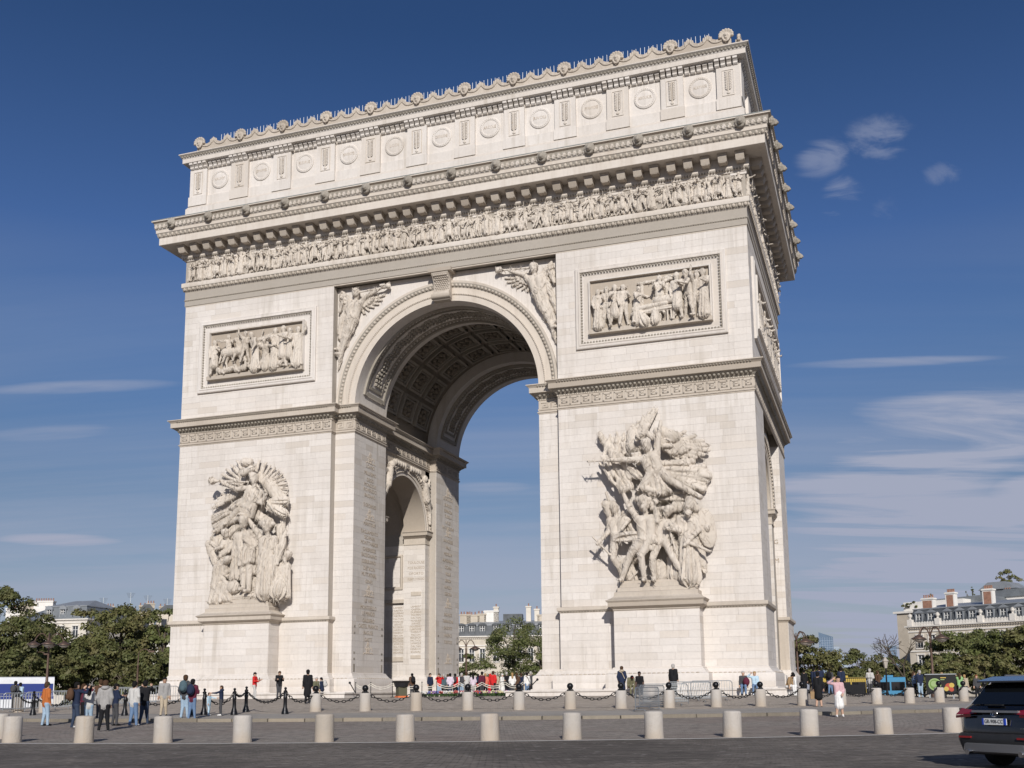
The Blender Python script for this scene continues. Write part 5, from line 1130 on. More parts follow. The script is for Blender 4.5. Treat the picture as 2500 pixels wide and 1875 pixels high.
group_fig(GL_, 4.6, 'writing_figure', dict(hd=(405, 865, 1.0), ch=(420, 930), pe=(410, 1010), lk=(370, 1040), lf=(360, 1100), rk=(430, 1080), rf=(430, 1140), le=(380, 950, 1.1), lh=(350, 960, 1.1), re=(420, 980, 1.2), rh=(370, 1010, 1.2)), True, .7, lambda S: (S.cone(q3(290, 930, .8), q3(335, 1050, .8), .3, .3, flat_=(0, 1, 0, 2.2)), S.cone(q3(310, 925, .8), q3(370, 960, .8), .2, .2, fold=(.05, 6, 3, 0))))
group_fig(GL_, 5.0, 'seated_figure', dict(hd=(805, 1010, .8), ch=(775, 1080), pe=(760, 1170), lk=(720, 1190, 1.2), lf=(720, 1250, 1.1), rk=(780, 1200, 1.1), rf=(775, 1260, 1.0), le=(720, 1120, 1.0), lh=(740, 1060, 1.1), re=(810, 1100), rh=(790, 1040, 1.0)), True, .75, lambda S: pleats(S, q3(730, 1090, 1.1), q3(810, 1080, .9), q3(705, 1260, 1.1), q3(800, 1270, .8), 8, .13, .16, seed=8))
S = Sculpt(.08)       # trophies, banners and ground behind the figures
for a, b, r0, r1, f in (((690, 540, .4), (750, 620, .4), .5, .5, 0), ((640, 640, .6), (620, 760, .6), .3, .3, 6), ((780, 620, .4), (775, 1250, .3), .2, .2, 0), ((700, 660, .8), (790, 650, .8), .3, .35, 8), ((700, 690, .8), (780, 730, .8), .36, .36, 8), ((600, 740, .5), (680, 790, .5), .4, .4, 5), ((350, 900, .3), (420, 1020, .4), .5, .5, 5), ((480, 820, .5), (440, 870, .5), .35, .4, 6), ((760, 830, .5), (780, 960, .5), .35, .3, 6), ((640, 1100, .4), (760, 1240, .4), .5, .5, 6), ((420, 1120, .3), (420, 1250, .4), .5, .5, 0), ((560, 1120, .4), (600, 1220, .4), .5, .5, 6), ((450, 1270, .8), (780, 1275, .8), .35, .3, 5), ((790, 610, .5), (800, 680, .5), .1, .1, 0), ((760, 600, .5), (765, 660, .5), .1, .1, 0)):
    S.cone(q3(*a), q3(*b), r0, r1, fold=(.06, f, 3, 0) if f else None)
carve('trophies', S, .048, GL_, 'carved', .05)
MB().bbox(-18.15, -13.4, -1.02, 0, 7.44, 7.62, .06).build('plinth_slab', 'ornament', GL_)
# ------------------------------------------------------------------ lion masks on the cornice, leaf-crowned masks on the attic
S = Sculpt(.03); S.ell((0, -.12, 0), (.26, .22, .28)); S.ell((0, -.34, -.08), (.13, .12, .12)); S.ell((0, -.30, .04), (.08, .10, .12)); S.cone((-.09, -.30, -.19), (.09, -.30, -.19), .05, .05)
for s in (-1, 1): S.ell((s*.10, -.28, .10), (.06, .06, .05)); S.ell((s*.2, -.15, .24), (.07, .06, .08))
for i in range(14):
    w = 2*math.pi*i/14; S.ell((.27*math.cos(w), -.08-.03*(i % 2), .29*math.sin(w)), (.10, .10, .11))
V, Q, _ = S.mesh(.035); lion = np_mesh('lion_mask', V, Q, ['grime_shade'])
for i in range(14): put('lion_mask', lion, CORN, (-22.65+i*3.4746, -1.93, 38.0), None, (1.08, 1.1, 1.08))
for i in range(8): put('lion_mask', lion, CORN, (HW+1.95, -1.2+i*3.35, 38.0), (0, 0, R(90)), (1.08, 1.3, 1.08))
S = Sculpt(.03); S.cone((0, -.12, -.18), (0, -.14, .1), .2, .24); S.ell((0, -.37, -.02), (.05, .08, .08)); S.cone((-.08, -.33, -.2), (.08, -.33, -.2), .035, .035)
for s in (-1, 1):
    S.ell((s*.11, -.33, .07), (.06, .04, .03)); S.chain([(s*.25, -.15, .15), (s*.3, -.15, -.15), (s*.16, -.2, -.42), (0, -.22, -.5)], [.08, .09, .08, .06])
for i in range(9):
    w = R(-10+25*i); c, s_ = math.cos(w), math.sin(w); S.cone((.26*c, -.06, .12+.26*s_), (.55*c, -.1, .12+.50*s_), .10, .14); S.ell((.58*c, -.13, .12+.52*s_), (.13, .12, .13))
V, Q, _ = S.mesh(.045); msk = np_mesh('leaf_mask', V, Q, ['ornament'])
for i in range(12): o = put('leaf_mask', msk, ARCH, (-21.64+i*3.935, -.06, 45.60), None, (.78, .9, .78)); MB().bbox(-.42, .42, .0, .3, -.75, .45, .05).build('mask_block', 'ornament', o)
for i in range(5): put('leaf_mask', msk, ARCH, (HW-.1, 1.0+i*4.9, 45.62), (0, 0, R(90)), (.84, .9, .84))
# ================================================================== background buildings
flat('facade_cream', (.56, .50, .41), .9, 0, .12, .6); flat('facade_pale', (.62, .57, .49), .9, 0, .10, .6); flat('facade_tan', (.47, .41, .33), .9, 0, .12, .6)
flat('trim_white', (.70, .66, .60), .85, 0, .08, 1.2); flat('zinc', (.20, .215, .225), .5, .3, .2, .8); flat('slate', (.085, .092, .10), .6, .1, .25, .9); flat('zinc_pale', (.30, .315, .33), .5, .3, .15, .7)
flat('brick_red', (.30, .16, .11), .9, 0, .2, 3); flat('pot', (.30, .16, .11), .85, 0, .15, 4); flat('window_glass', (.03, .035, .045), .08, 0, 0, 1, .8); flat('window_white', (.66, .65, .62), .6)
flat('balcony_iron', (.03, .03, .033), .5, .5); flat('render_white', (.72, .69, .64), .9, 0, .06, .8)
flat('tower_glass', (.13, .19, .27), .15, .2, .15, .02, .8); flat('tower_pale', (.34, .40, .47), .4, 0, .1, .02); flat('tower_band', (.24, .31, .40), .3, 0, 0)  # bluish glass, with distance haze put into the colours as well
def wall_open(mb, w, z0, z1, ops, dep=.28):
    """facade in the local xz plane (y = 0, outward -y) with rectangular openings"""
    xs = sorted({0, w, *[o[0] for o in ops], *[o[1] for o in ops]}); zs = sorted({z0, z1, *[o[2] for o in ops], *[o[3] for o in ops]})
    for a, b in zip(xs[:-1], xs[1:]):
        for c, d in zip(zs[:-1], zs[1:]):
            m, n = (a+b)/2, (c+d)/2
            if any(o[0] < m < o[1] and o[2] < n < o[3] for o in ops): continue
            mb.add([(a, 0, c), (b, 0, c), (b, 0, d), (a, 0, d)], [(0, 1, 2, 3)])
    for a, b, c, d in ops:
        mb.add([(a, 0, c), (b, 0, c), (b, 0, d), (a, 0, d), (a, dep, c), (b, dep, c), (b, dep, d), (a, dep, d)], [(0, 4, 5, 1), (1, 5, 6, 2), (2, 6, 7, 3), (3, 7, 4, 0)])
_win = {}
def win_mesh(w, h):
    k = (round(w, 2), round(h, 2))
    if k not in _win:
        g = MB(); g.add([(0, .2, 0), (w, .2, 0), (w, .2, h), (0, .2, h)], [(0, 1, 2, 3)])
        f = MB(); t = .09
        for a, b, c, d in ((0, t, 0, h), (w-t, w, 0, h), (w/2-t*.7, w/2+t*.7, 0, h), (t, w-t, 0, t), (t, w-t, h-t, h), (t, w-t, h*.68-t/2, h*.68+t/2)): f.box(a, b, .12, .19, c, d)
        r = MB(); n = 7; r.box(-.05, w+.05, -.22, -.17, .78, .84); r.box(-.05, w+.05, -.22, -.17, .04, .09)
        for i in range(n+1): x = w*i/n; r.box(x-.02, x+.02, -.21, -.18, .09, .78)
        s = MB(); s.box(-.18, w+.18, -.12, .02, h, h+.26); s.box(-.16, 0, -.07, .01, 0, h); s.box(w, w+.16, -.07, .01, 0, h); s.box(-.2, w+.2, -.16, .02, -.18, 0)
        _win[k] = (g.mesh('window', 'window_glass'), f.mesh('window_frame', 'window_white'), r.mesh('balcony_rail', 'balcony_iron'), s.mesh('window_surround', 'trim_white'))
    return _win[k]
def add_window(B, x, z, w, h, y=0, rail=True, sur=True):
    g, f, r, s = win_mesh(w, h); o = put('window', g, B, (x, y, z)); put('window_frame', f, o)
    if rail: put('balcony_rail', r, o)
    if sur: put('window_surround', s, o)
def chimney(B, x, y, z, w, d, h, mat, pots=4, band=None):
    c = MB(); c.box(x-w/2, x+w/2, y-d/2, y+d/2, z, z+h); c.box(x-w/2-.12, x+w/2+.12, y-d/2-.12, y+d/2+.12, z+h-.3, z+h-.05)
    o = c.build('chimney', mat, B)
    if band: MB().box(x-w/2+.2, x+w/2-.2, y-d/2-.02, y+d/2+.02, z+.3, z+h-.5).build('brick_band', 'brick_red', o)
    for i in range(pots):
        px = x-w/2+.25+(w-.5)*(i/max(1, pots-1) if pots > 1 else .5); MB().lathe([(.13, 0), (.15, .1), (.11, .5), (.15, .55), (.15, .62)], 7, (px, y, z+h-.05)).build('chimney_pot', 'pot', o)
def haussmann(P, ang, W, Dp, eave, floors, xs, roof_h, label, wall='facade_cream', roofm='zinc', dorm='tri', mans=2.6, left_wing=True, rail=True, ww=1.15, dents=True, dxs=None):
    B = empty('apartment_building', P, ang, label=label, cat='building')
    ops = [(x-ww/2, x+ww/2, z, z+h) for z, h in floors for x in xs]
    w = MB(); wall_open(w, W, -P[2]-1.2, eave, ops); w.add([(0, 0, -2), (0, Dp, -2), (0, Dp, eave), (0, 0, eave), (W, 0, -2), (W, Dp, -2), (W, Dp, eave), (W, 0, eave)], [(0, 3, 2, 1), (4, 5, 6, 7), (1, 2, 6, 5)])
    w.build('wall', wall, B)
    for z, h in floors:
        for x in xs: add_window(B, x-ww/2, z, ww, h, 0, rail)
        MB().box(-.05, W+.05, -.14, .02, z+h+.55, z+h+.8).build('string_course', 'trim_white', B)
    c = MB(); c.sweep([(0, Dp), (0, 0), (W, 0), (W, Dp)], [(0, eave-.7), (.08, eave-.6), (.25, eave-.3), (.5, eave-.22), (.5, eave), (-.2, eave+.02)], False); CO = c.build('cornice', 'trim_white', B)
    if dents:
        b = MB(); n = int(W/.42)
        for i in range(n): x = W*(i+.5)/n; b.box(x-.1, x+.1, -.34, -.1, eave-.52, eave-.28)
        b.build('dentils', 'facade_tan', CO, kind='stuff')
    r = MB(); s = mans*.28
    v = [(0, 0, eave), (W, 0, eave), (W, Dp, eave), (0, Dp, eave), (s, s, eave+mans), (W-s, s, eave+mans), (W-s, Dp-s, eave+mans), (s, Dp-s, eave+mans), (s+2.2, Dp/2, eave+mans+roof_h), (W-s-2.2, Dp/2, eave+mans+roof_h)]
    r.add(v, [(0, 1, 5, 4), (1, 2, 6, 5), (2, 3, 7, 6), (3, 0, 4, 7)]); r.cur = 1; r.add(v, [(4, 5, 9, 8), (5, 6, 9), (6, 7, 8, 9), (7, 4, 8)])
    RO = r.build('roof', [roofm, 'zinc_pale'], B)
    MB().sweep([(s, Dp-s), (s, s), (W-s, s), (W-s, Dp-s)], [(0, eave+mans-.12), (.16, eave+mans-.08), (.16, eave+mans+.1), (-.1, eave+mans+.14)], False).build('roof_edge', 'zinc_pale', RO)
    for x in (dxs or xs):
        dm = MB(); a, b, zb, h = x-.72, x+.72, eave+.35, 1.75
        dm.box(a, a+.2, .12, 1.2, zb, zb+h); dm.box(b-.2, b, .12, 1.2, zb, zb+h); dm.box(a, b, .12, 1.2, zb+h, zb+h+.12); dm.box(a, b, .12, 1.2, zb-.15, zb)
        if dorm == 'tri': dm.prism([(a-.15, zb+h+.12), (b+.15, zb+h+.12), (x, zb+h+.65)], .02, 1.3, 'y')
        elif dorm == 'arch': dm.prism([(x+.85*math.cos(t*math.pi/10), zb+h+.1+.42*math.sin(t*math.pi/10)) for t in range(11)], .02, 1.3, 'y')
        else: dm.prism([(x+.85*math.cos(t*math.pi/10), zb+h-.15+.8*math.sin(t*math.pi/10)) for t in range(11)], .06, 1.2, 'y')
        o = dm.build('dormer', roofm if dorm == 'arch' else 'zinc_pale', RO)
        g, f, _, _ = win_mesh(1.04, 1.75); q = put('window', g, o, (a+.2, .15, zb)); 
        fo = put('window_frame', f, o, (a+.2, .15, zb))
    return B
# right-hand building across the place
def fr_pt(u, d, z=-1.0):
    p = at(u, 1600, d); return (p[0], p[1], z)
def ang_to(p, q): return math.atan2(q[1]-p[1], q[0]-p[0])
pL, pR = fr_pt(2222, 200), fr_pt(2560, 190)
Wd = math.hypot(pR[0]-pL[0], pR[1]-pL[1]); sc = Wd/(2560-2222)
dx = [(u-2222)*sc for u in (2251, 2283, 2325, 2357, 2389, 2432, 2464, 2500, 2532)]
B1 = haussmann(pL, ang_to(pL, pR), Wd, 16, 12.3, [(1.0, 2.5), (4.8, 2.4), (8.4, 2.2)], dx, 1.2, 'cream mansard mansion with slate roof, urns and brick chimneys at right', 'facade_cream', 'slate', 'tri', 2.9, dxs=dx)
bal = MB()
nb = int(Wd/.5)
for i in range(nb): x = Wd*(i+.5)/nb; bal.prism([(x-.22, 12.3), (x+.22, 12.3), (x+.22, 12.7), (x+.12, 12.9), (x, 12.98), (x-.12, 12.9), (x-.22, 12.7)], -.32, -.14, 'y')
bal.build('balustrade', 'trim_white', B1, kind='stuff')
for u in (2230, 2303, 2411, 2488):
    x = (u-2222)*sc; o = MB().box(x-.45, x+.45, -.55, .2, 12.3, 13.4).build('pedestal', 'trim_white', B1)
    MB().lathe([(.2, 0), (.28, .05), (.12, .2), (.36, .55), (.4, .75), (.2, .85), (.3, .95), (.02, 1.1)], 10, (x, -.18, 13.4)).build('urn', 'trim_white', o)
for u, z, w, h in ((2258, 15.0, 2.1, 2.3), (2318, 15.2, 1.6, 2.8), (2413, 15.2, 1.7, 2.9)): chimney(B1, (u-2222)*sc, 3.2, z, w, 1.2, h, 'render_white', 5, True)
# receding wing of the same block down the avenue
wing = MB(); W2 = 40
ops = [(3+i*3.2, 4.2+i*3.2, z, z+2.3) for i in range(11) for z in (1.2, 5.0, 8.8)]
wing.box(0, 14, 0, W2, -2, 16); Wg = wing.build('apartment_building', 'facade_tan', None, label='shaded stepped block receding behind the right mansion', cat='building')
pw = fr_pt(2196, 222); Wg.location = pw; Wg.rotation_euler = (0, 0, ang_to(pL, pR)+.02)
for i in range(6):
    for z in (1.5, 5.2, 8.9, 12.4): MB().box(-.5, .02, 2+i*5.2, 5+i*5.2, z, z+.25).build('balcony', 'facade_tan', Wg); MB().box(-.04, .02, 2.6+i*5.2, 4.2+i*5.2, z+.3, z+2.4).build('window', 'window_glass', Wg)
MB().box(-.6, 14.4, -.4, W2, 16, 16.4).build('cornice', 'trim_white', Wg); MB().box(1, 13, 1, W2-1, 16.4, 18.2).build('roof_storey', 'render_white', Wg)
# rooftop pavilion and terraces behind the mansion
pv = fr_pt(2405, 235); RB = empty('rooftop_house', pv, ang_to(pL, pR)); RB['label'] = 'grey gabled rooftop pavilion above the right mansion'; RB['category'] = 'building'
MB().box(0, 7.2, 0, 6, -1, 21.0).build('wall', 'zinc', RB); MB().prism([(-.3, 21.0), (7.5, 21.0), (5.2, 22.5), (1.8, 22.5)], -.3, 6.3, 'y').build('roof', 'zinc_pale', RB)
pv = fr_pt(2440, 228); RB2 = empty('rooftop_house', pv, ang_to(pL, pR)); RB2['label'] = 'white plastered upper storeys at the right picture edge'; RB2['category'] = 'building'
MB().box(0, 12, 0, 8, -1, 18.9).build('wall', 'render_white', RB2); MB().prism([(-.3, 18.9), (12.3, 18.9), (10, 20.4), (2, 20.4)], -.3, 8.3, 'y').build('roof', 'zinc', RB2); chimney(RB2, 2.2, 1, 18, 1.4, 1, 2.2, 'render_white', 3)
pv = fr_pt(2225, 226); RB3 = empty('rooftop_house', pv, ang_to(pL, pR)); RB3['label'] = 'long low grey roof terrace behind the right mansion'; RB3['category'] = 'building'
MB().box(0, 17, 0, 10, -1, 17.2).build('wall', 'render_white', RB3); MB().prism([(2, 17.2), (17, 17.2), (15.5, 18.9), (6, 18.7)], 0, 10, 'y').build('roof', 'zinc', RB3); chimney(RB3, 3.6, 1, 16.9, 2.4, 1, 1.6, 'render_white', 5)
# centre building seen through the arch
pL, pR = fr_pt(1118, 216), fr_pt(1360, 214); Wd = math.hypot(pR[0]-pL[0], pR[1]-pL[1]); sc = Wd/(1360-1118)
cx = [(u-1118)*sc for u in (1126, 1152, 1178, 1212, 1240, 1268, 1296, 1324)]
B2 = haussmann(pL, ang_to(pL, pR), Wd, 15, 12.8, [(1.2, 2.9), (7.6, 2.6)], cx, 1.3, 'cream town house with black mansard seen through the main arch', 'facade_cream', 'slate', 'arch', 2.2, ww=1.1)
for u, z, w, h, m, n in ((1126, 15.6, 2.3, 2.1, 'facade_tan', 4), (1146, 15.6, 2.7, 2.0, 'facade_tan', 4), (1168, 15.6, 1.8, 2.2, 'facade_tan', 3), (1192, 15.0, 3.0, 3.4, 'render_white', 0), (1204, 14.6, 1.0, 4.6, 'facade_pale', 1), (1286, 14.6, 1.0, 4.6, 'facade_pale', 1), (1307, 14.6, 1.0, 4.0, 'facade_pale', 1), (1320, 15, 2.0, 2.4, 'facade_tan', 2)): chimney(B2, (u-1118)*sc, 6.5, z, w, 1.0, h, m, n)
MB().box((1222-1118)*sc, (1270-1118)*sc, 6, 9, 15.6, 17.6).build('roof_box', 'slate', B2)
# left building behind the trees
pL, pR = fr_pt(92, 232), fr_pt(208, 226); Wd = math.hypot(pR[0]-pL[0], pR[1]-pL[1]); sc = Wd/(208-92)
B3 = haussmann(pL, ang_to(pL, pR), Wd, 14, 16.7, [(9.4, 2.4), (12.9, 2.4), (5.6, 2.4)], [(u-92)*sc for u in (112, 146, 180)], 1.6, 'pale town house with three arched mansard dormers at left', 'facade_pale', 'zinc', 'round', 2.6, rail=False, ww=1.3, dents=False)
pW = fr_pt(22, 262); wg = MB(); Wl = math.hypot(pL[0]-pW[0], pL[1]-pW[1])
wg.box(0, Wl, 0, 8, -1, 16.4); WL = wg.build('apartment_building', 'facade_pale', None, label='long receding wing with grey roof at far left', cat='building'); WL.location = pW; WL.rotation_euler = (0, 0, ang_to(pW, pL))
MB().prism([(0, 16.4), (8, 16.4), (6.8, 18.8), (1.2, 18.8)], 0, Wl, 'x').build('roof', 'zinc', WL)
for i in range(4): MB().box(2+i*4.2, 3.4+i*4.2, .3, 1.2, 16.9, 18.5).build('window', 'window_glass', WL)
for u, z, w, h, m, n, d in ((36, 17, 3.4, 3.1, 'render_white', 5, 262), (70, 18, 3.4, 2.8, 'facade_tan', 6, 258), (108, 18, 4.2, 3.1, 'render_white', 8, 252)):
    q = at(u, 1500, d); c = empty('chimney_stack', (q[0], q[1], z), .3); c['label'] = {36: 'low white chimney stack with red pots at far left', 70: 'brown chimney stack with red pots left of the white one', 108: 'tall white chimney stack with dark pots above the grey mansard'}[u]; c['category'] = 'chimney'; chimney(c, 0, 0, 0, w, 1.4, h, m, n)
for u0, u1, d, top, m, lab in ((200, 285, 262, 20.3, 'facade_cream', 'long beige blank-walled house right of the grey mansard'), (285, 330, 250, 18.3, 'facade_tan', 'tan house mostly hidden by the left trees'), (335, 372, 240, 19.3, 'facade_cream', 'cream gabled house with slate roof above the left trees'), (378, 445, 238, 19.0, 'facade_cream', 'cream house with flat roof beside the left pier'), (372, 440, 170, 9.5, 'render_white', 'bright white house glimpsed through the thin tree by the pier')):
    a, b = fr_pt(u0, d), fr_pt(u1, d); w = math.hypot(b[0]-a[0], b[1]-a[1]); B = empty('town_house', a, ang_to(a, b), label=lab, cat='building')
    MB().box(0, w, 0, 10, -1, top).build('wall', m, B); MB().prism([(-.3, top), (w+.3, top), (w*.7, top+1.6), (w*.3, top+1.6)], -.2, 10, 'y').build('roof', 'slate', B)
    if top > 15: chimney(B, w*.75, 3, top, 1.6, 1, 2.0, 'facade_tan', 3); chimney(B, w*.2, 4, top, 1.4, 1, 1.6, 'facade_tan', 2)
    for i in range(max(1, int(w/3))): MB().box(1+i*3, 2.1+i*3, -.02, .1, top-3.4, top-1.4).build('window', 'window_glass', B)
for u, d, z, h in ((252, 250, 18, 4.0), (318, 245, 18, 4.8), (360, 245, 18, 4.3), (408, 240, 18, 3.2)):
    q = at(u, 1480, d); t = MB().tube((0, 0, 0), (0, 0, h), .05, .04, 5)
    for i in range(5): t.tube((-.9+.1*i, 0, h-.2-.22*i), (.9-.1*i, 0, h-.2-.22*i), .025, .025, 4)
    t.build('rooftop_aerial', 'steel', None, loc=(q[0], q[1], z), rot=(0, 0, .5), label={252: 'thin rooftop aerial above the beige blank-walled house', 318: 'tallest thin rooftop aerial above the left trees', 360: 'thin rooftop aerial above the gabled cream house', 408: 'short rooftop aerial nearest the left pier'}[u], cat='aerial')
# far office towers
def tower(u0, u1, v0, slope, d, mat, label, nfl, nb):
    a, b = at(u0, 1600, d), at(u1, 1600, d); top = at((u0+u1)/2, v0, d)[2]; w = math.hypot(b[0]-a[0], b[1]-a[1])
    B = empty('office_tower', (a[0], a[1], -1), ang_to(a, b), label=label, cat='tower'); h = top+1
    m = MB(); dpt = w*.7; m.add([(0, 0, 0), (w, 0, 0), (w, dpt, 0), (0, dpt, 0), (0, 0, h+slope*w), (w, 0, h-slope*w), (w, dpt, h-slope*w), (0, dpt, h+slope*w)], [(0, 1, 5, 4), (1, 2, 6, 5), (2, 3, 7, 6), (3, 0, 4, 7), (4, 5, 6, 7)]); m.build('tower_body', mat, B)
    for i in range(nfl):
        z = h*.25+(h*.97-slope*w-h*.25)*i/nfl; MB().box(-w*.01, w*1.01, -w*.012, dpt*1.01, z, z+h*.008).build('floor_band', 'tower_band', B)
    for i in range(nb): x = w*(i+.5)/nb; MB().box(x-w*.008, x+w*.008, -w*.016, .0, 0, h-slope*w*1.1).build('mullion', 'tower_pale', B)
tower(2001, 2036, 1549, .18, 2600, 'tower_glass', 'blue glass office tower with slanting top on the horizon', 16, 6)
tower(2037, 2050, 1579, 0, 2700, 'tower_pale', 'pale office tower right of the slanted blue tower', 14, 4)
tower(2050, 2057, 1587, 0, 2750, 'tower_pale', 'narrow pale tower beside the pale office tower', 12, 2)
tower(2058, 2071, 1596, 0, 2800, 'tower_pale', 'lowest pale tower of the far cluster', 10, 3)
tower(2169, 2190, 1577, 0, 2500, 'tower_glass', 'lone blue glass tower left of the right mansion', 12, 4)
tower(2011, 2036, 1592, .1, 2500, 'tower_band', 'low curved glass block in front of the slanted tower', 6, 3)
# ================================================================== trees
def leaf_mat(name, c1, c2, c3):
    m, nt, b = new_mat(name); r = nt.nodes.new('ShaderNodeNewGeometry').outputs['Random Per Island']; P = pos(nt)
    col = mixc(nt, ramp(nt, r, 0, 1), c1, c2); col = mixc(nt, ramp(nt, noise(nt, .5, 3, P), .45, .65, 0, .8), col, c3)
    nt.links.new(col, b.inputs['Base Color']); b.inputs['Roughness'].default_value = .55; b.inputs['Specular IOR Level'].default_value = .3
    b.inputs['Transmission Weight'].default_value = 0
    tl = nt.nodes.new('ShaderNodeBsdfTranslucent'); nt.links.new(col, tl.inputs[0]); mx = nt.nodes.new('ShaderNodeMixShader'); mx.inputs[0].default_value = .28
    out = [n for n in nt.nodes if n.type == 'OUTPUT_MATERIAL'][0]; nt.links.new(b.outputs[0], mx.inputs[1]); nt.links.new(tl.outputs[0], mx.inputs[2]); nt.links.new(mx.outputs[0], out.inputs[0])
leaf_mat('leaf_olive', (.115, .122, .042), (.185, .190, .070), (.19, .16, .075)); leaf_mat('leaf_dark', (.088, .102, .036), (.150, .162, .060), (.150, .135, .058)); leaf_mat('leaf_fresh', (.100, .122, .038), (.175, .195, .070), (.155, .15, .062))
flat('bark', (.10, .08, .06), .95, 0, .3, 5)
def tree(u, d, vtop, wpx, label, mat='leaf_olive', base=.18, nl=7000, ls=.30, seed=0, group=None, name='leafy_tree', clumps=46, dens=1.0, zb=None, squash=1.0):
    rg = np.random.default_rng(seed+11); q = at(u, 1600, d); top = at(u, vtop, d)[2]; z0 = gz(q[0], q[1]) if zb is None else zb; H = top-z0; W_ = wpx*d/FPX
    T = empty(name, (q[0], q[1], z0), 0, label=label, cat='tree', group=group)
    cz, rz, rx = H*(base+1)/2, H*(1-base)/2*.92, W_/2
    C = []
    while len(C) < clumps:
        p = rg.uniform(-1, 1, 3); r = np.linalg.norm(p)
        if r > 1 or r < .25: continue
        e = 1+.22*math.sin(3*math.atan2(p[1], p[0])+seed)+.1*rg.normal(); C.append(np.array([p[0]*rx*e, p[1]*rx*e*squash, cz+p[2]*rz*(1+.06*rg.normal())]))
    C = np.array(C); cr = rg.uniform(.17, .32, len(C))*min(rx, rz)*1.15
    ix = rg.integers(0, len(C), nl); dirs = rg.normal(size=(nl, 3)); dirs /= np.linalg.norm(dirs, axis=1)[:, None]; dirs[:, 2] = np.abs(dirs[:, 2])*.9-.25*rg.random(nl)
    P = C[ix]+dirs*(cr[ix]*(.45+.75*rg.random(nl)**.6))[:, None]
    n = rg.normal(size=(nl, 3))*.6+dirs*1.5+np.array([0, 0, .4]); n /= np.linalg.norm(n, axis=1)[:, None]
    a = np.cross(n, rg.normal(size=(nl, 3))); a /= np.linalg.norm(a, axis=1)[:, None]; b = np.cross(n, a)
    s = ls*rg.uniform(.6, 1.25, nl)[:, None]; dr = np.array([0, 0, 1.0])
    V = np.stack([P-a*s*.5, P-b*s*.32-dr*s*.06, P+a*s*.55-dr*s*.12, P+b*s*.32-dr*s*.06], 1).reshape(-1, 3); Q = np.arange(4*nl).reshape(-1, 4)
    put('crown', np_mesh('crown', V, Q, [mat], smooth=False), T)
    tk = MB(); r0 = max(.16, H*.020)
    tk.tube((0, 0, -.3), (0, 0, H*base*1.1), r0*1.25, r0, 9); tk.tube((0, 0, H*base*1.1), (rx*.06, 0, H*.72), r0, r0*.35, 8)
    for i in range(11):
        t = C[rg.integers(len(C))]; st = np.array([0, 0, H*(base+.5*rg.random()*(1-base))]); mdp = (st+t)/2+np.array([0, 0, .06*H])
        if t[2] < st[2]: st[2] = max(H*base*.9, t[2]*.7)
        tk.tube(st, mdp, r0*.45, r0*.28, 6); tk.tube(mdp, t, r0*.28, r0*.1, 5)
    tk.build('trunk', 'bark', T, 60); return T
GT = 'trees round the far side of the place'
TR = [(-12, 112, 1418, 130, 'tall dark tree cut by the left picture edge', 'leaf_dark', 8000), (36, 125, 1506, 130, 'low dark tree behind the white coach', 'leaf_dark', 6500), (92, 132, 1492, 130, 'loose dark tree in front of the pale mansard house', 'leaf_dark', 6500), (165, 128, 1545, 100, 'short dark tree behind the left lamp post', 'leaf_dark', 6000), (215, 135, 1486, 130, 'round olive tree right of the mansard house', 'leaf_olive', 8000), (290, 128, 1463, 150, 'largest olive tree of the left clump', 'leaf_olive', 9500), (352, 136, 1480, 110, 'olive tree between the largest and the thin one', 'leaf_olive', 7000), (398, 124, 1466, 90, 'thin see-through tree beside the left pier', 'leaf_fresh', 2600), (405, 116, 1575, 90, 'low bushy tree at the foot of the left pier', 'leaf_fresh', 4500), (318, 112, 1570, 150, 'low spreading tree under the largest olive tree', 'leaf_dark', 7000), (60, 110, 1580, 150, 'low spreading tree at far left behind the barriers', 'leaf_dark', 6500), (190, 112, 1590, 130, 'low bushy tree behind the tourist group', 'leaf_dark', 6000),
      (1252, 190, 1512, 165, 'round green tree seen through the main arch', 'leaf_fresh', 10000), (1152, 186, 1592, 85, 'small pale-leaved tree beside the lamp under the arch', 'leaf_fresh', 3500), (1322, 184, 1560, 60, 'narrow tree half hidden by the right pier', 'leaf_fresh', 2500),
      (1975, 130, 1555, 140, 'bushy tree just right of the arch', 'leaf_olive', 7500), (2100, 150, 1592, 130, 'broad low tree right of the far towers', 'leaf_dark', 7000), (2172, 158, 1604, 90, 'dark low tree left of the bare branches', 'leaf_dark', 4500), (2030, 140, 1608, 90, 'small tree between two bushy trees right of the arch', 'leaf_olive', 4000), (2250, 140, 1606, 110, 'low tree with bare twigs before the right mansion', 'leaf_olive', 3600), (2345, 135, 1530, 150, 'tall leafy tree before the right mansion', 'leaf_fresh', 8000), (2440, 130, 1532, 130, 'leafy tree behind the black car', 'leaf_fresh', 7500), (2510, 126, 1520, 120, 'leafy tree cut by the right picture edge', 'leaf_olive', 6500), (2300, 122, 1605, 140, 'low spreading tree above the billboard', 'leaf_olive', 6000), (2395, 118, 1600, 150, 'low spreading tree behind the green-jacketed person', 'leaf_olive', 6000)]
for i, (u, d, vt, w, lab, m, nl) in enumerate(TR):
    low = vt > 1565 and u != 1152
    tree(u, d, vt, w, lab, m, .06 if low else .16, int(nl*1.3), .34 if d > 115 else .3, i, GT, clumps=26 if nl < 4000 else 50)
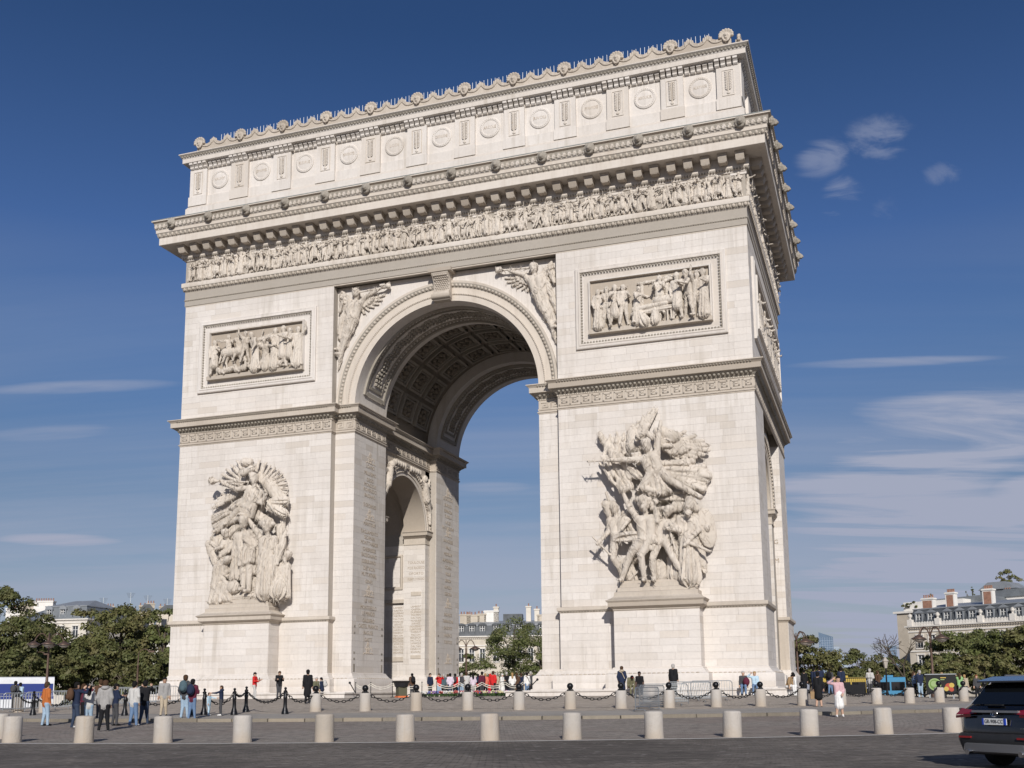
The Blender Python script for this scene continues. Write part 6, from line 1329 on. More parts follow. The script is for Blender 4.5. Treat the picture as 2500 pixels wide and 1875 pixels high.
# rooftop garden plants
tree(2478, 240, 1388, 50, 'rounded rooftop tree at the upper right corner of the mansion', 'leaf_olive', .3, 1500, .35, 40, None, 'rooftop_tree', 20, zb=18.5)
tree(2425, 232, 1446, 46, 'rooftop shrub beside the third brick chimney', 'leaf_olive', .05, 1500, .35, 41, None, 'rooftop_shrub', 18, zb=16.5)
tree(2232, 222, 1468, 36, 'clipped rooftop hedge at the corner of the mansion', 'leaf_dark', .05, 1200, .3, 42, None, 'rooftop_shrub', 16, zb=15.5)
for u, vt, lab in ((2272, 1449, 'first small rooftop cypress from the left'), (2283, 1444, 'second small rooftop cypress from the left'), (2293, 1450, 'third small rooftop cypress from the left'), (2373, 1433, 'left of two slim tall rooftop cypresses'), (2386, 1427, 'right of two slim tall rooftop cypresses')):
    tree(u, 228, vt, 9, lab, 'leaf_dark', .05, 500, .22, int(u), 'rooftop cypresses', 'rooftop_cypress', 14, zb=15.5)
def bare(u, d, v, seed, label):
    rg = random.Random(seed); q = at(u, 1600, d); z0 = gz(q[0], q[1]); m = MB(); H = at(u, v, d)[2]-z0
    def br(p, dr, L, r, k):
        e = p+dr*L; m.tube(p, e, r, r*.7, 5, False)
        if k == 0: return
        for _ in range(3 if k > 1 else 4): br(e, unit(dr+np.array([rg.gauss(0, .6), rg.gauss(0, .6), rg.gauss(.05, .35)])), L*rg.uniform(.6, .85), r*.6, k-1)
    br(np.array([0, 0, -.3]), np.array([0, 0, 1.]), H*.45, .2, 4); T = empty('bare_tree', (q[0], q[1], z0), label=label, cat='tree'); m.build('branches', 'bark', T)
bare(2205, 136, 1580, 5, 'bare branched tree before the right mansion')
# ================================================================== street lamps
flat('lamp_metal', (.13, .085, .065), .5, .4, .15, 5); flat('lamp_globe', (.42, .38, .33), .25, 0, .1, 3)
def lamp_post(u, d, vtop, label, style='disc'):
    q = at(u, 1600, d); z0 = gz(q[0], q[1]); H = at(u, vtop, d)[2]-z0; L = empty('street_lamp', (q[0], q[1], z0), R(17), label=label, cat='street lamp')
    MB().lathe([(.26, 0), (.26, .5), (.2, .6), (.2, 1.0), (.13, 1.15), (.10, H*.5), (.08, H*.82), (.11, H*.84), (.05, H*.86), (.04, H)], 10).build('post', 'lamp_metal', L, 40)
    if style == 'hook':
        m = MB(); pts = [(0, 0, H*.86)]+[(.55-.55*math.cos(t), 0, H*.86+.9+.5*math.sin(t)) for t in np.linspace(0, 2.6, 9)]; m.path(pts, .04, 6); m.build('arm', 'lamp_metal', L); MB().box(.95, 1.5, -.12, .12, H*.86+1.1, H*.86+1.25).build('lamp_head', 'lamp_metal', L); return
    arms = 4 if style == 'disc' else 2
    for i in range(arms):
        w = 2*math.pi*i/arms+(.4 if arms == 4 else 0); c, s = math.cos(w), math.sin(w); r = 1.15 if style == 'disc' else .95; hz = H*.86
        m = MB(); pts = [(c*r*t, s*r*t, hz+.9*math.sin(min(1, t*1.0)*math.pi)**.7*.9) for t in np.linspace(0, 1, 9)]; m.path(pts, .045, 6); m.build('arm', 'lamp_metal', L, 40)
        g = MB().lathe([(.02, .32), (.12, .28), (.34, .14), (.52, .06), (.54, .0), (.5, -.02)], 14, (c*r, s*r, hz-.12)).build('lamp_shade', 'lamp_metal', L, 40)
        MB().lathe([(.40, 0), (.32, -.12), (.18, -.2), (.02, -.24)], 14, (c*r, s*r, hz-.13)).build('lamp_globe', 'lamp_globe', L, 60)
lamp_post(118, 96, 1545, 'tall bronze lamp post with wide lamp heads at left'); lamp_post(1138, 112, 1562, 'bronze lamp post with two hanging lamps seen through the arch', 'two'); lamp_post(1946, 92, 1545, 'bronze lamp post right beside the arch'); lamp_post(2274, 88, 1532, 'tall bronze lamp post before the right mansion')
lamp_post(338, 104, 1606, 'slim hooked street light beside the left pier', 'hook'); lamp_post(84, 112, 1610, 'slim hooked street light among the far left trees', 'hook')
q = at(2163, 1640, 84); LN = empty('street_lantern', (q[0], q[1], gz(q[0], q[1])), label='small old lantern post behind the barriers at right', cat='street lamp')
MB().lathe([(.14, 0), (.1, .3), (.06, .5), (.05, 2.1)], 8).build('post', 'iron', LN); MB().lathe([(.1, 2.1), (.2, 2.6), (.26, 2.62), (.08, 2.85), (.02, 2.95)], 6).build('lantern', 'lamp_globe', LN)
# ================================================================== bollards and chains
def circ(u, r):
    """point on a circle round the arch, on the camera's side, in the direction of image column u"""
    q = ray(u, 1690.); d = np.array([q[0], q[1]]); d /= np.linalg.norm(d); o = CAM[:2]-CEN; b = o.dot(d); c = o.dot(o)-r*r; t = -b-math.sqrt(max(0, b*b-c))
    p = CAM[:2]+d*t; return p[0], p[1]
PLZ = .10
def pz(x, y):
    r = math.hypot(x-CEN[0], y-CEN[1]); return gz(x, y)+(PLZ if r < KERB_R-.1 else .006)
def stone_bollard_mesh(h, r, seed):
    rg = random.Random(seed); m = MB(); n = 28
    prof = [(r*1.03, -.15), (r*1.03, 0), (r*1.0, .1), (r*.985, h*.5), (r*.97, h-.06), (r*.93, h-.015), (r*.8, h+.008), (r*.4, h+.02), (.001, h+.022)]
    m.lathe(prof, n); m.v = [(x*(1+.012*math.sin(5*z+seed)+rg.uniform(-.005, .005)), y*(1+rg.uniform(-.005, .005)), z) for x, y, z in m.v]; return m.mesh('stone_bollard', 'bollard_stone', 50)
outer = [6-172, 6, 36.7, 211, 402.6, 595, 794, 990, 1195.6, 1394.6, 1594, 1783.9, 1971, 2151.8, 2319.3]
for i, u in enumerate(outer[1:]):
    r = 52.3 if i else 51.0
    x, y = circ(u, r if u != 6 else 50.6); rr = .295
    put('stone_bollard', stone_bollard_mesh(random.uniform(.80, .85), rr, i), None, (x, y, pz(x, y)-.01), (random.uniform(-.022, .022), random.uniform(-.022, .022), random.uniform(0, 6)), label=(f'{ORD[i-1]} plain granite bollard from the left in the front row' if i else 'granite bollard half hidden behind the leftmost front bollard'), cat='bollard', group='plain granite bollards of the front row')
    if i: put('kerb_stone', MB().bbox(-.12, .12, -.05, .05, 0, .05, .015).mesh('kerb_stone', 'paint_white'), pave, (x, y-.36, gz(x, y)+.01)) if False else None
stone_in = [47, 110, 771, 891.8, 1016, 1142, 1267, 1392, 1515.8, 1633, 1748, 1856, 1958.7, 2051.9, 2139.5, 2219.7, 2292.8, 2352, 2405]
iron_in = [(83.7, 38.4), (189, 38.6), (307, 38.4), (471, 38.2), (499.6, 38.0), (573, 38.0), (601.8, 35.8), (697, 37.6)]
ball = MB(); ball.lathe([(.155, 0), (.155, .035), (.11, .05), (.075, .07), (.07, .10)], 14); ball.ell((0, 0, .235), (.15, .15, .15), 16, 10); ballm = ball.mesh('iron_ball', 'iron', 60)
irp = MB(); irp.lathe([(.16, -.1), (.16, .10), (.13, .16), (.12, .22), (.085, .32), (.08, .68), (.095, .72), (.095, .78), (.07, .82), (.068, .98), (.09, 1.0), (.09, 1.04), (.05, 1.07), (.04, 1.10), (.065, 1.14), (.06, 1.19), (.001, 1.22)], 14); irm = irp.mesh('iron_bollard', 'iron', 40)
ANCH = {}
for i, u in enumerate(stone_in):
    x, y = circ(u, 35.6 if i > 1 else 36.2); z = pz(x, y)
    h = .83; o = put('stone_bollard', stone_bollard_mesh(h, .275, 50+i), None, (x, y, z-.01), label=f'{ORD[i]} ball-topped granite bollard from the left in the chained ring', cat='bollard', group='ball-topped granite bollards of the chained ring')
    put('iron_ball', ballm, o, (0, 0, h)); ANCH[u] = (x, y, z+h+.09)
for i, (u, r) in enumerate(iron_in):
    x, y = circ(u, r); z = pz(x, y)
    put('iron_bollard', irm, None, (x, y, z), label=f'{ORD[i]} slim black iron bollard from the left', cat='bollard', group='black iron bollards at left'); ANCH[u] = (x, y, z+1.0)
lk = MB(); n, m_ = 10, 5; v = []; f = []
for i in range(n):
    w = 2*math.pi*i/n; cx, cz = .105*math.cos(w), .056*math.sin(w)
    for j in range(m_):
        t = 2*math.pi*j/m_; v.append((cx+.02*math.cos(t)*math.cos(w)*1.0, .02*math.sin(t), cz+.02*math.cos(t)*math.sin(w)))
for i in range(n):
    for j in range(m_): f.append((i*m_+j, i*m_+(j+1) % m_, ((i+1) % n)*m_+(j+1) % m_, ((i+1) % n)*m_+j))
lkm = lk.add(v, f).mesh('link', 'iron', 180)
def chain(a, b, label, sag=.48):
    A, B = np.array(ANCH[a]), np.array(ANCH[b]); L = np.linalg.norm(B-A); C_ = empty('chain', tuple(A), label=label, cat='chain', group='hanging iron chains')
    f_ = lambda t: A+(B-A)*t+np.array([0, 0, -4*sag*t*(1-t)])
    ts = np.linspace(0, 1, 200); P = np.array([f_(t) for t in ts]); s = np.concatenate([[0], np.cumsum(np.linalg.norm(np.diff(P, axis=0), axis=1))]); k = max(6, int(s[-1]/.168))
    for i in range(k):
        sm = s[-1]*(i+.5)/k; t = float(np.interp(sm, s, ts)); p = f_(t); d = Vector(f_(min(1, t+.01))-f_(max(0, t-.01))).normalized()
        q = d.to_track_quat('X', 'Z') @ Matrix.Rotation(R(90) if i % 2 else R(20), 4, 'X').to_quaternion()
        o = put('link', lkm, C_); o.location = Vector(p-A); o.rotation_mode = 'QUATERNION'; o.rotation_quaternion = q
seq = stone_in[2:]
for a, b in zip(seq[:-1], seq[1:]): chain(a, b, f'iron chain between the {ORD[stone_in.index(a)]} and {ORD[stone_in.index(b)]} ball-topped bollards')
chain(47, 110, 'iron chain between the two leftmost ball-topped bollards', .4)
chain(697, 771, 'iron chain from the last iron bollard to a ball-topped bollard', .45)
for a, b, s_ in ((83.7, 189, .5), (189, 307, .5), (307, 471, .5), (499.6, 573, .5), (573, 601.8, .2), (601.8, 697, .5)):
    ii = [k for k, _ in iron_in]; chain(a, b, f'iron chain between the {ORD[ii.index(a)]} and {ORD[ii.index(b)]} slim iron bollards', s_)
# ================================================================== crowd barriers, ropes, bin, flowers
bar = MB(); W_, H_ = 2.2, 1.05
bar.path([(-W_/2, 0, .08), (-W_/2, 0, H_-.1), (-W_/2+.1, 0, H_), (W_/2-.1, 0, H_), (W_/2, 0, H_-.1), (W_/2, 0, .08)], .022, 6); bar.path([(-W_/2, 0, .2), (W_/2, 0, .2)], .02, 6)
barf = bar.mesh('barrier_frame', 'steel'); rail = MB()
rail.tube((0, 0, .2), (0, 0, 1.05), .012, .012, 5); railm = rail.mesh('upright', 'steel')
ft = MB(); ft.path([(0, -.32, 0), (0, -.22, .08), (0, .22, .08), (0, .32, 0)], .02, 5); ftm = ft.mesh('foot', 'steel')
mp_ = MB()
for i in range(24): x_ = -W_/2+.05+(W_-.1)*i/23; mp_.box(x_-.005, x_+.005, -.005, .005, .22, 1.03)
for i in range(7): z_ = .26+.74*i/6; mp_.box(-W_/2+.03, W_/2-.03, -.004, .004, z_-.005, z_+.005)
mpm = mp_.mesh('mesh_panel', 'steel')
def barrier(x, y, rz, label, tilt=0, panel=False, z=None):
    B = empty('crowd_barrier', (x, y, pz(x, y) if z is None else z), rz, label=label, cat='barrier', group='steel crowd barriers'); B.rotation_euler = (tilt, 0, rz)
    put('barrier_frame', barf, B)
    if panel: put('mesh_panel', mpm, B, kind='stuff')
    else:
        for i in range(15): put('upright', railm, B, (-W_/2+W_*(i+1)/16, 0, 0))
    for s in (-.75, .75): put('foot', ftm, B, (s, 0, 0))
flat('steel_sheet', (.40, .415, .42), .5, .3, .12, 3)
for i in range(8):
    a, b = at(-20+i*54, 1726, 66), at(34+i*54, 1726, 66); c = (a+b)/2; barrier(c[0], c[1], math.atan2(b[1]-a[1], b[0]-a[0])+random.uniform(-.05, .05), f'{ORD[i]} barrier from the left in the row behind the tourists')
for u, d, rz, tl, pn, lab in ((1580, 48.5, 1.28, 0, True, 'steel barrier with mesh standing nearest the plaza kerb'), (1592, 51, 1.22, 0, True, 'steel barrier just behind the nearest meshed barrier'), (1625, 53, .25, 0, True, 'meshed barrier before the man in the dark coat'), (1684, 56, .35, 0, True, 'meshed barrier right of the man in the dark coat'), (1738, 58, .32, 0, False, 'open barred barrier at the right of the barrier cluster'), (1704, 59, .55, .5, False, 'tilted barrier leaning on its neighbours')):
    q = at(u, 1700, d); barrier(q[0], q[1], rz, lab, tl, pn)
flat('rope', (.62, .58, .50), .9); flat('bag_dark', (.02, .02, .022), .35); flat('bin_olive', (.09, .085, .05), .6); flat('orange', (.65, .16, .05), .6)
posts = [868, 905, 958, 1030, 1066, 1122, 1177, 1234, 1278]
PT = []
for i, u in enumerate(posts):
    q = at(u, 1700, 76.5); S_ = empty('rope_stanchion', (q[0], q[1], pz(q[0], q[1])), label=f'{ORD[i]} thin iron rope post from the left under the arch', cat='post', group='rope posts round the flowers')
    MB().lathe([(.16, 0), (.16, .03), (.03, .06), (.025, 1.0), (.05, 1.02), (.05, 1.06), (.001, 1.1)], 8).build('post', 'iron', S_); PT.append((q[0], q[1], pz(q[0], q[1])+1.0))
for i, (a, b) in enumerate(zip(PT[:-1], PT[1:])):
    m = MB(); a, b = np.array(a), np.array(b)
    for dz in (0, -.14): m.path([tuple(a+(b-a)*t+np.array([0, 0, -.28*4*t*(1-t)+dz])) for t in np.linspace(0, 1, 9)], .028, 6)
    m.build('rope', 'rope', None, 60, label=f'pale double rope between the {ORD[i]} and {ORD[i+1]} rope posts', cat='rope', group='ropes round the flowers')
for u0, v0, u1, v1, lab in ((854, 1667, 868, 1692, 'slanted pole with ball tip against the left plinth'), (1312, 1659, 1286, 1686, 'slanted pole with ball tip against the right plinth')):
    a, b = on_y(u0, v0, -2.3), on_y(u1, v1, -2.9); m = MB().tube(a, b, .035, .035, 7); m.ell(a, (.09, .09, .09), 8, 6); m.build('slanted_pole', 'iron', None, 60, label=lab, cat='pole')
q = at(980, 1700, 72); z = pz(q[0], q[1]); Bn = empty('litter_bin', (q[0], q[1], z), label='olive litter bin with flared black bag by the left plinth', cat='bin')
MB().lathe([(.5, 0), (.5, .10), (.4, .11)], 4).build('base', 'orange', Bn); MB().lathe([(.42, .1), (.42, .72)], 4).build('body', 'bin_olive', Bn); MB().lathe([(.44, .7), (.52, .95), (.66, 1.1), (.5, 1.08), (.3, .8)], 9).build('liner', 'bag_dark', Bn)
FL = [(.45, .10, .09), (.68, .66, .62), (.14, .16, .38), (.60, .58, .56), (.42, .16, .30), (.55, .50, .30), (.28, .18, .36)]
for i, c in enumerate(FL): flat(f'petal{i}', c, .7)
flat('stem', (.05, .10, .03), .8)
fb = random.Random(4)
for i in range(46):
    u = 1030+212*(i+.5)/46+fb.uniform(-2, 2); q = at(u, 1700, 78+fb.uniform(0, 3.2)); z = pz(q[0], q[1]); m = MB(); m.cur = 1; m.lathe([(.03, 0), (.16, .22)], 6); m.cur = 0
    for k in range(9): m.ell((fb.uniform(-.22, .22), fb.uniform(-.18, .18), .24+fb.uniform(0, .16)), (.075, .075, .06), 6, 4)
    m.build('bouquet', [f'petal{fb.randrange(7)}', 'stem'], None, 60, loc=(q[0], q[1], z), label='small bouquet among the flowers laid behind the ropes under the arch', cat='flowers', group='bouquets under the arch')
# ================================================================== vehicles
m, nt, b = new_mat('car_black'); b.inputs['Base Color'].default_value = (.004, .004, .005, 1); b.inputs['Roughness'].default_value = .22; b.inputs['Coat Weight'].default_value = 1; b.inputs['Coat Roughness'].default_value = .03
flat('car_glass', (.006, .007, .008), .03, 0, 0, 1, .9); flat('cladding', (.022, .022, .023), .55, 0, .1, 6); flat('silver', (.30, .30, .31), .35, .7); flat('tail_red', (.24, .006, .010), .12, 0, 0, 1, .8, 1); flat('tail_dark', (.10, .004, .006), .1, 0, 0, 1, .8, 1); flat('chrome', (.75, .75, .76), .08, 1); flat('tyre', (.012, .012, .012), .8); flat('plate_white', (.72, .72, .70), .4); flat('plate_blue', (.02, .06, .40), .4); flat('plate_text', (.01, .01, .01), .5)
def rrect(w, y0, y1, r, n=4):
    out = []
    for cx, cy, a0 in ((w-r, y0+r, -90), (w-r, y1-r, 0), (-w+r, y1-r, 90), (-w+r, y0+r, 180)):
        for i in range(n+1): t = R(a0+90*i/n); out.append((cx+r*math.cos(t), cy+r*math.sin(t)))
    return out
def loft(levels, mats=None, n=4):
    m = MB(); k = None
    for z, w, y0, y1, r in levels:
        p = rrect(w, y0, y1, r, n); k = len(p); m.v += [(x, y, z) for x, y in p]
    for j in range(len(levels)-1):
        for i in range(k): m.f.append((j*k+i, j*k+(i+1) % k, (j+1)*k+(i+1) % k, (j+1)*k+i)); m.m.append(0)
    m.f.append(tuple(reversed(range(k)))); m.m.append(0); t = (len(levels)-1)*k; m.f.append(tuple(range(t, t+k))); m.m.append(0); return m
def suv(u, d, heading_off):
    q = at(u, 1800, d); z = gz(q[0], q[1])+.0; az = math.atan2(q[0]-CAM[0], q[1]-CAM[1])+R(heading_off)
    C_ = empty('parked_suv', (q[0], q[1], z), -az, label='black sport utility car seen from behind at right', cat='car')
    C_.name = 'black_suv'
    loft([(.30, .84, .10, 4.45, .25), (.42, .92, .02, 4.56, .28), (.62, .925, -.04, 4.6, .26), (.78, .93, .0, 4.6, .22), (.95, .93, .03, 4.56, .20), (1.04, .925, .05, 4.40, .20), (1.12, .89, .10, 3.55, .22), (1.16, .86, .14, 3.45, .24), (1.36, .79, .34, 3.05, .26), (1.54, .72, .50, 2.65, .28), (1.62, .68, .56, 2.5, .28), (1.66, .62, .64, 2.4, .28), (1.675, .45, .85, 2.2, .25)]).build('body', 'car_black', C_, 40)
    # rear window and side windows, just proud of the body
    g = MB(); g.add([(-.66, .145, 1.17), (.66, .145, 1.17), (.60, .325, 1.37), (-.60, .325, 1.37), (.56, .475, 1.53), (-.56, .475, 1.53)], [(0, 1, 2, 3), (3, 2, 4, 5)]); g.v = [(x, y-.03, z_) for x, y, z_ in g.v]; g.build('rear_window', 'car_glass', C_)
    for s in (-1, 1):
        g = MB().add([(s*.875, .7, 1.16), (s*.875, 3.2, 1.16), (s*.735, 2.7, 1.53), (s*.735, .95, 1.53)], [(0, 1, 2, 3)[::s]]); g.build('side_window', 'car_glass', C_)
    MB().add([(-.66, .30, 1.60), (.66, .30, 1.60), (.68, .75, 1.685), (-.68, .75, 1.685), (-.66, .30, 1.57), (.66, .30, 1.57), (.68, .75, 1.64), (-.68, .75, 1.64)], [(0, 1, 2, 3), (4, 7, 6, 5), (0, 4, 5, 1), (1, 5, 6, 2), (3, 2, 6, 7), (0, 3, 7, 4)]).build('spoiler', 'car_black', C_)
    loft([(.24, .80, .10, .9, .2), (.30, .90, -.05, .9, .22), (.50, .94, -.10, .8, .22), (.60, .94, -.09, .7, .2), (.64, .93, -.05, .6, .2)]).build('bumper', 'cladding', C_, 40)
    loft([(.27, .70, -.02, .5, .12), (.31, .78, -.115, .5, .12), (.44, .72, -.13, .5, .1), (.46, .70, -.10, .5, .1)]).build('skid_plate', 'silver', C_, 40)
    for s in (-1, 1):
        t = MB(); t.add([(s*.42, .0, 1.00), (s*.945, .02, .97), (s*.95, .14, .99), (s*.945, .12, 1.09), (s*.80, .05, 1.10), (s*.44, .03, 1.05)], [(0, 1, 4, 5)[::s], (1, 2, 3, 4)[::s]]); t.v = [(x, y-.03, z_) for x, y, z_ in t.v]; L = t.build('tail_light', 'tail_red', C_)
        t = MB(); t.add([(s*.55, -.045, .94), (s*.93, -.02, .91), (s*.93, -.02, .96), (s*.55, -.045, .99)], [(0, 1, 2, 3)[::s]]); t.build('light_insert', 'tail_dark', L)
        MB().box(min(s*.52, s*.80), max(s*.52, s*.80), -.125, -.09, .55, .585).build('reflector', 'tail_red', C_)
        MB().tube((s*.60, -.15, .29), (s*.60, .2, .29), .05, .05, 12).build('exhaust_pipe', 'chrome', C_, 40)
        for y in (.92, 3.55):
            wh = MB(); wh.tube((s*.68, y, .345), (s*.90, y, .345), .345, .345, 22); W2 = wh.build('wheel', 'tyre', C_, 40); MB().tube((s*.70, y, .345), (s*.91, y, .345), .22, .22, 14).build('rim', 'silver', W2, 40)
            MB().arc([(.40, s*.90), (.40, s*.945), (.46, s*.945)], y, .345, 0, math.pi, 14, False, 'x').build('wheel_arch', 'cladding', C_)
        MB().tube((s*.56, .95, 1.70), (s*.56, 2.4, 1.70), .02, .02, 6).build('roof_rail', 'silver', C_)
    MB().box(-.52, .52, -.045, .02, 1.02, 1.06).build('trim_bar', 'silver', C_)
    pl = MB().bbox(-.26, .26, -.075, -.03, .80, .915, .004); PLt = pl.build('number_plate', 'plate_white', C_)
    for x0, x1 in ((-.262, -.222), (.222, .262)): MB().box(x0, x1, -.078, -.05, .80, .915).build('plate_band', 'plate_blue', PLt)
    o = put('plate_lettering', text_mesh('GR-908-CC', .098, .001, 'plate_text', width=.41), PLt, (0, -.0775, .858), (R(90), 0, 0))
    em = MB()
    for rx, rz_, cz in ((.075, .05, 0), (.028, .046, 0), (.05, .018, .022)):
        pts = [(rx*math.cos(t), -.05, 1.0+cz+rz_*math.sin(t)) for t in np.linspace(0, 2*math.pi, 17)]; em.path(pts, .006, 5)
    em.build('emblem', 'chrome', C_); put('badge', text_mesh('HYBRID', .04, .001, 'chrome'), C_, (.62, -.05, .74), (R(90), 0, 0))
    MB().box(-.3, .1, .06, .11, 1.15, 1.165).build('rear_wiper', 'cladding', C_); MB().prism([(.9, 1.66), (1.15, 1.66), (1.1, 1.74), (1.02, 1.75)], -.03, .03, 'x').build('aerial_fin', 'car_black', C_)
suv(2436, 21.6, 42)
def bus(u0, u1, d, H, body, label, name='bus', stripe=None, glass='car_glass', front=None):
    a, b = at(u0, 1680, d), at(u1, 1680, d); L = math.hypot(b[0]-a[0], b[1]-a[1]); z = gz(a[0], a[1]); B = empty(name, (a[0], a[1], z), math.atan2(b[1]-a[1], b[0]-a[0]), label=label, cat='bus')
    m = MB(); pr = [(0, .35), (2.5, .35), (2.5, H-.3), (2.3, H-.06), (2.0, H), (.5, H), (.2, H-.06), (0, H-.3)]
    m.prism(pr, 0, L, 'x'); m.build('body', body, B, 30); n = max(2, int(L/1.6)) if name != 'coach' else 1
    for i in range(n): MB().box(L*i/n+.08, L*(i+1)/n-.08, -.02, .02, (H*.45 if name != 'tour_bus' else H*.15), H*.80).build('window', glass, B)
    if stripe: MB().box(0, L, -.012, .01, H*.36, H*.44).build('stripe', stripe, B)
    for x in (L*.18, L*.78): MB().tube((x, -.02, .48), (x, .4, .48), .48, .48, 14).build('wheel', 'tyre', B)
    if name != 'coach': MB().box(L*.3, L*.6, .6, 1.9, H, H+.22).build('roof_unit', body, B)
    return B
flat('bus_white', (.70, .71, .73), .35, 0, .05, 2, .5); flat('bus_yellow', (.50, .36, .07), .4); flat('bus_blue', (.07, .25, .42), .35); flat('stripe_blue', (.02, .04, .20), .4)
bus(-60, 132, 104, 3.05, 'bus_white', 'white coach with dark blue stripe behind the left barriers', 'coach', 'stripe_blue', 'stripe_blue')
bus(2006, 2116, 138, 2.9, 'bus_yellow', 'yellow open-top bus behind the barriers at right', 'tour_bus')
bus(2138, 2212, 128, 2.75, 'bus_blue', 'bright blue bus behind the barriers at right', 'city_bus')
# billboard trailer
flat('ad_black', (.012, .012, .012), .4); flat('ad_green', (.14, .24, .05), .5); flat('ad_red', (.40, .07, .04), .5); flat('ad_yellow', (.50, .36, .08), .5); flat('ad_pale', (.28, .38, .16), .5)
a, b = at(2262, 1690, 76), at(2336, 1690, 76); L = math.hypot(b[0]-a[0], b[1]-a[1]); z = gz(a[0], a[1])+PLZ*0
AD = empty('advertising_panel', (a[0], a[1], z+.35), math.atan2(b[1]-a[1], b[0]-a[0]), label='low black advertising panel picturing green and red food', cat='billboard')
MB().box(0, L, 0, .2, 0, 1.25).build('board', 'ad_black', AD); MB().box(-.05, L+.05, -.03, .23, 1.25, 1.31).build('frame', 'steel', AD)
for x in (.2, L-.2): MB().box(x-.05, x+.05, .02, .18, -.5, 0).build('leg', 'steel', AD)
for cx, cz, r, mt, t in ((.55, .62, .40, 'ad_pale', .004), (.55, .62, .32, 'ad_green', .008), (.5, .66, .2, 'ad_pale', .012), (L-.45, .45, .24, 'ad_red', .005), (L-.28, .55, .16, 'ad_yellow', .009), (L-.62, .32, .15, 'ad_yellow', .011), (L-.3, .28, .14, 'ad_red', .013)):
    MB().tube((cx, -t-.001, cz), (cx, .05, cz), r, r, 20).build('printed_shape', mt, AD)
MB().box(L-.95, L-.6, -.005, .0, 1.02, 1.08).build('printed_line', 'ad_yellow', AD); MB().box(L-.95, L-.7, -.005, .0, .9, .95).build('printed_line', 'ad_pale', AD)
# dark service railing right of the arch
a, b = at(2062, 1700, 70), at(2132, 1700, 70); L = math.hypot(b[0]-a[0], b[1]-a[1]); RL = empty('dark_railing', (a[0], a[1], pz(a[0], a[1])), math.atan2(b[1]-a[1], b[0]-a[0]), label='dark metal railing right of the arch', cat='railing')
MB().box(0, L, -.02, .02, 1.08, 1.13).build('top_rail', 'iron', RL); MB().box(0, L*.72, .0, .03, .12, .72).build('panel', 'iron', RL)
for i in range(15): MB().box(L*i/14-.015, L*i/14+.015, -.015, .015, 0, 1.08).build('upright', 'iron', RL)
# ================================================================== people
flat('skin', (.50, .32, .23), .6); flat('skin_tan', (.36, .22, .15), .6); flat('skin_dark', (.10, .06, .045), .6); flat('eye', (.02, .015, .012), .4); flat('mouth', (.33, .12, .10), .6)
PC = dict(black=(.012, .012, .014), navy=(.018, .026, .055), grey=(.30, .29, .28), lgrey=(.48, .47, .45), dgrey=(.06, .06, .065), white=(.72, .71, .69), cream=(.62, .57, .48), orange=(.42, .13, .035), brown=(.09, .05, .03), maroon=(.10, .018, .035), red=(.55, .025, .025), coral=(.62, .16, .11), pink=(.56, .36, .38), lav=(.60, .52, .60), blue=(.10, .20, .38), lblue=(.42, .56, .66), jeans=(.13, .20, .32), ljeans=(.30, .40, .50), djeans=(.035, .05, .085), beige=(.42, .35, .26), tan=(.33, .22, .12), green=(.25, .42, .18), gcap=(.02, .10, .05), teal=(.07, .11, .13), olive=(.13, .13, .08), camo=(.16, .15, .09), blond=(.34, .22, .10), hbrown=(.06, .033, .018), hblack=(.008, .007, .007), hgrey=(.38, .36, .34), hred=(.20, .07, .03))
for k_, c_ in PC.items(): flat('c_'+k_, c_, .85, 0, .10, 14, .2)
YC = lambda p: math.atan2(CAM[0]-p[0], -(CAM[1]-p[1]))
ARM = {'down': (((-.18, .02, -1), (-.08, -.22, -1)), ((.18, .02, -1), (.08, -.22, -1))), 'phone': (((-.2, -.25, -.9), (.25, -.9, .25)), ((.2, -.3, -.85), (-.15, -.9, .35))), 'photo': (((-.35, -.75, -.2), (.45, -.55, .75)), ((.35, -.75, -.2), (-.45, -.55, .75))), 'one': (((-.18, 0, -1), (-.05, -.2, -1)), ((.3, -.7, -.25), (-.3, -.6, .75))), 'brow': (((-.75, -.35, .15), (.75, -.25, .62)), ((.2, 0, -1), (-.3, -.6, -.6))), 'point': (((-.2, 0, -1), (-.1, -.3, -1)), ((.35, -.85, -.3), (.25, -.95, 0))), 'fold': (((-.25, -.1, -.95), (.75, -.6, .1)), ((.25, -.1, -.95), (-.75, -.6, .15))), 'pocket': (((-.3, .12, -1), (.2, -.35, -.85)), ((.3, .12, -1), (-.2, -.35, -.85)))}
npz = [0]
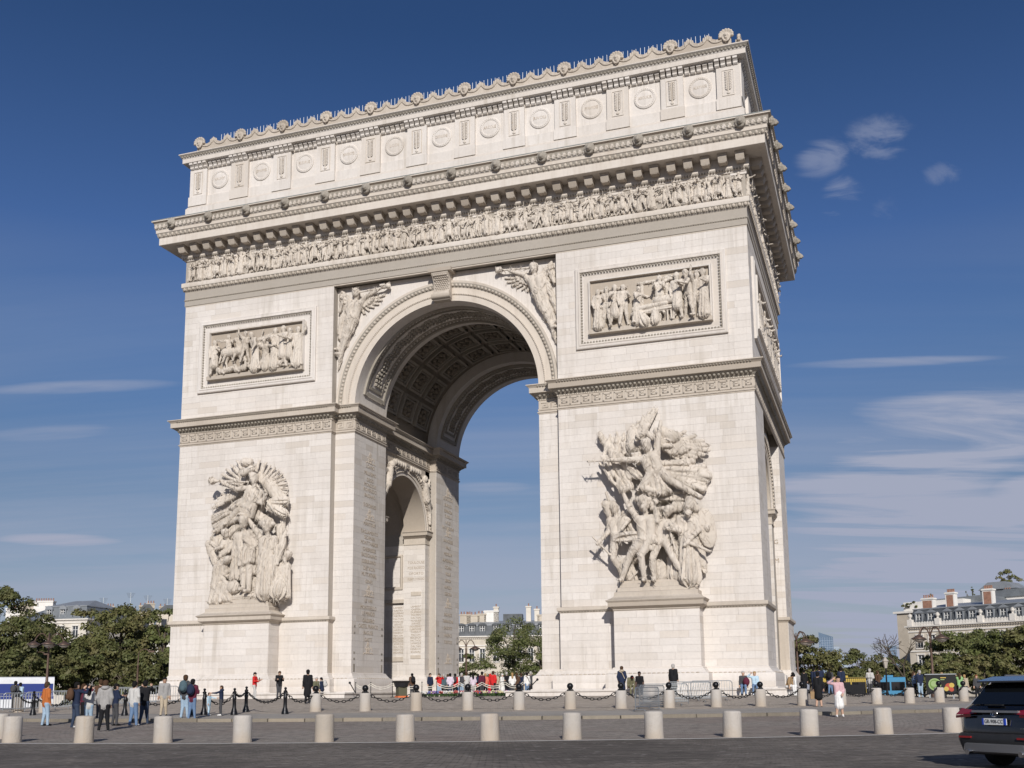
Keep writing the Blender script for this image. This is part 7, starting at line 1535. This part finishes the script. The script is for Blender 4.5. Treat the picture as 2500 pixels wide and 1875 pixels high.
def person(u, vf, vh, face, top, bot, hair, label, pose='down', H=1.72, coat=False, shoes='black', skin='skin', step=.03, seat=None, bag=None, hat=None, lean=.02, d=None, longhair=False, dress=False, sleeve=True, cat='person', bend=.0, scarf=None):
    npz[0] += 1; rg = random.Random(npz[0]*13)
    if d is None: d = H*FPX/(vf-vh)
    q = at(u, 1690, d); x, y = q[0], q[1]; z = pz(x, y)+.006 if seat is None else pz(x, y)+.006; yw = YC((x, y))+R(face)
    la, ra = ARM[pose]
    S = Sculpt(.025*H/1.7)
    if seat is None: J = stand(H, 0, 0, 0, 0, la, ra, .12+rg.uniform(0, .05), step, lean, bend=bend)
    else:
        J = stand(H, 0, 0, 0, 0, la, ra, .2, 0, lean+.12, bend=bend); dz = seat-.45*H+.0; J0 = dict(J)
        for k in ('hd', 'ch', 'pe', 'le', 'lh', 're', 'rh'): J[k] = np.array(J[k])+np.array([0, .0, seat+.10-.515*H])
        for s, a, b in ((-1, 'lk', 'lf'), (1, 'rk', 'rf')): J[a] = np.array([s*.11, -.25*H, seat+.10]); J[b] = np.array([s*.12, -.25*H-.05, .04*H+seat*0])
    lab = (0, 1, 2, 3, 4)
    J['sleeve'] = sleeve
    I = body(S, J, H, robe=('coat' if coat else ('skirt' if dress else False)), lab=lab, gender_w=.95 if longhair or dress else 1.0)
    fw, hu, sd, hd = I['fw'], I['hu'], I['side'], np.array(J['hd'])
    for s in (-1, 1): S.ell(hd+sd*s*.052*H-hu*.005*H, (.008*H, .012*H, .018*H), 0, k=.008)
    if longhair: S.cone(hd-fw*.035*H, np.array(J['ch'])-fw*.05*H, .048*H, .042*H, 1, k=.01*H)
    if not coat and not dress: S.cone(np.array(J['pe'])+(0, 0, .0), np.array(J['pe'])+(0, 0, .05*H), .097*H, .09*H, 2, flat_=(fw[0], fw[1], fw[2], 1.35), k=.01)
    V, Q, lb = S.mesh(.027*H/1.7)
    ex = []                      # fingers, eyes and mouth as small tubes
    def tubev(a, b, r, l):
        m = MB().tube(a, b, r, r*.8, 4); ex.append((m, l))
    for e, h, s in (('le', 'lh', -1), ('re', 'rh', 1)):
        el, hn = np.array(J[e], float), np.array(J[h], float); dr = unit(hn-el); pr = unit(np.cross(dr, fw)+1e-6); tip = hn+dr*.045*H
        for i in range(4):
            b0 = tip+pr*(i-1.5)*.0125*H; ln = (.040, .047, .044, .034)[i]*H; k1 = b0+dr*ln*.5; k2 = k1+unit(dr+fw*.6)*ln*.5; tubev(b0-dr*.01*H, k1, .0062*H, 0); tubev(k1, k2, .0056*H, 0)
        b0 = hn+dr*.012*H+pr*s*.022*H; k1 = b0+unit(dr+pr*s*.9)*.026*H; tubev(b0, k1, .0072*H, 0); tubev(k1, k1+unit(dr+fw*.4)*.02*H, .006*H, 0)
    for s in (-1, 1): e0 = hd+sd*s*.020*H+fw*.050*H+hu*.006*H; tubev(e0-sd*.006*H, e0+sd*.006*H, .0045*H, 5)
    e0 = hd-hu*.032*H+fw*.054*H; tubev(e0-sd*.012*H, e0+sd*.012*H, .0045*H, 6)
    vs, fs, ls = [V], [Q], [lb]; n0 = len(V)
    for m, l in ex:
        vv = np.array(m.v); qq = np.array([f for f in m.f if len(f) == 4]); vs.append(vv); fs.append(qq+n0); ls.append(np.full(len(vv), l)); n0 += len(vv)
    V, Q, lb = np.concatenate(vs), np.concatenate(fs), np.concatenate(ls)
    o = put('person', np_mesh('person', V, Q, [skin, 'c_'+hair, 'c_'+top, 'c_'+bot, 'c_'+shoes, 'eye', 'mouth'], lb), None, (x, y, z), (0, 0, yw), label=label, cat=cat)
    ch = np.array(J['ch'])
    if bag and bag[0] == 'backpack':
        B = MB(); c = ch-fw*.145*H-I['up']*.06*H
        for k in (0,): B.ell(c, (.105*H, .075*H, .15*H), 12, 9); B.ell(c-fw*.05*H-I['up']*.05*H, (.075*H, .045*H, .07*H), 10, 7)
        bp = B.build('backpack', 'c_'+bag[1], o, 60)
        for s in (-1, 1): MB().path([tuple(ch+sd*s*.06*H+I['up']*.065*H-fw*.07*H), tuple(ch+sd*s*.065*H+I['up']*.07*H+fw*.02*H), tuple(ch+sd*s*.07*H+fw*.075*H), tuple(ch+sd*s*.08*H-I['up']*.12*H+fw*.06*H)], .012*H, 5).build('strap', 'c_'+bag[1], bp)
    if bag and bag[0] == 'tote':
        h = np.array(J['rh']); MB().bbox(h[0]-.17, h[0]+.17, h[1]-.05, h[1]+.05, h[2]-.48, h[2]-.12, .02).build('handbag', 'c_'+bag[1], o); MB().path([(h[0]-.1, h[1], h[2]-.12), (h[0], h[1], h[2]), (h[0]+.1, h[1], h[2]-.12)], .012, 5).build('bag_handle', 'c_'+bag[1], o)
    if bag and bag[0] == 'strap':
        MB().path([tuple(ch+sd*.09*H+I['up']*.05*H-fw*.06*H), tuple(ch-fw*.085*H), tuple(ch-sd*.09*H-I['up']*.2*H-fw*.06*H)], .014*H, 5).build('bag_strap', 'c_'+bag[1], o)
    if bag and bag[0] == 'lap': MB().ell(np.array(J['rk'])*.5+np.array(J['pe'])*.5+np.array([.12, -.08, .24]), (.2, .14, .26), 10, 8).build('rucksack', 'c_'+bag[1], o, 60)
    if hat:
        C_ = MB(); C_.ell(hd+hu*.028*H, (.060*H, .064*H, .045*H), 12, 8); C_.ell(hd+hu*.025*H+fw*.06*H, (.045*H, .045*H, .008*H), 10, 4); C_.build('cap', 'c_'+hat, o, 60)
    if scarf: MB().ell(ch+I['up']*.065*H-fw*.02*H, (.085*H, .075*H, .05*H), 12, 8).build('hood', 'c_'+scarf, o, 60)
    if pose in ('phone', 'photo', 'one', 'brow') and pose != 'brow':
        h = (np.array(J['lh'])+np.array(J['rh']))/2 if pose != 'one' else np.array(J['rh']); h = h+fw*.02+hu*.05; MB().box(h[0]-.04, h[0]+.04, h[1]-.006, h[1]+.006, h[2]-.02, h[2]+.13).build('phone', 'iron', o)
    return o
# left side
person(37, 1727, 1666, 150, 'dgrey', 'black', 'hblack', 'person in dark jacket with backpack beside the white coach', bag=('backpack', 'dgrey'))
person(49, 1727, 1671, 200, 'lblue', 'djeans', 'hblack', 'person in pale blue top holding a map beside the white coach', 'phone', 1.62)
person(114, 1745, 1651, 120, 'orange', 'ljeans', 'hbrown', 'person in orange hooded jacket and green cap', 'pocket', 1.80, hat='gcap')
person(187, 1757, 1658, 115, 'navy', 'djeans', 'hblack', 'person in navy jacket with brown backpack taking a photo', 'photo', 1.78, shoes='white', bag=('backpack', 'brown'))
person(204, 1748, 1664, 100, 'maroon', 'black', 'hbrown', 'person in dark maroon behind the navy-jacketed photographer', 'photo', 1.66, longhair=True)
person(219, 1757, 1667, 175, 'lgrey', 'ljeans', 'hblack', 'long-haired person in pale sweater and light jeans', 'phone', 1.64, longhair=True, shoes='white')
person(245, 1745, 1662, 200, 'brown', 'dgrey', 'hbrown', 'person in brown partly hidden by the grey hoodie', 'down', 1.70)
person(257, 1769, 1658, 165, 'grey', 'black', 'hbrown', 'tall person in grey hoodie and black trousers', 'pocket', 1.86, shoes='white', scarf='grey')
person(283, 1758, 1666, 110, 'navy', 'dgrey', 'hblack', 'person in navy jacket, grey trousers and dark cap holding a phone', 'phone', 1.68, hat='black')
person(328, 1758, 1660, 140, 'lgrey', 'jeans', 'hblack', 'person in pale bomber jacket and blue jeans', 'pocket', 1.76, shoes='white')
person(354, 1756, 1659, 170, 'black', 'djeans', 'hblack', 'person in black jacket photographing the arch with raised arms', 'photo', 1.78, shoes='white')
person(401, 1748, 1660, 5, 'grey', 'beige', 'hblack', 'person in grey cardigan and beige trousers facing the camera', 'down', 1.74, skin='skin_tan')
person(452, 1752, 1656, 160, 'dgrey', 'ljeans', 'hbrown', 'person in dark jacket with large teal backpack', 'pocket', 1.84, shoes='white', bag=('backpack', 'teal'))
person(470, 1751, 1661, 160, 'maroon', 'jeans', 'hblack', 'person in maroon jacket with blue backpack', 'phone', 1.68, bag=('backpack', 'navy'))
person(511, 1749, 1697, 60, 'lblue', 'lblue', 'hbrown', 'small child in pale blue beside an iron bollard', 'point', 1.02, shoes='white', cat='child')
person(541, 1753, 1685, -100, 'navy', 'dgrey', 'hbrown', 'boy in dark hooded jacket reaching toward the small child', 'point', 1.32, shoes='white', cat='child', scarf='navy')
person(621, 1720, 1659, 60, 'red', 'lgrey', 'hblack', 'person in red vest and pale trousers holding a phone', 'phone', 1.68, shoes='white', step=.08, hat='black')
person(681, 1718, 1654, 10, 'black', 'dgrey', 'hbrown', 'person in dark jacket looking at a phone before the left pier', 'phone', 1.74, bend=.3)
person(751, 1735, 1657, 185, 'black', 'black', 'hblack', 'person in long dark jacket walking toward the left pier', 'down', 1.76, step=.12, coat=True)
def seated(u, y0, face, top, bot, hair, label, d=None, **kw):
    """sit on the bench edge in front of the piers"""
    q = ray(u, 1690.); t = (y0-CAM[1])/q[1]; dd = math.hypot(q[0]*t, q[1]*t)
    return person(u, 0, 0, face, top, bot, hair, label, seat=kw.pop('seat', .48), d=dd, **kw)
seated(771, -3.25, 20, 'olive', 'beige', 'hgrey', 'seated person in olive jacket on the left bench', H=1.7)
seated(787, -3.25, -110, 'navy', 'navy', 'hblack', 'seated person in blue with pale backpack on the left bench', H=1.68, bag=('backpack', 'lgrey'))
person(1006, 1702, 1654, 200, 'brown', 'dgrey', 'hblack', 'person in brown jacket with black backpack under the left arch', 'down', 1.78, d=84, bag=('backpack', 'black'), hat='black')
# crowd under the arch
CR = [(1050, 1652, 30, 'navy', 'black', 'hblack', 'long-haired person in navy jacket at the left of the crowd', dict(longhair=True)), (1072, 1655, 10, 'red', 'ljeans', 'hbrown', 'long-haired person in red jacket taking a photo, facing the camera', dict(longhair=True, pose='photo')), (1083, 1658, 160, 'teal', 'dgrey', 'hgrey', 'grey-haired person in grey-green jacket in the crowd', {}), (1093, 1653, 150, 'black', 'black', 'hbrown', 'person in black behind the grey-green jacket', {}), (1099, 1656, 185, 'lav', 'djeans', 'hblack', 'person in pale lavender jacket seen from behind', {}), (1111, 1657, 170, 'red', 'black', 'hblack', 'person in red jacket with small dark backpack in the crowd', dict(bag=('backpack', 'dgrey'))), (1118, 1653, 180, 'white', 'jeans', 'hgrey', 'grey-haired person in white between red and pale jackets', {}), (1127, 1654, 120, 'dgrey', 'ljeans', 'hgrey', 'person in dark vest and light jeans in the crowd', {}), (1139, 1650, 175, 'lgrey', 'dgrey', 'hbrown', 'tall person in light grey jacket in the crowd', dict(H=1.82)), (1155, 1652, 190, 'lav', 'grey', 'hblack', 'person in lilac top in the middle of the crowd', dict(longhair=True)), (1167, 1655, 175, 'red', 'black', 'hblack', 'person in red jacket with blue backpack in the crowd', dict(bag=('backpack', 'navy'))), (1177, 1649, 200, 'maroon', 'dgrey', 'hblack', 'tall person in dark red behind the crowd', dict(H=1.82)), (1185, 1654, 160, 'coral', 'black', 'blond', 'person in coral jacket in the crowd', {}), (1197, 1654, 180, 'red', 'black', 'red', 'person with raised red hood in the crowd', dict(scarf='red', coat=True)), (1204, 1650, 160, 'red', 'black', 'hbrown', 'tall person in bright red jacket beside the red hood', dict(H=1.84)), (1212, 1652, 150, 'beige', 'dgrey', 'hgrey', 'person in beige jacket right of the red jackets', {}), (1226, 1650, 60, 'white', 'white', 'hgrey', 'person dressed all in white with white cap', dict(hat='white', coat=True)), (1237, 1648, 170, 'black', 'black', 'hgrey', 'tall person in black with both arms forward', dict(H=1.86, pose='phone')), (1251, 1656, 190, 'white', 'dgrey', 'blond', 'fair-haired person in white jacket right of the tall one in black', dict(longhair=True)), (1262, 1655, 170, 'brown', 'brown', 'hbrown', 'person in brown jacket near the right end of the crowd', dict(longhair=True)), (1273, 1652, 150, 'navy', 'djeans', 'hbrown', 'person in navy beside the brown jacket', {}), (1287, 1657, 200, 'white', 'jeans', 'hblack', 'person in white top with crossed straps at the right of the crowd', dict(bag=('strap', 'brown'))), (1296, 1651, 170, 'dgrey', 'black', 'hgrey', 'person in dark grey half hidden by the right pier', dict(H=1.82))]
for i, (u, vh, fc, tp, bt, hr, lab, kw) in enumerate(CR):
    kw = dict(kw); H = kw.pop('H', 1.72); person(u, 1702, vh, fc, tp, bt, hr, lab, kw.pop('pose', random.choice(['down', 'pocket', 'fold'])), H, d=81+(i*37 % 7)*.8, **kw)
# right pier and beyond
person(1519, 1714, 1642, 185, 'navy', 'black', 'hbrown', 'person in navy coat with beige hood seen from behind', 'pocket', 1.70, coat=True, shoes='white', scarf='beige', bag=('strap', 'beige'))
seated(1538, -3.3, 20, 'camo', 'camo', 'hblack', 'seated person in camouflage with red cap bending forward', H=1.7, hat='red', bend=.6, lean=.35, skin='skin_dark')
seated(1562, -3.25, 0, 'black', 'dgrey', 'hblack', 'seated person in black printed T-shirt on the right bench', H=1.78, skin='skin_dark', sleeve=False)
person(1645, 1706, 1632, 170, 'black', 'black', 'hgrey', 'tall person in dark coat standing behind the barriers', 'down', 1.84, coat=True)
seated(1816, -3.3, 0, 'dgrey', 'jeans', 'hgrey', 'seated person in grey top with dark red rucksack', H=1.76, bag=('lap', 'maroon'))
seated(1844, -3.3, 0, 'lblue', 'jeans', 'blond', 'seated person in pale blue sweater shading the eyes', H=1.70, pose='brow', shoes='white')
seated(1924, -3.0, 60, 'tan', 'white', 'hblack', 'seated person in brown coat leaning forward at the pier corner', H=1.72, lean=.3, bend=.4, shoes='white')
seated(1941, -2.4, -60, 'white', 'white', 'hblack', 'seated person in white facing the brown coat', H=1.66, longhair=True, shoes='white')
person(1965, 1697, 1647, 190, 'black', 'black', 'hblack', 'large person in black jacket right of the pier', 'down', 1.76, d=84, coat=True)
person(1989, 1697, 1641, 150, 'navy', 'navy', 'hblack', 'officer in navy uniform left of a taller officer', 'fold', 1.80, d=78)
person(2004, 1697, 1636, 200, 'navy', 'navy', 'hblack', 'taller officer in navy uniform behind the black dress', 'fold', 1.90, d=80)
person(1998, 1732, 1653, 170, 'black', 'black', 'hblack', 'person in long black dress carrying a tan handbag', 'down', 1.66, dress=True, coat=False, bag=('tote', 'tan'))
person(2028, 1694, 1644, 170, 'dgrey', 'jeans', 'hblack', 'person in dark jacket with backpack and jeans behind the railing', 'down', 1.76, d=80, bag=('backpack', 'black'))
person(2047, 1735, 1643, 10, 'pink', 'white', 'hblack', 'person in pink jacket and white dress shading the eyes', 'brow', 1.68, shoes='white', dress=True, longhair=True)
person(2056, 1698, 1642, 180, 'navy', 'black', 'hblack', 'person in navy behind the pink jacket', 'down', 1.78, d=76)
person(2126, 1697, 1645, 175, 'lgrey', 'dgrey', 'hgrey', 'person in light grey hoodie leaning on the dark railing', 'fold', 1.78, d=78)
person(2145, 1699, 1651, 150, 'brown', 'black', 'hbrown', 'person in dark brown right of the light grey hoodie', 'phone', 1.66, d=79)
person(2233, 1703, 1647, 120, 'jeans', 'black', 'hbrown', 'person in denim jacket raising an arm beside a navy jacket', 'brow', 1.66, longhair=True)
person(2248, 1706, 1646, 200, 'navy', 'ljeans', 'hgrey', 'person in navy jacket and light jeans before the advertising panel', 'phone', 1.76, shoes='white')
person(2302, 1703, 1648, 140, 'black', 'dgrey', 'skin' if False else 'tan', 'bald person in black before the advertising panel', 'fold', 1.76, skin='skin_tan')
person(2345, 1706, 1650, 190, 'green', 'black', 'hbrown', 'person in green jacket right of the advertising panel', 'photo', 1.68, longhair=True)
person(2357, 1704, 1652, 160, 'beige', 'dgrey', 'blond', 'fair-haired person partly behind the green jacket', 'down', 1.66)
person(2386, 1706, 1654, 20, 'dgrey', 'black', 'hred', 'red-haired person in dark clothes beside the black car', 'down', 1.68, longhair=True)
